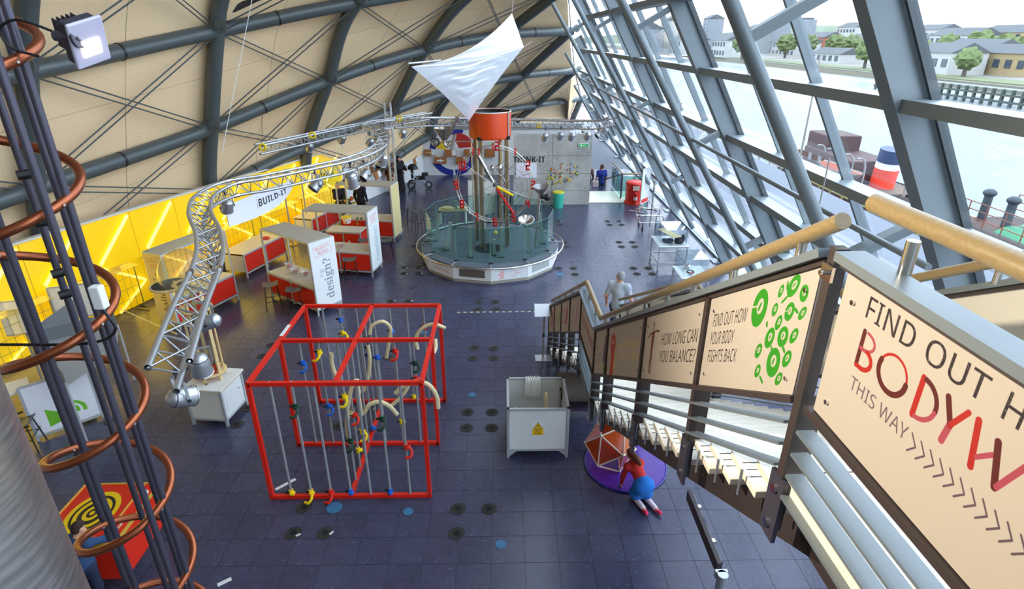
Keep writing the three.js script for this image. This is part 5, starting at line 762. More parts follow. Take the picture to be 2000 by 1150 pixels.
// ================================================================ ROUND PLATFORM with glass screens, ball machine and orange drum
const RC = V(-0.45, 0, -17.7);
const edgeM = mat('#4f8f88', 0.3);
const screenGlass = mat('#cde9e4', 0.03, 0, { transmission: 1, thickness: 0, ior: 1.5 });
{
  const t = thing('round_platform', 'twelve-sided white platform with a steel rim and grey deck', 'platform', [RC.x, 0, RC.z]), N = 12, R = 2.2, H = 0.5;
  const vx = (i, r, y) => { const a = (i / N) * 6.28319 + 0.03; return V(Math.sin(a) * r, y, Math.cos(a) * r); };
  const words = (kind) => canvasTex(512, 220, (g) => { g.fillStyle = '#dcdfe2'; g.fillRect(0, 0, 512, 220); g.fillStyle = '#e08a7a'; if (kind === 0) { g.font = 'bold 56px serif'; g.fillText('Creativity', 40, 70); g.fillText('Innovation', 130, 160); g.fillStyle = '#e8b5aa'; for (let i = 0; i < 2; i++) for (let x = 60; x < 420; x += 14) g.fillRect(x + i * 70, 88 + i * 88, 9, 6); } else { g.save(); g.translate(190, 215); g.rotate(-1.5708); g.font = 'bold 110px serif'; g.fillText('idea', 0, -20); g.restore(); g.font = '40px serif'; g.fillText('Ideas', 280, 80); g.fillText('Ideas', 330, 135); g.fillText('Idea', 270, 190); g.font = '26px serif'; g.fillText('ideas', 400, 60); g.fillText('ideas', 240, 40); } });
  const w0 = mat('#ffffff', 0.5, 0, { map: words(0) }), w1 = mat('#ffffff', 0.5, 0, { map: words(1) });
  for (let i = 0; i < N; i++) {
    const a = vx(i - 1, R, 0.1), b = vx(i, R, 0.1), c = vx(i, R, H), d = vx(i - 1, R, H);
    const p = mesh('skirt_panel', board(a, b, c, d, 0.03), M.white, t); mesh('plinth', board(vx(i - 1, R * 0.985, 0), vx(i, R * 0.985, 0), vx(i, R * 0.985, 0.1), vx(i - 1, R * 0.985, 0.1), 0.03), mat('#a39c90', 0.6), t);
    const sc = (u, v, o) => a.clone().lerp(b, u).add(V(0, (H - 0.1) * v, 0)).addScaledVector(V(Math.sin((i - 0.5) / N * 6.28319), 0, Math.cos((i - 0.5) / N * 6.28319)), o);
    if (i === 0 || i === 2) mesh('speaker_grille', board(sc(0.16, 0.22, 0.008), sc(0.84, 0.22, 0.008), sc(0.84, 0.8, 0.008), sc(0.16, 0.8, 0.008), 0.006), i ? mat('#aab0ad', 0.6, 0.3) : mat('#6c645c', 0.6, 0.3), p);
    if (i === 11) mesh('panel_print', board(sc(0.04, 0.06, 0.004), sc(0.96, 0.06, 0.004), sc(0.96, 0.94, 0.004), sc(0.04, 0.94, 0.004), 0.002, true), w0, p); if (i === 1 || i === 3) mesh('panel_print', board(sc(0.04, 0.06, 0.004), sc(0.96, 0.06, 0.004), sc(0.96, 0.94, 0.004), sc(0.04, 0.94, 0.004), 0.002, true), w1, p);
    // glass screens above the deck
    const g1 = vx(i - 1, 2.02, H + 0.08), g2 = vx(i, 2.02, H + 0.08), up = V(0, 1.05, 0); mesh('glass_screen', board(g1.clone().lerp(g2, 0.012), g1.clone().lerp(g2, 0.988), g1.clone().lerp(g2, 0.988).add(up), g1.clone().lerp(g2, 0.012).add(up), 0.012, true), screenGlass, t); { const q1 = g1.clone().lerp(g2, 0.012), q2 = g1.clone().lerp(g2, 0.988); mesh('glass_edge', [rod(q1, q1.clone().add(up), 0.006, 5), rod(q2, q2.clone().add(up), 0.006, 5), rod(q1.clone().add(up), q2.clone().add(up), 0.006, 5)], edgeM, t); }
    mesh('glass_clip', [rbox(0.12, 0.04, 0.05, g2.x, H + 0.1, g2.z, 0.008), rbox(0.05, 0.04, 0.04, g2.x, H + 1.1, g2.z, 0.008)], M.black, t);
    mesh('rim_bracket', rod(vx(i, 2.0, H + 0.06), vx(i, 2.34, H + 0.04), 0.015, 6), M.alu, t);
  }
  mesh('deck', cyl(R - 0.02, R - 0.02, 0.04, 0, H, 0, 48), mat('#5a626e', 0.6), t); mesh('rim', torus(2.34, 0.028, 0, H + 0.04, 0, 80), M.steel, t); mesh('floor_pit', cyl(0.42, 0.42, 0.02, -0.05, H + 0.03, 0.5, 36), M.black, t);
}
{
  // tower of four tall steel posts carrying the orange drum
  const t = thing('drum_tower', 'four brown-silver posts carrying an orange drum on the round platform', 'exhibit', [-0.4, 0.52, -17.75]);
  const rz = 0.56; for (const a of [0.55, 2.1, 3.7, 5.25]) { const x = Math.cos(a) * rz, z = Math.sin(a) * rz; const p = mesh('post', [box(0.1, 3.35, 0.1, x, 1.68, z)], mat('#9d9076', 0.35, 0.7), t); mesh('post_tube', rod(V(x + 0.07, 0, z + 0.05), V(x + 0.07, 4.1, z + 0.05), 0.028, 12), M.steel, p); mesh('clamp', rbox(0.2, 0.1, 0.18, x + 0.02, 3.36, z, 0.01), M.black, t); }
  const dr = mesh('drum', lathe([[0.6, 3.32], [0.63, 3.38], [0.63, 4.08], [0.6, 4.08], [0.6, 3.5], [0, 3.5]], 0, 0, 0, 56), M.orange, t); mesh('drum_rim', torus(0.625, 0.016, 0, 4.08, 0, 64), M.white, dr); mesh('drum_lining', lathe([[0.595, 4.07], [0.59, 3.55], [0, 3.54]], 0, 0, 0, 40), M.dark, dr);
  // ladder rungs between two posts
  for (let i = 0; i < 9; i++) mesh('rung', rod(V(0.32, 0.3 + i * 0.33, 0.1), V(0.62, 0.3 + i * 0.33, 0.1), 0.008, 6), M.steel, t); mesh('ladder_rail', rod(V(0.32, 0, 0.1), V(0.32, 3.2, 0.1), 0.014, 8), M.steel, t);
}
{
  // big wire clock wheel with red numerals
  const z = RC.z + 0.75, c = AZ(966, 360, z), t = thing('clock_wheel', 'large wire clock wheel with red numerals one to twelve', 'clock', [c.x, c.y, c.z]), R = 1.13;
  for (const [r, dz] of [[R, 0.06], [R, -0.06], [R - 0.07, 0]]) mesh('wheel_ring', new THREE.TorusGeometry(r, 0.011, 6, 72).translate(0, 0, dz), M.steel, t);
  mesh('inner_ring', new THREE.TorusGeometry(0.32, 0.008, 6, 40), M.steel, t); mesh('hub', cyl(0.06, 0.06, 0.2, 0, 0, 0, 16).rotateX(1.5708), M.steel, t);
  for (const a of [0.3, 0.8, 2.55, 2.62, 2.0, 3.6, 4.4, 5.3, 5.9]) mesh('spoke', [rod(V(0, 0, 0.03), V(Math.cos(a) * R, Math.sin(a) * R, 0), 0.008, 6)], M.steel, t);
  const wob = []; for (let i = 0; i < 5; i++) wob.push(new THREE.TorusGeometry(0.3 + i * 0.12, 0.004, 5, 36, 3 + i * 0.5).rotateZ(i * 1.3).rotateX(0.1 * i).translate(0.05 * i, -0.02 * i, 0.02 * i)); mesh('wire_loops', wob, M.dark, t);
  const rm = mat('#cf1716', 0.5), D = [[0, 0, 0, 0], 0];
  const segs = { 0: 'abcdef', 1: 'bc', 2: 'abged', 3: 'abgcd', 4: 'fgbc', 5: 'afgcd', 6: 'afgedc', 7: 'abc', 8: 'abcdefg', 9: 'abcdfg' }, S = { a: [0, 1, 1, 1], b: [1, 1, 1, 0.5], c: [1, 0.5, 1, 0], d: [0, 0, 1, 0], e: [0, 0, 0, 0.5], f: [0, 0.5, 0, 1], g: [0, 0.5, 1, 0.5] };
  for (let n = 1; n <= 12; n++) {
    const a = Math.PI / 2 - n * Math.PI / 6, s = String(n), w = 0.09, h = 0.22, geo = [];
    [...s].forEach((ch, i) => { for (const k of segs[ch]) { const [x1, y1, x2, y2] = S[k], ox = (i - (s.length - 1) / 2) * (w + 0.07) - w / 2, ext = 0.016; geo.push(bar(V(ox + x1 * w - (y1 === y2 ? ext : 0), (y1 - 0.5) * h - (x1 === x2 ? ext : 0), 0), V(ox + x2 * w + (y1 === y2 ? ext : 0), (y2 - 0.5) * h + (x1 === x2 && y2 > y1 ? ext : 0), 0), 0.045, 0.04, V(0, 0, 1))); } });
    mesh('numeral', merge(geo).translate(Math.cos(a) * (R + 0.0), Math.sin(a) * (R + 0.0), 0.1), rm, t);
  }
  const arm = (a, r1, r2, m, n) => { const p = mesh(n, [bar(V(Math.cos(a) * r1, Math.sin(a) * r1, 0.14), V(Math.cos(a) * r2, Math.sin(a) * r2, 0.14), 0.06, 0.06)], m, t); const st = []; for (let k = 0; k < 9; k++) { const r = r1 + (r2 - r1) * (k + 0.5) / 9; st.push(sph(0.022, Math.cos(a) * r, Math.sin(a) * r, 0.175)); } mesh('studs', st, mat(m.color, 0.4), p).userData.kind = 'stuff'; };
  arm(-0.5, 0.08, 0.62, M.yellow, 'yellow_hand'); arm(-0.98, 0.1, 0.98, mat('#cf1716', 0.5), 'red_hand');
}
{
  // short steel pedestals, dishes and funnels standing on the deck
  const ped = (px, py, h, label, o = {}) => { const p = G(px, py, 0.52), t = thing('exhibit_pedestal', label, 'pedestal', [p.x, 0.52, p.z]); const lean = o.lean || 0; mesh('post', bar(V(0, 0, 0), V(lean, h, 0), 0.1, 0.1, V(0, 0, 1)), mat('#aab3a8', 0.35, 0.6), t); mesh('foot', box(0.16, 0.02, 0.16, 0, 0.01, 0), M.dark, t); if (o.ring) mesh('ring', torus(0.06, 0.012, lean, h + 0.02, 0, 24), M.black, t); if (o.dish) { mesh('dish', lathe([[0, 0], [0.12, 0.02], [0.24, 0.09], [0.25, 0.1], [0.23, 0.1]], 0, 0, 0, 36).rotateX(0.35).translate(lean, h, 0.05), M.steel, t); } };
  ped(919, 502, 0.95, 'steel pedestal left of the pit in the deck'); ped(980, 502, 0.95, 'steel pedestal in front of the pit'); ped(1033, 492, 0.98, 'steel pedestal topped with a shallow dish', { dish: 1, lean: -0.1 }); ped(1061, 475, 1.05, 'steel pedestal with a black ring beside the glass screen', { ring: 1, lean: -0.14 }); ped(851, 470, 0.95, 'steel pedestal behind the blue lettered glass', { ring: 1, lean: 0.16 }); ped(873, 488, 0.9, 'leaning steel pedestal near the glass screen', { lean: 0.14 }); ped(892, 437, 0.85, 'short steel pedestal near the wooden tray'); ped(965, 498, 0.5, 'stubby pedestal with a yellow ball by the pit');
  { const p = G(968, 455, 1.0); single('yellow_ball', sph(0.055, p.x, 1.02, p.z), M.yellow, 'yellow ball on the stubby pedestal by the pit', 'ball'); }
  const pf = AZ(1056, 368, -16.6), f = thing('metal_funnel', 'wide dull metal funnel on a black motor outside the wheel', 'funnel', [pf.x, pf.y, pf.z], 0); mesh('cone', lathe([[0.05, -0.16], [0.22, 0.06], [0.235, 0.06], [0.07, -0.16]], 0, 0, 0, 36).rotateX(0.15), mat('#8f8b8c', 0.35, 0.8), f); mesh('motor', [cyl(0.08, 0.08, 0.2, 0, 0, 0, 18).rotateZ(1.4).translate(0.12, -0.24, 0), sph(0.11, 0.2, -0.26, 0)], M.black, f); mesh('stem', [rod(V(-0.02, -0.16, 0), V(-0.12, -1.85, -0.1), 0.045, 10)], M.steel, f);
  // high funnel and chutes at left of the drum
  const fz = -17.2, q = AZ(868, 262, fz), t = thing('hopper_funnel', 'steel hopper funnel with tube chutes left of the orange drum', 'funnel', [q.x, q.y, q.z]); const rel = (x, y, dz = 0) => { const p = AZ(x, y, fz + dz); return V(p.x - q.x, p.y - q.y, dz); };
  mesh('cone', lathe([[0.05, -0.17], [0.3, 0.18], [0.315, 0.18], [0.07, -0.17]], 0, 0, 0, 32), mat('#a59d93', 0.3, 0.85), t); mesh('elbow', sweep([V(0, -0.16, 0), V(0, -0.28, 0.02), V(0.06, -0.33, 0.02), V(0.14, -0.27, 0)], 0.05, 24, 10), M.steel, t); mesh('upper_tube', rod(rel(878, 262, 0.05), rel(893, 228, 0.1), 0.055, 14), M.steel, t); mesh('lower_tube', rod(rel(881, 292, 0.1), rel(889, 262, 0.1), 0.05, 14), M.steel, t); mesh('cross_rail', rod(rel(868, 277), rel(921, 276), 0.02, 8), M.steel, t); mesh('support_post', rod(rel(921, 276, 0), V(rel(921, 276).x, -q.y + 0.52, 0), 0.02, 8), M.steel, t);
  const sp = AZ(850, 278, fz); const o = thing('round_speaker', 'round black speaker with silver cone beside the hopper funnel', 'speaker', [sp.x, sp.y, sp.z], -0.2); mesh('case', cyl(0.125, 0.125, 0.14, 0, 0, 0, 28).rotateX(1.5708), M.dark, o); mesh('cone_ring', new THREE.TorusGeometry(0.075, 0.02, 8, 28).translate(0, 0, 0.07), M.alu, o); mesh('centre_cap', sph(0.035, 0, 0, 0.075), M.alu, o); mesh('speaker_arm', rod(V(0.1, -0.02, 0), V(0.5, 0.06, 0), 0.014, 6), M.steel, o);
  // mirrored ball parts inside the wheel
  for (const [x, y, r, l] of [[976, 327, 0.11, 'dark mirrored ball inside the clock wheel'], [961, 328, 0.08, 'small silver ball inside the clock wheel']]) { const p = AZ(x, y, RC.z + 0.2); const o2 = thing('mirror_ball', l, 'ball', [p.x, p.y, p.z]); mesh('ball_shell', sph(r, 0, 0, 0), M.chrome, o2); mesh('ball_arm', rod(V(0, 0, 0), V(0.05, -0.35, -0.1), 0.012, 6), M.steel, o2); }
  single('diagonal_chute', [rod(AZ(932, 300, RC.z + 0.5), AZ(962, 355, RC.z + 0.4), 0.06, 14)], M.steel, 'slanting steel tube chute crossing the clock wheel', 'chute');
  single('curved_spout', [sweep([G(948, 470, 0.52), G(948, 470, 0.52).add(V(0, 0.45, 0)), G(948, 470, 0.52).add(V(-0.05, 0.6, 0)), G(948, 470, 0.52).add(V(-0.16, 0.62, 0))], 0.04, 24, 10)], M.steel, 'bent steel spout rising by the pit', 'spout');
  // white screens and wooden tray behind the machine
  const wp = G(942, 420, 0.52), wb = thing('white_screen', 'tall white board standing behind the clock wheel', 'board', [wp.x, 0.52, wp.z]); mesh('screen_panel', box(1.0, 1.25, 0.02, 0, 0.66, 0), M.white, wb); mesh('screen_rail', box(1.02, 0.03, 0.03, 0, 1.3, 0), M.aluFrame, wb); for (const x of [-0.4, 0.4]) mesh('screen_clip', box(0.06, 0.04, 0.04, x, 0.06, 0.02), M.black, wb);
  single('black_cabinet', rbox(0.5, 0.95, 0.35, G(985, 425, 0.52).x, 1.0, G(985, 425, 0.52).z - 0.1, 0.01), M.black, 'black cabinet behind the red clock hand', 'cabinet');
  const tp2 = G(884, 418, 0.9), tr = thing('wooden_tray_table', 'pale wooden tray table with two round discs on the platform', 'table', [tp2.x, 0.52, tp2.z - 0.2]); mesh('tray', rbox(1.0, 0.05, 0.4, 0, 0.5, 0, 0.01), M.paleWood, tr); for (const x of [-0.2, 0.3]) mesh('disc', cyl(0.19, 0.19, 0.03, x, 0.56, 0, 28), M.paleWood, tr); for (const x of [-0.45, 0.45]) mesh('leg', box(0.05, 0.5, 0.3, x, 0.25, 0), M.white, tr);
  // etched word on the glass
  const et = canvasTex(128, 512, (g) => { g.clearRect(0, 0, 128, 512); g.save(); g.translate(95, 40); g.rotate(Math.PI / 2); g.fillStyle = '#5f7f98'; g.font = 'bold 96px serif'; g.fillText('solution', 0, 0); g.restore(); }); const ep = (x, y) => AZ(x, y, -16.45);
  single('etched_lettering', board(ep(862, 472), ep(872, 472), ep(872, 412), ep(862, 412), 0.001, true), mat('#ffffff', 0.6, 0, { map: et, transparent: true, alphaTest: 0.3 }), 'blue-grey vertical lettering on the glass screen', 'lettering');
}
// ---- hanging silver sail
{
  const A = AZ(803, 130, -13.5), B = AZ(1000, 26, -18.6), C = AZ(1023, 92, -17.6), D = AZ(916, 236, -16.5);
  const t = thing('silver_sail', 'shiny silver fabric sail stretched above the orange drum', 'sail', [A.x, A.y, A.z]); const sm = mat('#f4f6f8', 0.3, 0.45);
  const r = (p) => p.clone().sub(A); const a = r(A), b = r(B), c = r(C), d = r(D);
  const hang = (p, q, u, s) => p.clone().lerp(q, u).add(V(0, -s * 4 * u * (1 - u), 0)), seam = (u) => hang(a, c, u, 0.12);
  mesh('upper_sheet', surf((u, v) => seam(u).lerp(hang(a, b, u, 0.3), v).addScaledVector(V(0, 0.4, 1), 0.012 * Math.sin(u * 16 + v * 9) * Math.sin(v * Math.PI)), 50, 30), sm, t);
  mesh('lower_sheet', surf((u, v) => { const e = hang(a, d, v, -0.06), f2 = hang(c, d, v, -0.05), w = seam(u).lerp(d, v), w2 = e.lerp(f2, u); w.lerp(w2, 0.5 + 0.5 * Math.abs(2 * u - 1)); return w.addScaledVector(V(0.1, 0.5, 1), (0.035 * Math.sin(v * 34 + 3 * Math.sin(u * 3.1) + 2 * Math.sin(u * 11)) + 0.015 * Math.sin(v * 71 + u * 9)) * Math.sin(u * Math.PI) * (1 - v) * Math.min(1, v * 6) + 0.18 * Math.sin(u * Math.PI) * Math.sin(v * Math.PI)); }, 70, 110), sm, t);
  mesh('spar', rod(V(-0.06, 0.06, 0), r(AZ(860, 118, -14.2)), 0.022, 8), M.alu, t); for (const [p, q] of [[b, r(AZ(1003, -10, -18.6))], [c, r(AZ(1040, 80, -17.7))]]) mesh('guy_wire', rod(p, q, 0.006, 5), M.white, t);
}
// ================================================================ RIGHT SIDE TABLES, display stand, fire cabinet, sign frame
function caseTable(label, x0, z0, x1, z1, cs, items) {
  const W = x1 - x0, D = z0 - z1, t = thing('display_table', label, 'table', [x0, 0, z0]), H = 0.74;
  for (const x of [0, W]) for (const z of [0, -D]) mesh('leg', box(0.04, H, 0.04, x, H / 2, z), M.aluFrame, t); for (const x of [0, W]) mesh('side_rail', box(0.035, 0.035, D, x, 0.22, -D / 2), M.aluFrame, t); for (const z of [0, -D]) { mesh('low_rail', box(W, 0.035, 0.035, W / 2, 0.22, z), M.aluFrame, t); mesh('top_rail', box(W, 0.035, 0.035, W / 2, H - 0.03, z), M.aluFrame, t); }
  mesh('table_top', rbox(W + 0.08, 0.022, D + 0.08, W / 2, H + 0.011, -D / 2, 0.006), M.white, t);
  const c = thing('perspex_case', cs, 'case', [x0, 0, z0]), h = 0.5, y0 = H + 0.024, e = 0.03; const pm = mat('#f4f8fa', 0.03, 0, { transmission: 1, thickness: 0, ior: 1.4 });
  mesh('case_top', board(V(e, y0 + h, -e), V(W - e, y0 + h, -e), V(W - e, y0 + h, -D + e), V(e, y0 + h, -D + e), 0.006), pm, c); mesh('case_front', board(V(e, y0, -e), V(W - e, y0, -e), V(W - e, y0 + h, -e), V(e, y0 + h, -e), 0.006), pm, c); mesh('case_back', board(V(W - e, y0, -D + e), V(e, y0, -D + e), V(e, y0 + h, -D + e), V(W - e, y0 + h, -D + e), 0.006), pm, c); for (const x of [e, W - e]) mesh('case_side', board(V(x, y0, -D + e), V(x, y0, -e), V(x, y0 + h, -e), V(x, y0 + h, -D + e), 0.006), pm, c);
  const ed = []; for (const x of [e, W - e]) for (const z of [-e, -D + e]) ed.push(rod(V(x, y0, z), V(x, y0 + h, z), 0.004, 5)); mesh('case_edge', ed, M.white, c); return y0;
}
{
  const y = caseTable('white table carrying a case with a pale plank and black hat', 4.75, -16.62, 5.6, -17.6, 'clear perspex case over the plank and black hat');
  single('pale_plank', bar(V(4.95, y + 0.3, -17.45), V(5.3, y + 0.24, -16.75), 0.3, 0.02), M.paleWood, 'pale wooden plank propped inside the perspex case', 'plank'); const cp = thing('furry_hat', 'black furry hat lying at the plank end', 'hat', [5.4, y, -16.9]); mesh('hat_dome', sph(0.15, 0, 0.08, 0, 1, 0.75, 1), mat('#1e2026', 0.95), cp); mesh('hat_plume', sph(0.12, 0.12, 0.16, -0.02, 0.5, 1, 0.6), mat('#15161a', 1), cp);
  const gl = thing('folded_garment', 'dark patterned folded garment beside the black hat', 'garment', [5.08, y, -16.98]); mesh('garment_folds', [sph(0.13, 0, 0.05, 0, 1.1, 0.5, 1), sph(0.1, 0.1, 0.05, -0.08, 1, 0.6, 1.2), sph(0.09, -0.08, 0.05, -0.1, 1, 0.5, 1)], mat('#3a4258', 0.9), gl); single('small_tag', box(0.06, 0.03, 0.05, 5.12, y + 0.016, -16.72), M.grey, 'small grey tag in front of the garment', 'tag');
  const y2 = caseTable('white table carrying a case with a teapot and plate', 4.72, -14.1, 5.42, -14.95, 'clear perspex case over the teapot and plate');
  const tp3 = thing('silver_teapot', 'small silver teapot inside the perspex case', 'teapot', [5.05, y2, -14.75]); mesh('pot_body', lathe([[0, 0], [0.06, 0.005], [0.085, 0.06], [0.06, 0.11], [0.03, 0.12]], 0, 0, 0, 24), M.chrome, tp3); mesh('spout', rod(V(-0.07, 0.05, 0), V(-0.13, 0.11, 0), 0.014, 8), M.chrome, tp3); mesh('pot_handle', new THREE.TorusGeometry(0.04, 0.008, 6, 16).translate(0.1, 0.07, 0), M.chrome, tp3); mesh('lid_knob', sph(0.014, 0, 0.13, 0), M.black, tp3);
  const pl = thing('ring_plate', 'dark-rimmed plate lying in front of the teapot', 'plate', [5.05, y2, -14.5]); mesh('plate_rim', torus(0.09, 0.016, 0, 0.014, 0, 32), M.dark, pl); mesh('plate_well', cyl(0.08, 0.07, 0.008, 0, 0.006, 0, 24), M.white, pl); const cu = thing('painted_cup', 'white cup with red pattern near the plate', 'cup', [5.03, y2, -14.33]); mesh('cup_body', lathe([[0.03, 0], [0.055, 0.03], [0.06, 0.06]], 0, 0, 0, 20), M.white, cu); mesh('cup_band', torus(0.056, 0.008, 0, 0.045, 0, 24), M.red, cu); single('glass_tumbler', cyl(0.045, 0.04, 0.12, 5.33, y2 + 0.062, -14.28, 20, true), M.clear, 'clear tumbler in the case corner', 'tumbler'); single('teaspoon', [rod(V(4.9, y2 + 0.01, -14.62), V(4.96, y2 + 0.012, -14.8), 0.006, 5), sph(0.018, 4.96, y2 + 0.012, -14.81, 1, 0.4, 1.4)], M.dark, 'dark spoon lying beside the teapot', 'spoon');
  // tube trolley
  const sx = 5.45, sz = -20.7, s = thing('tube_trolley', 'chrome tube trolley with one tall post on casters', 'trolley', [sx, 0, sz]); mesh('tall_post', rod(V(0, 0.1, 0), V(0.02, 1.85, 0), 0.03, 14), M.steel, s); const loop = (y, z) => sweep([V(-0.42, y, z), V(-0.45, y + 0.12, z), V(-0.4, y + 0.24, z), V(0.1, y + 0.24, z), V(0.42, y + 0.24, z), V(0.46, y + 0.12, z), V(0.42, y, z), V(0, y, z)], 0.02, 60, 8, true); mesh('tube_loop', loop(0.3, 0.1), M.steel, s); mesh('tube_loop', loop(0.42, -0.5), M.steel, s); mesh('link_rail', [rod(V(-0.42, 0.3, 0.1), V(-0.42, 0.42, -0.5), 0.015, 8), rod(V(0.42, 0.3, 0.1), V(0.42, 0.42, -0.5), 0.015, 8)], M.steel, s); for (const [x, z] of [[-0.3, 0.1], [-0.3, -0.5], [0.35, -0.5], [0.35, 0.1]]) mesh('caster', [cyl(0.06, 0.06, 0.04, 0, 0, 0, 16).rotateZ(1.57).translate(x, 0.06, z), rod(V(x, 0.06, z), V(x, z < 0 ? 0.42 : 0.3, z), 0.015, 6)], M.black, s);
  // sign frame
  const fx = G(1245, 400), f = thing('sign_frame', 'tall white sign in a slim aluminium stand by the fire cabinet', 'sign', [fx.x + 0.05, 0, fx.z + 0.9], 0.9); mesh('sign_board', box(0.75, 1.45, 0.02, 0, 1.05, 0), M.white, f); mesh('sign_print', [board(V(-0.3, 0.36, 0.012), V(0.3, 0.36, 0.012), V(0.3, 0.52, 0.012), V(-0.3, 0.52, 0.012), 0.001, true)], M.red, f); for (const x of [-0.38, 0.38]) { mesh('frame_post', box(0.03, 1.8, 0.03, x, 0.9, 0), M.aluFrame, f); mesh('frame_foot', [bar(V(x, 0.02, -0.45), V(x, 0.02, 0.45), 0.05, 0.03), bar(V(x, 0.4, 0), V(x, 0.03, 0.4), 0.03, 0.03)], M.aluFrame, f); }
  // red fire point with extinguisher
  const p = V(5.62, 0, -24.5), e = thing('fire_point', 'red fire point stand with an extinguisher', 'fire stand', [p.x, 0, p.z]); mesh('stand', lathe([[0.4, 0], [0.4, 0.06], [0.36, 0.1], [0.36, 0.8], [0.4, 0.86], [0.3, 0.95], [0, 0.95]], 0, 0, 0, 28), M.red, e); mesh('notice', [board(V(-0.14, 0.62, 0.37), V(0.14, 0.62, 0.37), V(0.14, 0.82, 0.37), V(-0.14, 0.82, 0.37), 0.004)], mat('#f0e0d0', 0.6), e); mesh('extinguisher', [cyl(0.08, 0.08, 0.42, -0.02, 0.28, 0.42, 16), sph(0.08, -0.02, 0.49, 0.42)], M.red, e); mesh('extinguisher_label', cyl(0.082, 0.082, 0.14, -0.02, 0.3, 0.42, 16, true), M.white, e);
  // balustrade at the far stairhead and its timber floor
  struct('stairhead_floor', uvMetres(box(2.0, 0.02, 2.0, 4.7, 0.012, -25.5)), M.tread, 'pale timber strip at the far stairhead');
  const b = thing('stairhead_balustrade', 'glass balustrade with timber rail at the far stairhead', 'balustrade', [5.2, 0, -25.2]); mesh('glass', board(V(0, 0.05, 0), V(1.2, 0.05, 0), V(1.2, 1.0, 0), V(0, 1.0, 0), 0.012), M.glassGreen, b); mesh('glass', board(V(0, 0.05, -2.4), V(0, 0.05, 0), V(0, 1.0, 0), V(0, 1.0, -2.4), 0.012), M.glassGreen, b); mesh('post', [box(0.06, 1.08, 0.06, 0, 0.54, 0)], M.gunmetal, b); mesh('post', [box(0.06, 1.08, 0.06, 1.2, 0.54, 0)], M.gunmetal, b); mesh('rail', rod(V(0, 1.1, 0), V(1.3, 1.1, 0), 0.035, 12), M.wood, b); mesh('rail', rod(V(0, 1.1, 0), V(0, 1.1, -2.4), 0.035, 12), M.wood, b); mesh('newel_rail', rod(V(0, 1.1, 0), V(-0.5, 0.3, -2.3), 0.03, 10), M.gunmetal, b);
}
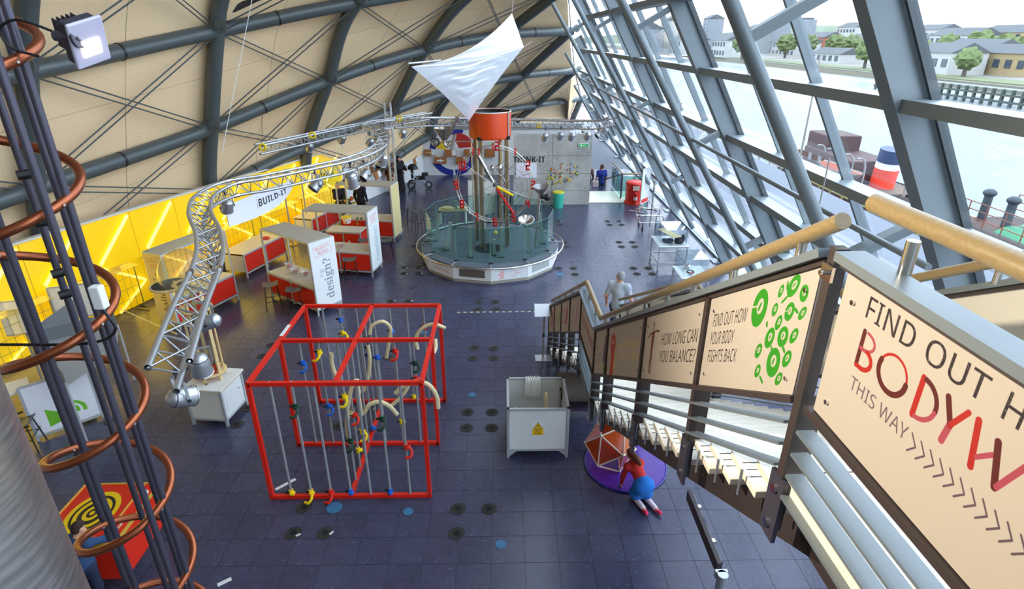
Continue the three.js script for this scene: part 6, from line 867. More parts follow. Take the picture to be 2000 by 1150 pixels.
// ================================================================ THINK-IT wall furniture
{
  const zT = -24.19;
  const let3 = canvasTex(512, 96, (g) => { g.clearRect(0, 0, 512, 96); g.fillStyle = '#1b1f26'; g.font = 'bold 104px sans-serif'; const w = g.measureText('THINK-IT').width; g.scale(500 / w, 1); g.fillText('THINK-IT', 4, 86); });
  const q = (x, y, z = zT) => AZ(x, y, z);
  single('black_lettering', board(q(1002, 318, zT + 0.012), q(1066, 318, zT + 0.012), q(1066, 304, zT + 0.012), q(1002, 304, zT + 0.012), 0.01, true), mat('#ffffff', 0.6, 0, { map: let3, transparent: true, alphaTest: 0.4 }), 'black THINK-IT letters on the concrete wall', 'lettering');
  single('notice_sheet', board(q(1008, 347, zT + 0.02), q(1048, 347, zT + 0.02), q(1048, 318, zT + 0.02), q(1008, 318, zT + 0.02), 0.015), mat('#ffffff', 0.6, 0, { map: canvasTex(256, 190, (g) => { g.fillStyle = '#dfdfe8'; g.fillRect(0, 0, 256, 190); g.fillStyle = '#d2a3b4'; for (let y = 40; y < 160; y += 22) g.fillRect(40, y, 170 - (y * 7 % 50), 5); }) }), 'white notice sheet under the THINK-IT letters', 'notice');
  const ex = (l, x, y, z, w = 0.34) => { const p = AZ(x, y, z), t = thing('exit_sign', l, 'exit sign', [p.x, p.y, p.z]); mesh('sign_box', rbox(w, 0.16, 0.05, 0, 0, 0, 0.008), mat('#e8eee8', 0.5), t); mesh('sign_face', board(V(-w / 2 + 0.02, -0.06, 0.028), V(w / 2 - 0.02, -0.06, 0.028), V(w / 2 - 0.02, 0.06, 0.028), V(-w / 2 + 0.02, 0.06, 0.028), 0.001, true), mat('#ffffff', 0.5, 0, { map: canvasTex(128, 56, (g) => { g.fillStyle = '#1f8a4c'; g.fillRect(0, 0, 128, 56); g.fillStyle = '#e9fff0'; g.fillRect(20, 12, 20, 32); g.fillRect(56, 24, 40, 8); g.beginPath(); g.moveTo(52, 28); g.lineTo(68, 14); g.lineTo(68, 42); g.fill(); }), emissive: new THREE.Color('#1f8a4c'), emissiveIntensity: 0.25 }), t); };
  ex('green exit sign at the top corner of the concrete wall', 1140, 284, zT + 0.03, 0.42); ex('green exit sign half hidden behind the orange drum', 961, 280, -29.9, 0.3);
  const cols = [['#e8c52a', 'yellow'], ['#c93a2a', 'red'], ['#2a66b0', 'blue'], ['#3f9a4a', 'green']]; const geo = sph(0.03, 0, 0, 0);
  for (let i = 0; i < 84; i++) { const a = rnd(0, 6.28), r = Math.sqrt(rnd()); let x = 1098 + Math.cos(a) * r * 30 + rnd(-6, 6), y = 338 - (x - 1098) * 0.15 + Math.sin(a) * r * 20; if (i < 14) { x = 1066 + rnd(0, 20); y = 352 + rnd(-6, 8); } const k = rnd() < 0.55 ? 0 : 1 + ((rnd() * 3) | 0), p = q(x, y, zT + 0.025), o = mesh('coloured_peg', geo, ((m) => m)(pegMat(k))); o.position.copy(p); o.userData = { label: cols[k][1] + ' peg among the cluster of pegs on the concrete wall', category: 'peg', group: 'pegs on the concrete wall' }; }
  const bn = G(1090, 405), b = thing('recycling_bin', 'turquoise bin standing against the concrete wall', 'bin', [bn.x, 0, bn.z]); mesh('bin_body', lathe([[0.2, 0], [0.24, 0.62], [0.22, 0.64]], 0, 0, 0, 24), mat('#35a893', 0.5), b); mesh('bin_lid', [cyl(0.24, 0.25, 0.05, 0, 0.66, 0, 24)], mat('#c8c53a', 0.5), b);
  // wooden try-it boards and papers on the far walls
  const tryBoard = (l, x, y, z, w, h, tilt, paper, ry = 0) => { const p = AZ(x, y, z), t = thing('wooden_puzzle_board', l, 'board', [p.x, p.y, p.z], ry); mesh('backing', box(w, h, 0.05, 0, 0, 0, 0, 0, tilt), mat('#9c6434', 0.6), t); if (paper) mesh('paper', box(0.22, 0.28, 0.006, w * 0.3, 0.02, 0.03, 0, 0, tilt), M.white, t); return t; };
  const zb = -29.95; const b1 = tryBoard('wooden board with a pale arrow on the far wall', 840, 298, zb, 0.6, 0.32, 0, true); mesh('arrow', [box(0.22, 0.03, 0.02, -0.1, 0, 0.03), extr([[0, 0.06], [0.08, 0], [0, -0.06]], 0.02).translate(0.0, 0, 0.03)], M.paleWood, b1);
  tryBoard('wooden board with white sheet inside the painted ring', 880, 299, zb, 0.6, 0.34, 0, true); tryBoard('wooden board at the edge of the painted ring', 916, 298, zb, 0.5, 0.34, 0, true); const b4 = tryBoard('wooden board with a toy rocket on the painted ring', 860, 313, zb, 0.62, 0.34, 0, false); mesh('rocket', [rod(V(-0.18, -0.02, 0.04), V(0.18, -0.02, 0.04), 0.04, 10), box(0.05, 0.2, 0.02, 0, -0.02, 0.04)], M.white, b4); const b5 = tryBoard('wooden board with a red knob on the painted ring', 902, 313, zb, 0.62, 0.34, 0, true); mesh('red_knob', sph(0.07, 0.12, 0, 0.04), M.red, b5); tryBoard('dark wooden board seen through the clock wheel', 957, 299, zb, 0.5, 0.4, 0, false);
  const wz = [[774, 312, -27.2, 'small wooden board beside the woman in black'], [799, 303, -29.0, 'tilted wooden bracket board above the pram'], [811, 314, -29.4, 'tilted wooden board right above the pram'], [727, 328, -25.6, 'red-orange wooden board left of the lattice mast'], [737, 341, -25.2, 'green-brown wooden box board left of the lattice mast'], [716, 350, -24.7, 'wooden board low beside the yellow wall']]; wz.forEach(([x, y, z, l], i) => { const o = tryBoard(l, x, y, z + 0.05, 0.42, 0.36, [0, 0.3, 0.25, 0.2, 0.3, -0.1][i], i !== 1, 1.18); });
  // pram
  const pp = V(-4.05, 0, -27.2), t = thing('pushchair', 'black three-wheeled pushchair parked by the woman', 'pushchair', [pp.x, 0, pp.z], 0.1); for (const [x, z, r] of [[-0.3, 0.25, 0.16], [-0.3, -0.25, 0.16], [0.5, 0, 0.14]]) { mesh('tyre', new THREE.TorusGeometry(r, 0.035, 8, 24).translate(x, r + 0.035, z), M.black, t); mesh('hub', cyl(0.06, 0.06, 0.05, 0, 0, 0, 14).rotateX(1.57).translate(x, r + 0.035, z), M.alu, t); } mesh('frame', [rod(V(-0.3, 0.2, 0.22), V(0.1, 0.62, 0.2), 0.015, 6), rod(V(-0.3, 0.2, -0.22), V(0.1, 0.62, -0.2), 0.015, 6), rod(V(0.5, 0.18, 0), V(0, 0.55, 0), 0.02, 6), rod(V(0, 0.5, 0.2), V(-0.5, 1.05, 0.2), 0.015, 6), rod(V(0, 0.5, -0.2), V(-0.5, 1.05, -0.2), 0.015, 6)], M.alu, t); mesh('seat', [rbox(0.5, 0.12, 0.42, 0.1, 0.52, 0, 0.05), rbox(0.12, 0.55, 0.42, -0.24, 0.78, 0, 0.05), rbox(0.32, 0.1, 0.4, 0.35, 0.68, 0, 0.05)], M.black, t); mesh('hood', new THREE.SphereGeometry(0.26, 18, 10, 0, 6.283, 0, 1.5).translate(-0.2, 0.92, 0), M.black, t); mesh('handle', rod(V(-0.5, 1.05, -0.2), V(-0.5, 1.05, 0.2), 0.02, 8), M.black, t);
}
function pegMat(k) { return pegMat['m' + k] ||= mat(['#e8c52a', '#c93a2a', '#2a66b0', '#3f9a4a'][k], 0.5); }
// ================================================================ FLOOR DISCS, lectern, screen rail
{
  const slot = []; for (let k = 0; k < 20; k++) { const a = k / 20 * 6.283; slot.push(box(0.05, 0.004, 0.004, 0, 0, 0).rotateY(-a).translate(Math.cos(a) * 0.075, 0.008, Math.sin(a) * 0.075)); slot.push(box(0.02, 0.004, 0.005, 0, 0, 0).rotateY(-a - 0.15).translate(Math.cos(a + 0.15) * 0.098, 0.008, Math.sin(a + 0.15) * 0.098)); }
  const slots = merge(slot), disc = cyl(0.118, 0.12, 0.008, 0, 0.004, 0, 32), rim = torus(0.119, 0.004, 0, 0.006, 0, 40), sm = cyl(0.075, 0.078, 0.008, 0, 0.004, 0, 28); const slotM = mat('#5c5850', 0.85), bl = mat('#2f6a92', 0.5), dk = mat('#0b0b0e', 0.95);
  const where = (x, z) => z > -8 ? (x < -1 ? 'in front of the red cage' : 'on the open floor short of the hose bin') : z > -10 ? (x < -4 ? 'by the white cabinet' : x < -1 ? 'inside the red cage' : 'next to the hose bin') : z > -13 ? (x < -4.5 ? 'between the cage and the challenge kiosk' : x < -1.5 ? 'just behind the red cage' : 'on the floor behind the hose bin') : z > -16.5 ? (x < -1.5 ? 'between the kiosks and the round platform' : x < 2 ? 'in front of the round platform' : 'along the display tables') : x < 0 ? 'between the mast and the round platform' : 'on the floor near the glass wall';
  const vent = (px, py, kind = 0) => { const p = G(px, py), l = where(p.x, p.z), t = thing(kind === 2 ? 'floor_socket_cap' : 'floor_vent', (kind === 2 ? 'small blue round cap ' : kind === 1 ? 'large blue round cover ' : 'black round slotted floor vent ') + l, kind ? 'floor cap' : 'floor vent', [p.x, 0.0, p.z], (px * 7 % 10) / 10, (kind ? 'blue caps ' : 'floor vents ') + l); mesh('disc', kind === 2 ? sm : disc, kind ? bl : dk, t); if (!kind) { mesh('slots', slots, slotM, t); mesh('rim', rim, M.gunmetal, t); if ((px * 3 + py) % 3 === 0) mesh('tape_remnant', box(0.07, 0.003, 0.03, 0.08, 0.0095, 0.05, 0, 0.5), M.white, t); } };
  for (const [x, y] of [[594, 991], [573, 1041], [635, 1041], [895, 994], [955, 994], [892, 1042], [913, 805], [961, 805], [911, 836], [960, 836], [927, 679], [965, 680], [924, 700], [964, 700], [935, 589], [968, 589], [933, 604], [968, 604], [764, 588], [798, 588], [758, 698], [530, 674], [513, 695], [660, 832], [485, 797], [462, 829], [175, 824], [217, 822], [1090, 524], [1120, 524], [1123, 536], [1187, 432], [1210, 432], [1191, 439], [1214, 439], [1209, 473], [1235, 473], [1214, 482], [1240, 482], [1237, 524], [1266, 524], [1244, 535], [1274, 535], [1104, 473], [1107, 482], [1092, 432], [1094, 439], [790, 522], [820, 522], [789, 534], [818, 534], [816, 472], [812, 480], [1260, 590], [246, 595], [278, 597], [722, 798]]) vent(x, y);
  vent(653, 991, 1); vent(1093, 536, 1); for (const [x, y] of [[797, 999], [978, 1063], [922, 771], [829, 649]]) vent(x, y, 2);
  const tapeM = mat('#c9c2a0', 0.8); { const a = G(890, 610), b = G(1065, 608); for (let i = 0; i < 14; i++) { const p = a.clone().lerp(b, (i + 0.2) / 14), q = a.clone().lerp(b, (i + 0.75) / 14); p.y = q.y = 0.002; single('floor_tape', bar(p, q, 0.04, 0.002), tapeM, 'worn pale tape dash in a line across the tiles', 'tape', 'tape dashes across the floor'); } }
  const lp = V(0.86, 0, -11.26), l = thing('lectern_stand', 'slim grey lectern with a tilted plate at the stair foot', 'lectern', [lp.x, 0, lp.z]); mesh('base', rbox(0.36, 0.02, 0.28, 0, 0.01, 0, 0.005), M.alu, l); mesh('pole', rod(V(0, 0.02, 0), V(0, 1.15, 0), 0.025, 12), M.alu, l); mesh('collar', cyl(0.035, 0.035, 0.08, 0, 0.6, 0, 12), M.gunmetal, l); mesh('plate', box(0.42, 0.02, 0.3, 0, 1.2, 0, 0.75), M.alu, l);
  // tilted screen on a silver stand under the stair
  const a = G(1345, 965, 1.0), b = G(1405, 1110, 1.0), s = thing('edge_on_screen', 'narrow dark screen seen edge-on beside the stair', 'screen', [a.x, 0, (a.z + b.z) / 2]); const L = a.z - b.z; mesh('screen_case', box(0.05, 0.16, Math.abs(L), 0, 1.0, 0), M.darkBrown, s); mesh('screen_glass', box(0.03, 0.12, Math.abs(L) - 0.08, 0.04, 1.0, 0), mat('#2a3a4c', 0.08), s); mesh('screen_fixing', [box(0.04, 0.05, 0.05, 0.045, 1.05, -0.3), box(0.04, 0.05, 0.05, 0.045, 1.05, 0.25)], M.chrome, s); mesh('stand_head', [cyl(0.06, 0.06, 0.3, 0.0, 0.9, -L / 2 + 0.12, 18), box(0.14, 0.1, 0.04, 0, 1.0, -L / 2 + 0.07)], M.alu, s); mesh('stand_leg', [cyl(0.05, 0.05, 0.8, 0, 0.4, -L / 2 + 0.12, 14), cyl(0.22, 0.24, 0.03, 0, 0.015, -L / 2 + 0.12, 24)], M.alu, s);
}
// ---- geodesic play dome on a purple disc
{
  const c = V(2.02, 0, -7.72), t = thing('purple_play_disc', 'shiny purple round play mat under the stair', 'mat', [c.x, 0, c.z]); mesh('disc', cyl(0.66, 0.68, 0.03, 0, 0.015, 0, 64), mat('#4a1f96', 0.22), t); mesh('edge', torus(0.675, 0.016, 0, 0.016, 0, 64), mat('#23208a', 0.3), t);
  const d = thing('geodesic_dome', 'small geodesic dome of clear struts with red and orange panels', 'dome', [1.74, 0.032, -7.72]); d.scale.set(1, 1.2, 1); const ico = new THREE.IcosahedronGeometry(0.42, 0), p = ico.attributes.position, seen = new Set(), key = (v) => v.toArray().map((q) => q.toFixed(2)).join(); const cm = [['#e8761a', 0.7], ['#d2401c', 0.6], ['#e8601a', 0.6]]; const mats = cm.map(([c2]) => mat(c2, 0.15, 0, { transmission: 0.55, thickness: 0 })); const q = new THREE.Quaternion().setFromEuler(new THREE.Euler(0.35, 0.4, 0));
  let fi = 0; for (let i = 0; i < p.count; i += 3) { const vs = [0, 1, 2].map((k) => V(p.getX(i + k), p.getY(i + k), p.getZ(i + k)).applyQuaternion(q).add(V(0, 0.3, 0))); if (vs.some((v) => v.y < -0.06)) continue; vs.forEach((v) => { v.y = Math.max(0.02, v.y); }); for (let k = 0; k < 3; k++) { const a = vs[k], b = vs[(k + 1) % 3], id = [key(a), key(b)].sort().join('|'); if (!seen.has(id)) { seen.add(id); mesh('strut', rod(a, b, 0.012, 8), mat('#e8d9cc', 0.2, 0, { transmission: 0.3, thickness: 0 }), d); } if (!seen.has(key(a))) { seen.add(key(a)); mesh('joint', sph(0.02, a.x, a.y, a.z), M.chrome, d); } } const ce = vs[0].clone().add(vs[1]).add(vs[2]).multiplyScalar(1 / 3); if (fi++ % 4 !== 2) mesh('panel', board(...[0, 1, 2, 2].map((k) => vs[k].clone().lerp(ce, 0.1)), 0.004, true), mats[fi % 3], d); }
}
// ================================================================ PEOPLE: bones as tapered capsules, joined smoothly and meshed (surface nets)
function skin3d(bones, cell, k = 0.03) {           // bones: [a, b, ra, rb]
  const lo = V(1e9, 1e9, 1e9), hi = V(-1e9, -1e9, -1e9); for (const [a, b, ra, rb] of bones) for (const [p, r] of [[a, ra], [b, rb]]) { lo.min(p.clone().subScalar(r + cell * 2 + k)); hi.max(p.clone().addScalar(r + cell * 2 + k)); }
  const n = [0, 1, 2].map((i) => Math.ceil((hi.getComponent(i) - lo.getComponent(i)) / cell) + 1), F = new Float32Array(n[0] * n[1] * n[2]).fill(1), id = (x, y, z) => x + n[0] * (y + n[1] * z);
  const S = new Float32Array(F.length).fill(0);    // smooth union by exponentials near the surface
  for (const [a, b, ra, rb] of bones) {
    const ax = a.x, ay = a.y, az = a.z, dx = b.x - ax, dy = b.y - ay, dz = b.z - az, dd = dx * dx + dy * dy + dz * dz || 1e-9, m = Math.max(ra, rb) + k * 4, l = [0, 1, 2].map((i) => Math.max(0, Math.floor((Math.min(a.getComponent(i), b.getComponent(i)) - m - lo.getComponent(i)) / cell))), h = [0, 1, 2].map((i) => Math.min(n[i] - 1, Math.ceil((Math.max(a.getComponent(i), b.getComponent(i)) + m - lo.getComponent(i)) / cell)));
    for (let z = l[2]; z <= h[2]; z++) for (let y = l[1]; y <= h[1]; y++) for (let x = l[0]; x <= h[0]; x++) {
      const px = lo.x + x * cell - ax, py = lo.y + y * cell - ay, pz = lo.z + z * cell - az; let t = (px * dx + py * dy + pz * dz) / dd; t = t < 0 ? 0 : t > 1 ? 1 : t;
      const d = Math.hypot(px - t * dx, py - t * dy, pz - t * dz) - ra - (rb - ra) * t; S[id(x, y, z)] += Math.exp(Math.min(30, -d / (k * 0.45)));
    }
  }
  for (let i = 0; i < F.length; i++) F[i] = S[i] > 0 ? -k * 0.45 * Math.log(S[i]) : 1;
  const vid = new Int32Array(F.length).fill(-1), P = [], I = [];
  for (let z = 0; z < n[2] - 1; z++) for (let y = 0; y < n[1] - 1; y++) for (let x = 0; x < n[0] - 1; x++) {
    let c = 0, sx = 0, sy = 0, sz = 0; const c8 = []; for (let q = 0; q < 8; q++) c8.push(F[id(x + (q & 1), y + (q >> 1 & 1), z + (q >> 2))]);
    for (const [p, q] of [[0, 1], [2, 3], [4, 5], [6, 7], [0, 2], [1, 3], [4, 6], [5, 7], [0, 4], [1, 5], [2, 6], [3, 7]]) if ((c8[p] < 0) !== (c8[q] < 0)) { const t = c8[p] / (c8[p] - c8[q]); sx += (p & 1) + ((q & 1) - (p & 1)) * t; sy += (p >> 1 & 1) + ((q >> 1 & 1) - (p >> 1 & 1)) * t; sz += (p >> 2) + ((q >> 2) - (p >> 2)) * t; c++; }
    if (c) { vid[id(x, y, z)] = P.length / 3; P.push(lo.x + (x + sx / c) * cell, lo.y + (y + sy / c) * cell, lo.z + (z + sz / c) * cell); }
  }
  const quad = (a, b, c, d, f) => { if (a < 0 || b < 0 || c < 0 || d < 0) return; f ? I.push(a, b, c, a, c, d) : I.push(a, c, b, a, d, c); };
  for (let z = 1; z < n[2] - 1; z++) for (let y = 1; y < n[1] - 1; y++) for (let x = 1; x < n[0] - 1; x++) {
    const s = F[id(x, y, z)] < 0; if (s !== F[id(x + 1, y, z)] < 0) quad(vid[id(x, y - 1, z - 1)], vid[id(x, y, z - 1)], vid[id(x, y, z)], vid[id(x, y - 1, z)], s);
    if (s !== F[id(x, y + 1, z)] < 0) quad(vid[id(x - 1, y, z - 1)], vid[id(x - 1, y, z)], vid[id(x, y, z)], vid[id(x, y, z - 1)], s); if (s !== F[id(x, y, z + 1)] < 0) quad(vid[id(x - 1, y - 1, z)], vid[id(x, y - 1, z)], vid[id(x, y, z)], vid[id(x - 1, y, z)], s);
  }
  const g = new THREE.BufferGeometry(); g.setAttribute('position', new THREE.Float32BufferAttribute(P, 3)); g.setIndex(I); g.computeVertexNormals(); g.setAttribute('uv', new THREE.BufferAttribute(new Float32Array(P.length / 3 * 2), 2)); return g;
}
// joints for a 1.75 m figure facing local +z; o.j overrides single joints
function person(label, o) {
  const s = o.h / 1.75, t = thing('person', label, 'person', o.pos, o.turn || 0); t.scale.setScalar(s);
  const J = { head: V(0, 1.62, 0.02), neck: V(0, 1.48, 0), chest: V(0, 1.28, 0), waist: V(0, 1.06, 0), pelvis: V(0, 0.94, 0), sL: V(0.18, 1.41, 0), sR: V(-0.18, 1.41, 0), eL: V(0.25, 1.14, -0.02), eR: V(-0.25, 1.14, -0.02), wL: V(0.26, 0.89, 0.05), wR: V(-0.26, 0.89, 0.05), hL: V(0.09, 0.9, 0), hR: V(-0.09, 0.9, 0), kL: V(0.1, 0.49, 0.02), kR: V(-0.1, 0.49, 0.02), aL: V(0.1, 0.08, -0.02), aR: V(-0.1, 0.08, -0.02), ...(o.j || {}) };
  const look = o.look || V(0, 0, 1), up = o.up || V(0, 1, 0), side = new THREE.Vector3().crossVectors(up, look).normalize();
  const hd = (x, y, z) => J.head.clone().addScaledVector(side, x).addScaledVector(up, y).addScaledVector(look, z);
  const torso = [[J.neck.clone().lerp(J.chest, 0.35), J.chest, 0.1, 0.135], [J.chest, J.waist, 0.135, 0.12], [J.waist, J.pelvis, 0.12, 0.14], [J.sL, J.sR, 0.065, 0.065], [J.sL, J.chest, 0.07, 0.11], [J.sR, J.chest, 0.07, 0.11], [J.hL, J.hR, 0.095, 0.095]];
  const armU = [[J.sL, J.eL, 0.052, 0.043], [J.sR, J.eR, 0.052, 0.043]], armF = [[J.eL, J.wL, 0.041, 0.028], [J.eR, J.wR, 0.041, 0.028]];
  const thigh = [[J.hL, J.kL, 0.085, 0.058], [J.hR, J.kR, 0.085, 0.058]], calf = [[J.kL, J.aL, 0.056, 0.038], [J.kR, J.aR, 0.056, 0.038]];
  const fwd = (k, a) => (o.toe ? o.toe[k] : V(0, -0.03, 0.15)).clone().add(a);
  const feet = [[J.aL, fwd(0, J.aL), 0.04, 0.03], [J.aR, fwd(1, J.aR), 0.04, 0.03]];
  const headB = [[hd(0, 0.035, -0.015), hd(0, -0.02, 0.005), 0.088, 0.078], [hd(0, -0.06, 0.03), hd(0, -0.075, 0.045), 0.05, 0.04], [hd(0, -0.005, 0.085), hd(0, -0.03, 0.1), 0.011, 0.017], [hd(0, -0.058, 0.075), hd(0, -0.065, 0.076), 0.02, 0.02], [hd(0.083, -0.01, 0), hd(0.087, 0.01, -0.005), 0.016, 0.018], [hd(-0.083, -0.01, 0), hd(-0.087, 0.01, -0.005), 0.016, 0.018], [J.neck, J.head, 0.052, 0.05]];
  const c = o.cell || 0.016, body = [skin3d([...headB, [J.neck, J.chest, 0.06, 0.1], ...torso.map(([a, b, r, q]) => [a, b, r * 0.9, q * 0.9]), ...armU, ...armF, ...thigh.map((b) => [b[0], b[1], b[2] * 0.9, b[3] * 0.9]), ...calf, ...feet], c)];
  for (const [e, w, sg] of [[J.eL, J.wL, 1], [J.eR, J.wR, -1]]) {        // hands: palm, four bent fingers and a thumb from its side
    const d = w.clone().sub(e).normalize(), sd = V(0, 0, 1).cross(d).lengthSq() > 0.05 ? V(0, 0, 1).addScaledVector(d, -d.z).normalize() : V(1, 0, 0), nn = new THREE.Vector3().crossVectors(d, sd), at = (u, v, q) => w.clone().addScaledVector(d, u).addScaledVector(sd, v).addScaledVector(nn, q), hb = [[w.clone().addScaledVector(d, -0.02), at(0.03, 0, 0), 0.027, 0.026], [at(0.03, -0.022, 0), at(0.085, -0.026, 0), 0.016, 0.014], [at(0.03, 0.022, 0), at(0.085, 0.026, 0), 0.016, 0.014]];
    [[-0.03, 0.05], [-0.01, 0.062], [0.011, 0.066], [0.031, 0.058]].forEach(([v, l]) => { hb.push([at(0.085, v, 0), at(0.085 + l * 0.55, v * 1.08, sg * 0.01), 0.0095, 0.009], [at(0.085 + l * 0.55, v * 1.08, sg * 0.01), at(0.085 + l, v * 1.1, sg * 0.028), 0.009, 0.008]); }); hb.push([at(0.02, 0.026, 0), at(0.055, 0.056, sg * 0.012), 0.012, 0.011], [at(0.055, 0.056, sg * 0.012), at(0.09, 0.062, sg * 0.02), 0.011, 0.009]);
    body.push(skin3d(hb, o.fine || 0.008, 0.008));
  }
  mesh('body', body, o.skin || M.skin, t);
  const inf = (bs, e) => bs.map(([a, b, r, q]) => [a, b, r + e, q + e]);
  const sleeve = o.shortSleeve ? armU.map(([a, b, r, q]) => [a, a.clone().lerp(b, 0.72), r + 0.018, q + 0.024]) : [...inf(armU, 0.015), ...armF.map(([a, b, r, q]) => [a, b.clone().lerp(a, 0.06), r + 0.014, q + 0.013])];
  if (o.robe) { const hem = V(0, 0.06, 0), bs = [...inf(torso, 0.03), ...sleeve.map(([a, b, r, q]) => [a, b, r + 0.015, q + 0.03]), [J.pelvis, V(0.06, 0.12, 0.06), 0.17, 0.17], [J.pelvis, V(-0.06, 0.12, 0), 0.17, 0.17], [J.chest, J.pelvis, 0.15, 0.17]]; mesh('robe', skin3d(bs, c, 0.05), o.top, t); mesh('head_scarf', skin3d([[hd(0, 0.05, -0.03), hd(0, -0.03, -0.03), 0.1, 0.1], [hd(0, -0.1, -0.03), J.chest.clone().add(V(0, 0.08, 0)), 0.085, 0.14]], c, 0.05), o.top, t); }
  else {
    mesh('top', skin3d([...inf(torso.slice(0, 6), 0.014), [J.waist, J.pelvis.clone().add(V(0, 0.0, 0)), 0.135, 0.152], ...sleeve, [J.neck.clone().lerp(J.chest, 0.15), J.neck.clone().lerp(J.chest, 0.4), 0.06, 0.1]], c), o.top, t);
    if (o.skirt) mesh('skirt', skin3d([[J.pelvis, J.kL.clone().lerp(J.hL, 0.35), 0.185, 0.16], [J.pelvis, J.kR.clone().lerp(J.hR, 0.35), 0.185, 0.16], [J.hL, J.hR, 0.165, 0.165]], c, 0.05), o.skirt, t);
    mesh('trousers', skin3d([...inf([[J.hL, J.hR, 0.095, 0.095], ...thigh], 0.012), ...calf.map(([a, b, r, q]) => [a, b.clone().lerp(a, 0.05), r + 0.014, q + 0.018]), [J.waist.clone().lerp(J.pelvis, 0.7), J.pelvis, 0.125, 0.14]], c), o.bottom, t);
    mesh('hair', skin3d([[hd(0, 0.05, -0.03), hd(0, 0.01, -0.045), 0.09, 0.082], [hd(0, 0.075, 0.02), hd(0, 0.07, -0.02), 0.055, 0.07], ...(o.mane ? [[hd(0, 0.02, -0.06), hd(0.03, -0.03, -0.26), 0.085, 0.08], [hd(0.03, -0.03, -0.26), hd(0.05, -0.1, -0.4), 0.08, 0.05]] : []), ...(o.long ? [[hd(0, 0, -0.07), hd(0.0, -0.2, -0.08), 0.075, 0.07], [hd(0, -0.2, -0.08), hd(0, -0.32, -0.06), 0.07, 0.04]] : [])], Math.min(c, 0.014), 0.02), o.hair, t);
  }
  mesh('shoes', skin3d(feet.map(([a, b, r, q]) => [a.clone().lerp(b, 0.05).add(V(0, -0.02, 0)), b, r + 0.012, q + 0.013]), c, 0.015), o.shoe || M.dark, t);
  for (const sx of [-1, 1]) mesh('eye', sph(0.012, ...hd(sx * 0.03, 0.008, 0.077).toArray()), M.black, t);
  mesh('mouth', rod(hd(-0.02, -0.048, 0.088), hd(0.02, -0.048, 0.088), 0.005, 6), mat('#9c4a42', 0.6), t);
  return t;
}
const clothC = (c) => mat(c, 0.9);
// man in grey T-shirt walking behind the stair
person('person in grey T-shirt and blue jeans with short grey hair, walking', { pos: [2.62, 0, -12.05], turn: Math.PI - 0.5, h: 1.77, top: clothC('#a3aab3'), bottom: clothC('#2f3d66'), hair: mat('#8d8c8c', 0.9), shortSleeve: true, look: V(0.55, -0.1, 0.83).normalize(), j: { kR: V(-0.1, 0.5, 0.14), aR: V(-0.1, 0.1, -0.06), kL: V(0.1, 0.49, 0.06), aL: V(0.1, 0.08, 0.16), eL: V(0.27, 1.15, -0.06), wL: V(0.3, 0.92, 0.06), eR: V(-0.27, 1.15, 0.02), wR: V(-0.28, 0.93, 0.14) } });
// boy at the red table
{ person('young person in blue-grey jumper and jeans leaning over the red target table', { pos: [-5.16, 0, -5.2], turn: Math.PI - 0.3, h: 1.3, cell: 0.014, top: clothC('#27456a'), bottom: clothC('#1c2440'), hair: mat('#2e1a12', 0.8), look: V(-0.15, -0.45, 0.88).normalize(), up: V(0, 0.88, 0.45).normalize(), j: { head: V(0, 1.6, 0.12), neck: V(0, 1.47, 0.06), chest: V(0, 1.27, 0.04), sL: V(0.17, 1.4, 0.05), sR: V(-0.17, 1.4, 0.06), eR: V(-0.22, 1.27, 0.3), wR: V(-0.16, 1.22, 0.54), eL: V(0.24, 1.15, 0.05), wL: V(0.2, 1.1, 0.24) } }); }
// girl on hands and knees by the play dome
person('child with long brown hair, red top and blue skirt kneeling by the dome', { pos: [2.08, 0, -6.95], turn: Math.PI + 0.35, h: 1.2, cell: 0.014, top: clothC('#b3221e'), bottom: clothC('#d3c3cf'), skirt: clothC('#1263b4'), shoe: clothC('#d02a5a'), hair: mat('#5a2c16', 0.8), mane: true, look: V(0.1, -0.35, 0.93).normalize(), up: V(0, 0.93, 0.35).normalize(), toe: [V(0.02, 0.0, -0.14), V(-0.02, 0.0, -0.14)], j: { pelvis: V(0, 0.5, -0.12), waist: V(0, 0.58, 0.02), chest: V(0, 0.68, 0.2), neck: V(0, 0.8, 0.36), head: V(0.02, 0.9, 0.46), sL: V(0.17, 0.72, 0.3), sR: V(-0.17, 0.72, 0.3), eL: V(0.22, 0.42, 0.36), wL: V(0.22, 0.16, 0.4), eR: V(-0.22, 0.42, 0.38), wR: V(-0.22, 0.16, 0.44), hL: V(0.09, 0.47, -0.14), hR: V(-0.09, 0.47, -0.14), kL: V(0.12, 0.08, 0.02), kR: V(-0.12, 0.08, -0.08), aL: V(0.12, 0.08, -0.4), aR: V(-0.13, 0.08, -0.5) } });
person('person in long black robe and headscarf standing at the pushchair', { pos: [-4.78, 0, -26.6], turn: 0.9, h: 1.64, cell: 0.024, fine: 0.014, robe: true, top: clothC('#0d0c10'), bottom: M.black, hair: M.black, j: { eL: V(0.22, 1.16, 0.14), wL: V(0.14, 1.1, 0.34), eR: V(-0.22, 1.16, 0.14), wR: V(-0.14, 1.1, 0.34) } });
person('person in rust-brown coat half hidden by the lattice mast', { pos: [-5.15, 0, -26.2], turn: -0.6, h: 1.66, cell: 0.024, fine: 0.014, top: clothC('#5a2a1a'), bottom: clothC('#6a4a2c'), hair: M.black, j: {} });
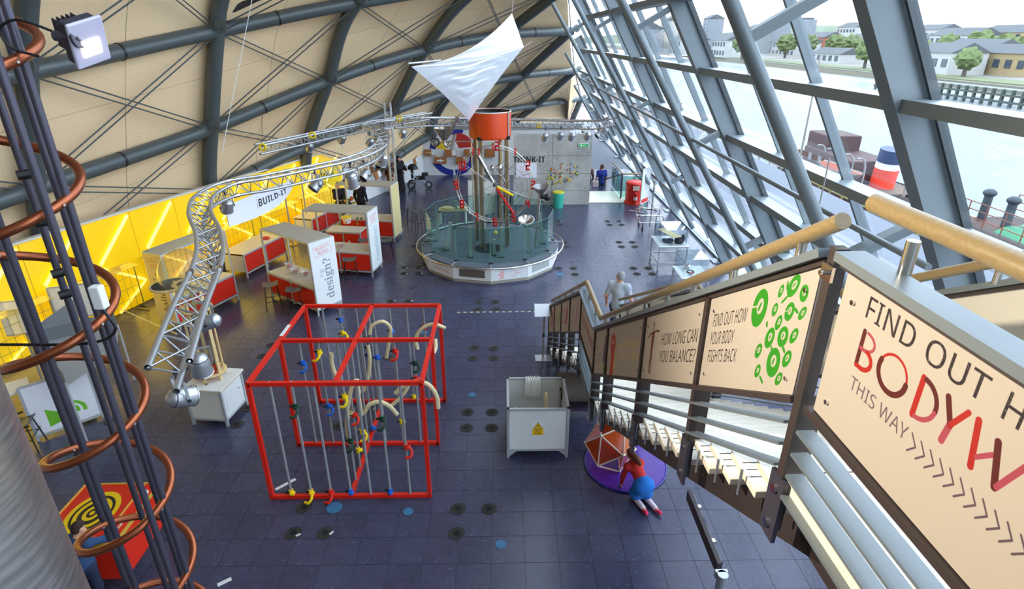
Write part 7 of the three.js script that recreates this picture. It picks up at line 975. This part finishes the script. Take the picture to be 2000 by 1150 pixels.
{ const a = G(660, 362, 1.5), b = G(701, 357, 1.55); person('person with reddish hair in a dark top holding a red toy at the low bench', { pos: [a.x, 0, a.z], turn: 0.3, h: 1.62, cell: 0.022, fine: 0.014, top: clothC('#1c1a22'), bottom: M.dark, hair: mat('#5a2a18', 0.8), long: true, j: { eL: V(0.2, 1.15, 0.16), wL: V(0.08, 1.1, 0.36), eR: V(-0.2, 1.15, 0.16), wR: V(-0.08, 1.12, 0.36) } });
  person('person in navy clothes standing with their back to the kiosk by the mast', { pos: [b.x, 0, b.z], turn: Math.PI - 0.3, h: 1.66, cell: 0.022, fine: 0.014, top: clothC('#14182c'), bottom: clothC('#12141e'), hair: mat('#2c1a12', 0.8) });
  const c = G(677, 392, 1.02); person('small dark-haired child bent over the toys on the low bench', { pos: [c.x, 0, c.z], turn: 0.1, h: 1.15, cell: 0.02, fine: 0.014, top: clothC('#3c4426'), bottom: M.dark, hair: mat('#3a1d12', 0.8), j: { head: V(0, 1.58, 0.12), neck: V(0, 1.46, 0.06) } }); }
person('person in brown patterned coat going down the far stair', { pos: [4.2, -0.75, -28.5], turn: Math.PI, h: 1.62, cell: 0.022, fine: 0.014, top: clothC('#5a4038'), bottom: M.dark, hair: mat('#2a1a14', 0.8), long: true });
person('person in dark clothes between two others on the far stair', { pos: [4.85, -0.85, -28.6], turn: Math.PI, h: 1.55, cell: 0.022, fine: 0.014, top: clothC('#1a1a20'), bottom: M.black, hair: mat('#2a1a14', 0.8) });
person('person in royal blue T-shirt with a pale bag on the far stair', { pos: [4.72, -0.75, -27.7], turn: Math.PI + 0.3, h: 1.76, cell: 0.022, fine: 0.014, top: clothC('#1d2f84'), bottom: clothC('#22283c'), hair: mat('#4a2c1c', 0.8), shortSleeve: true });
{ const b = thing('carrier_bag', 'pale pink bag carried by the person in royal blue', 'bag', [4.42, 0.1, -27.5]); mesh('bag_body', rbox(0.28, 0.36, 0.12, 0, 0, 0, 0.04), mat('#d8b8be', 0.7), b); mesh('bag_handle', new THREE.TorusGeometry(0.09, 0.01, 6, 18).translate(0, 0.22, 0), mat('#d8b8be', 0.7), b); }
scene.traverse((o) => { if (o.isMesh) { o.castShadow = true; o.receiveShadow = true; } });
renderer.render(scene, camera);
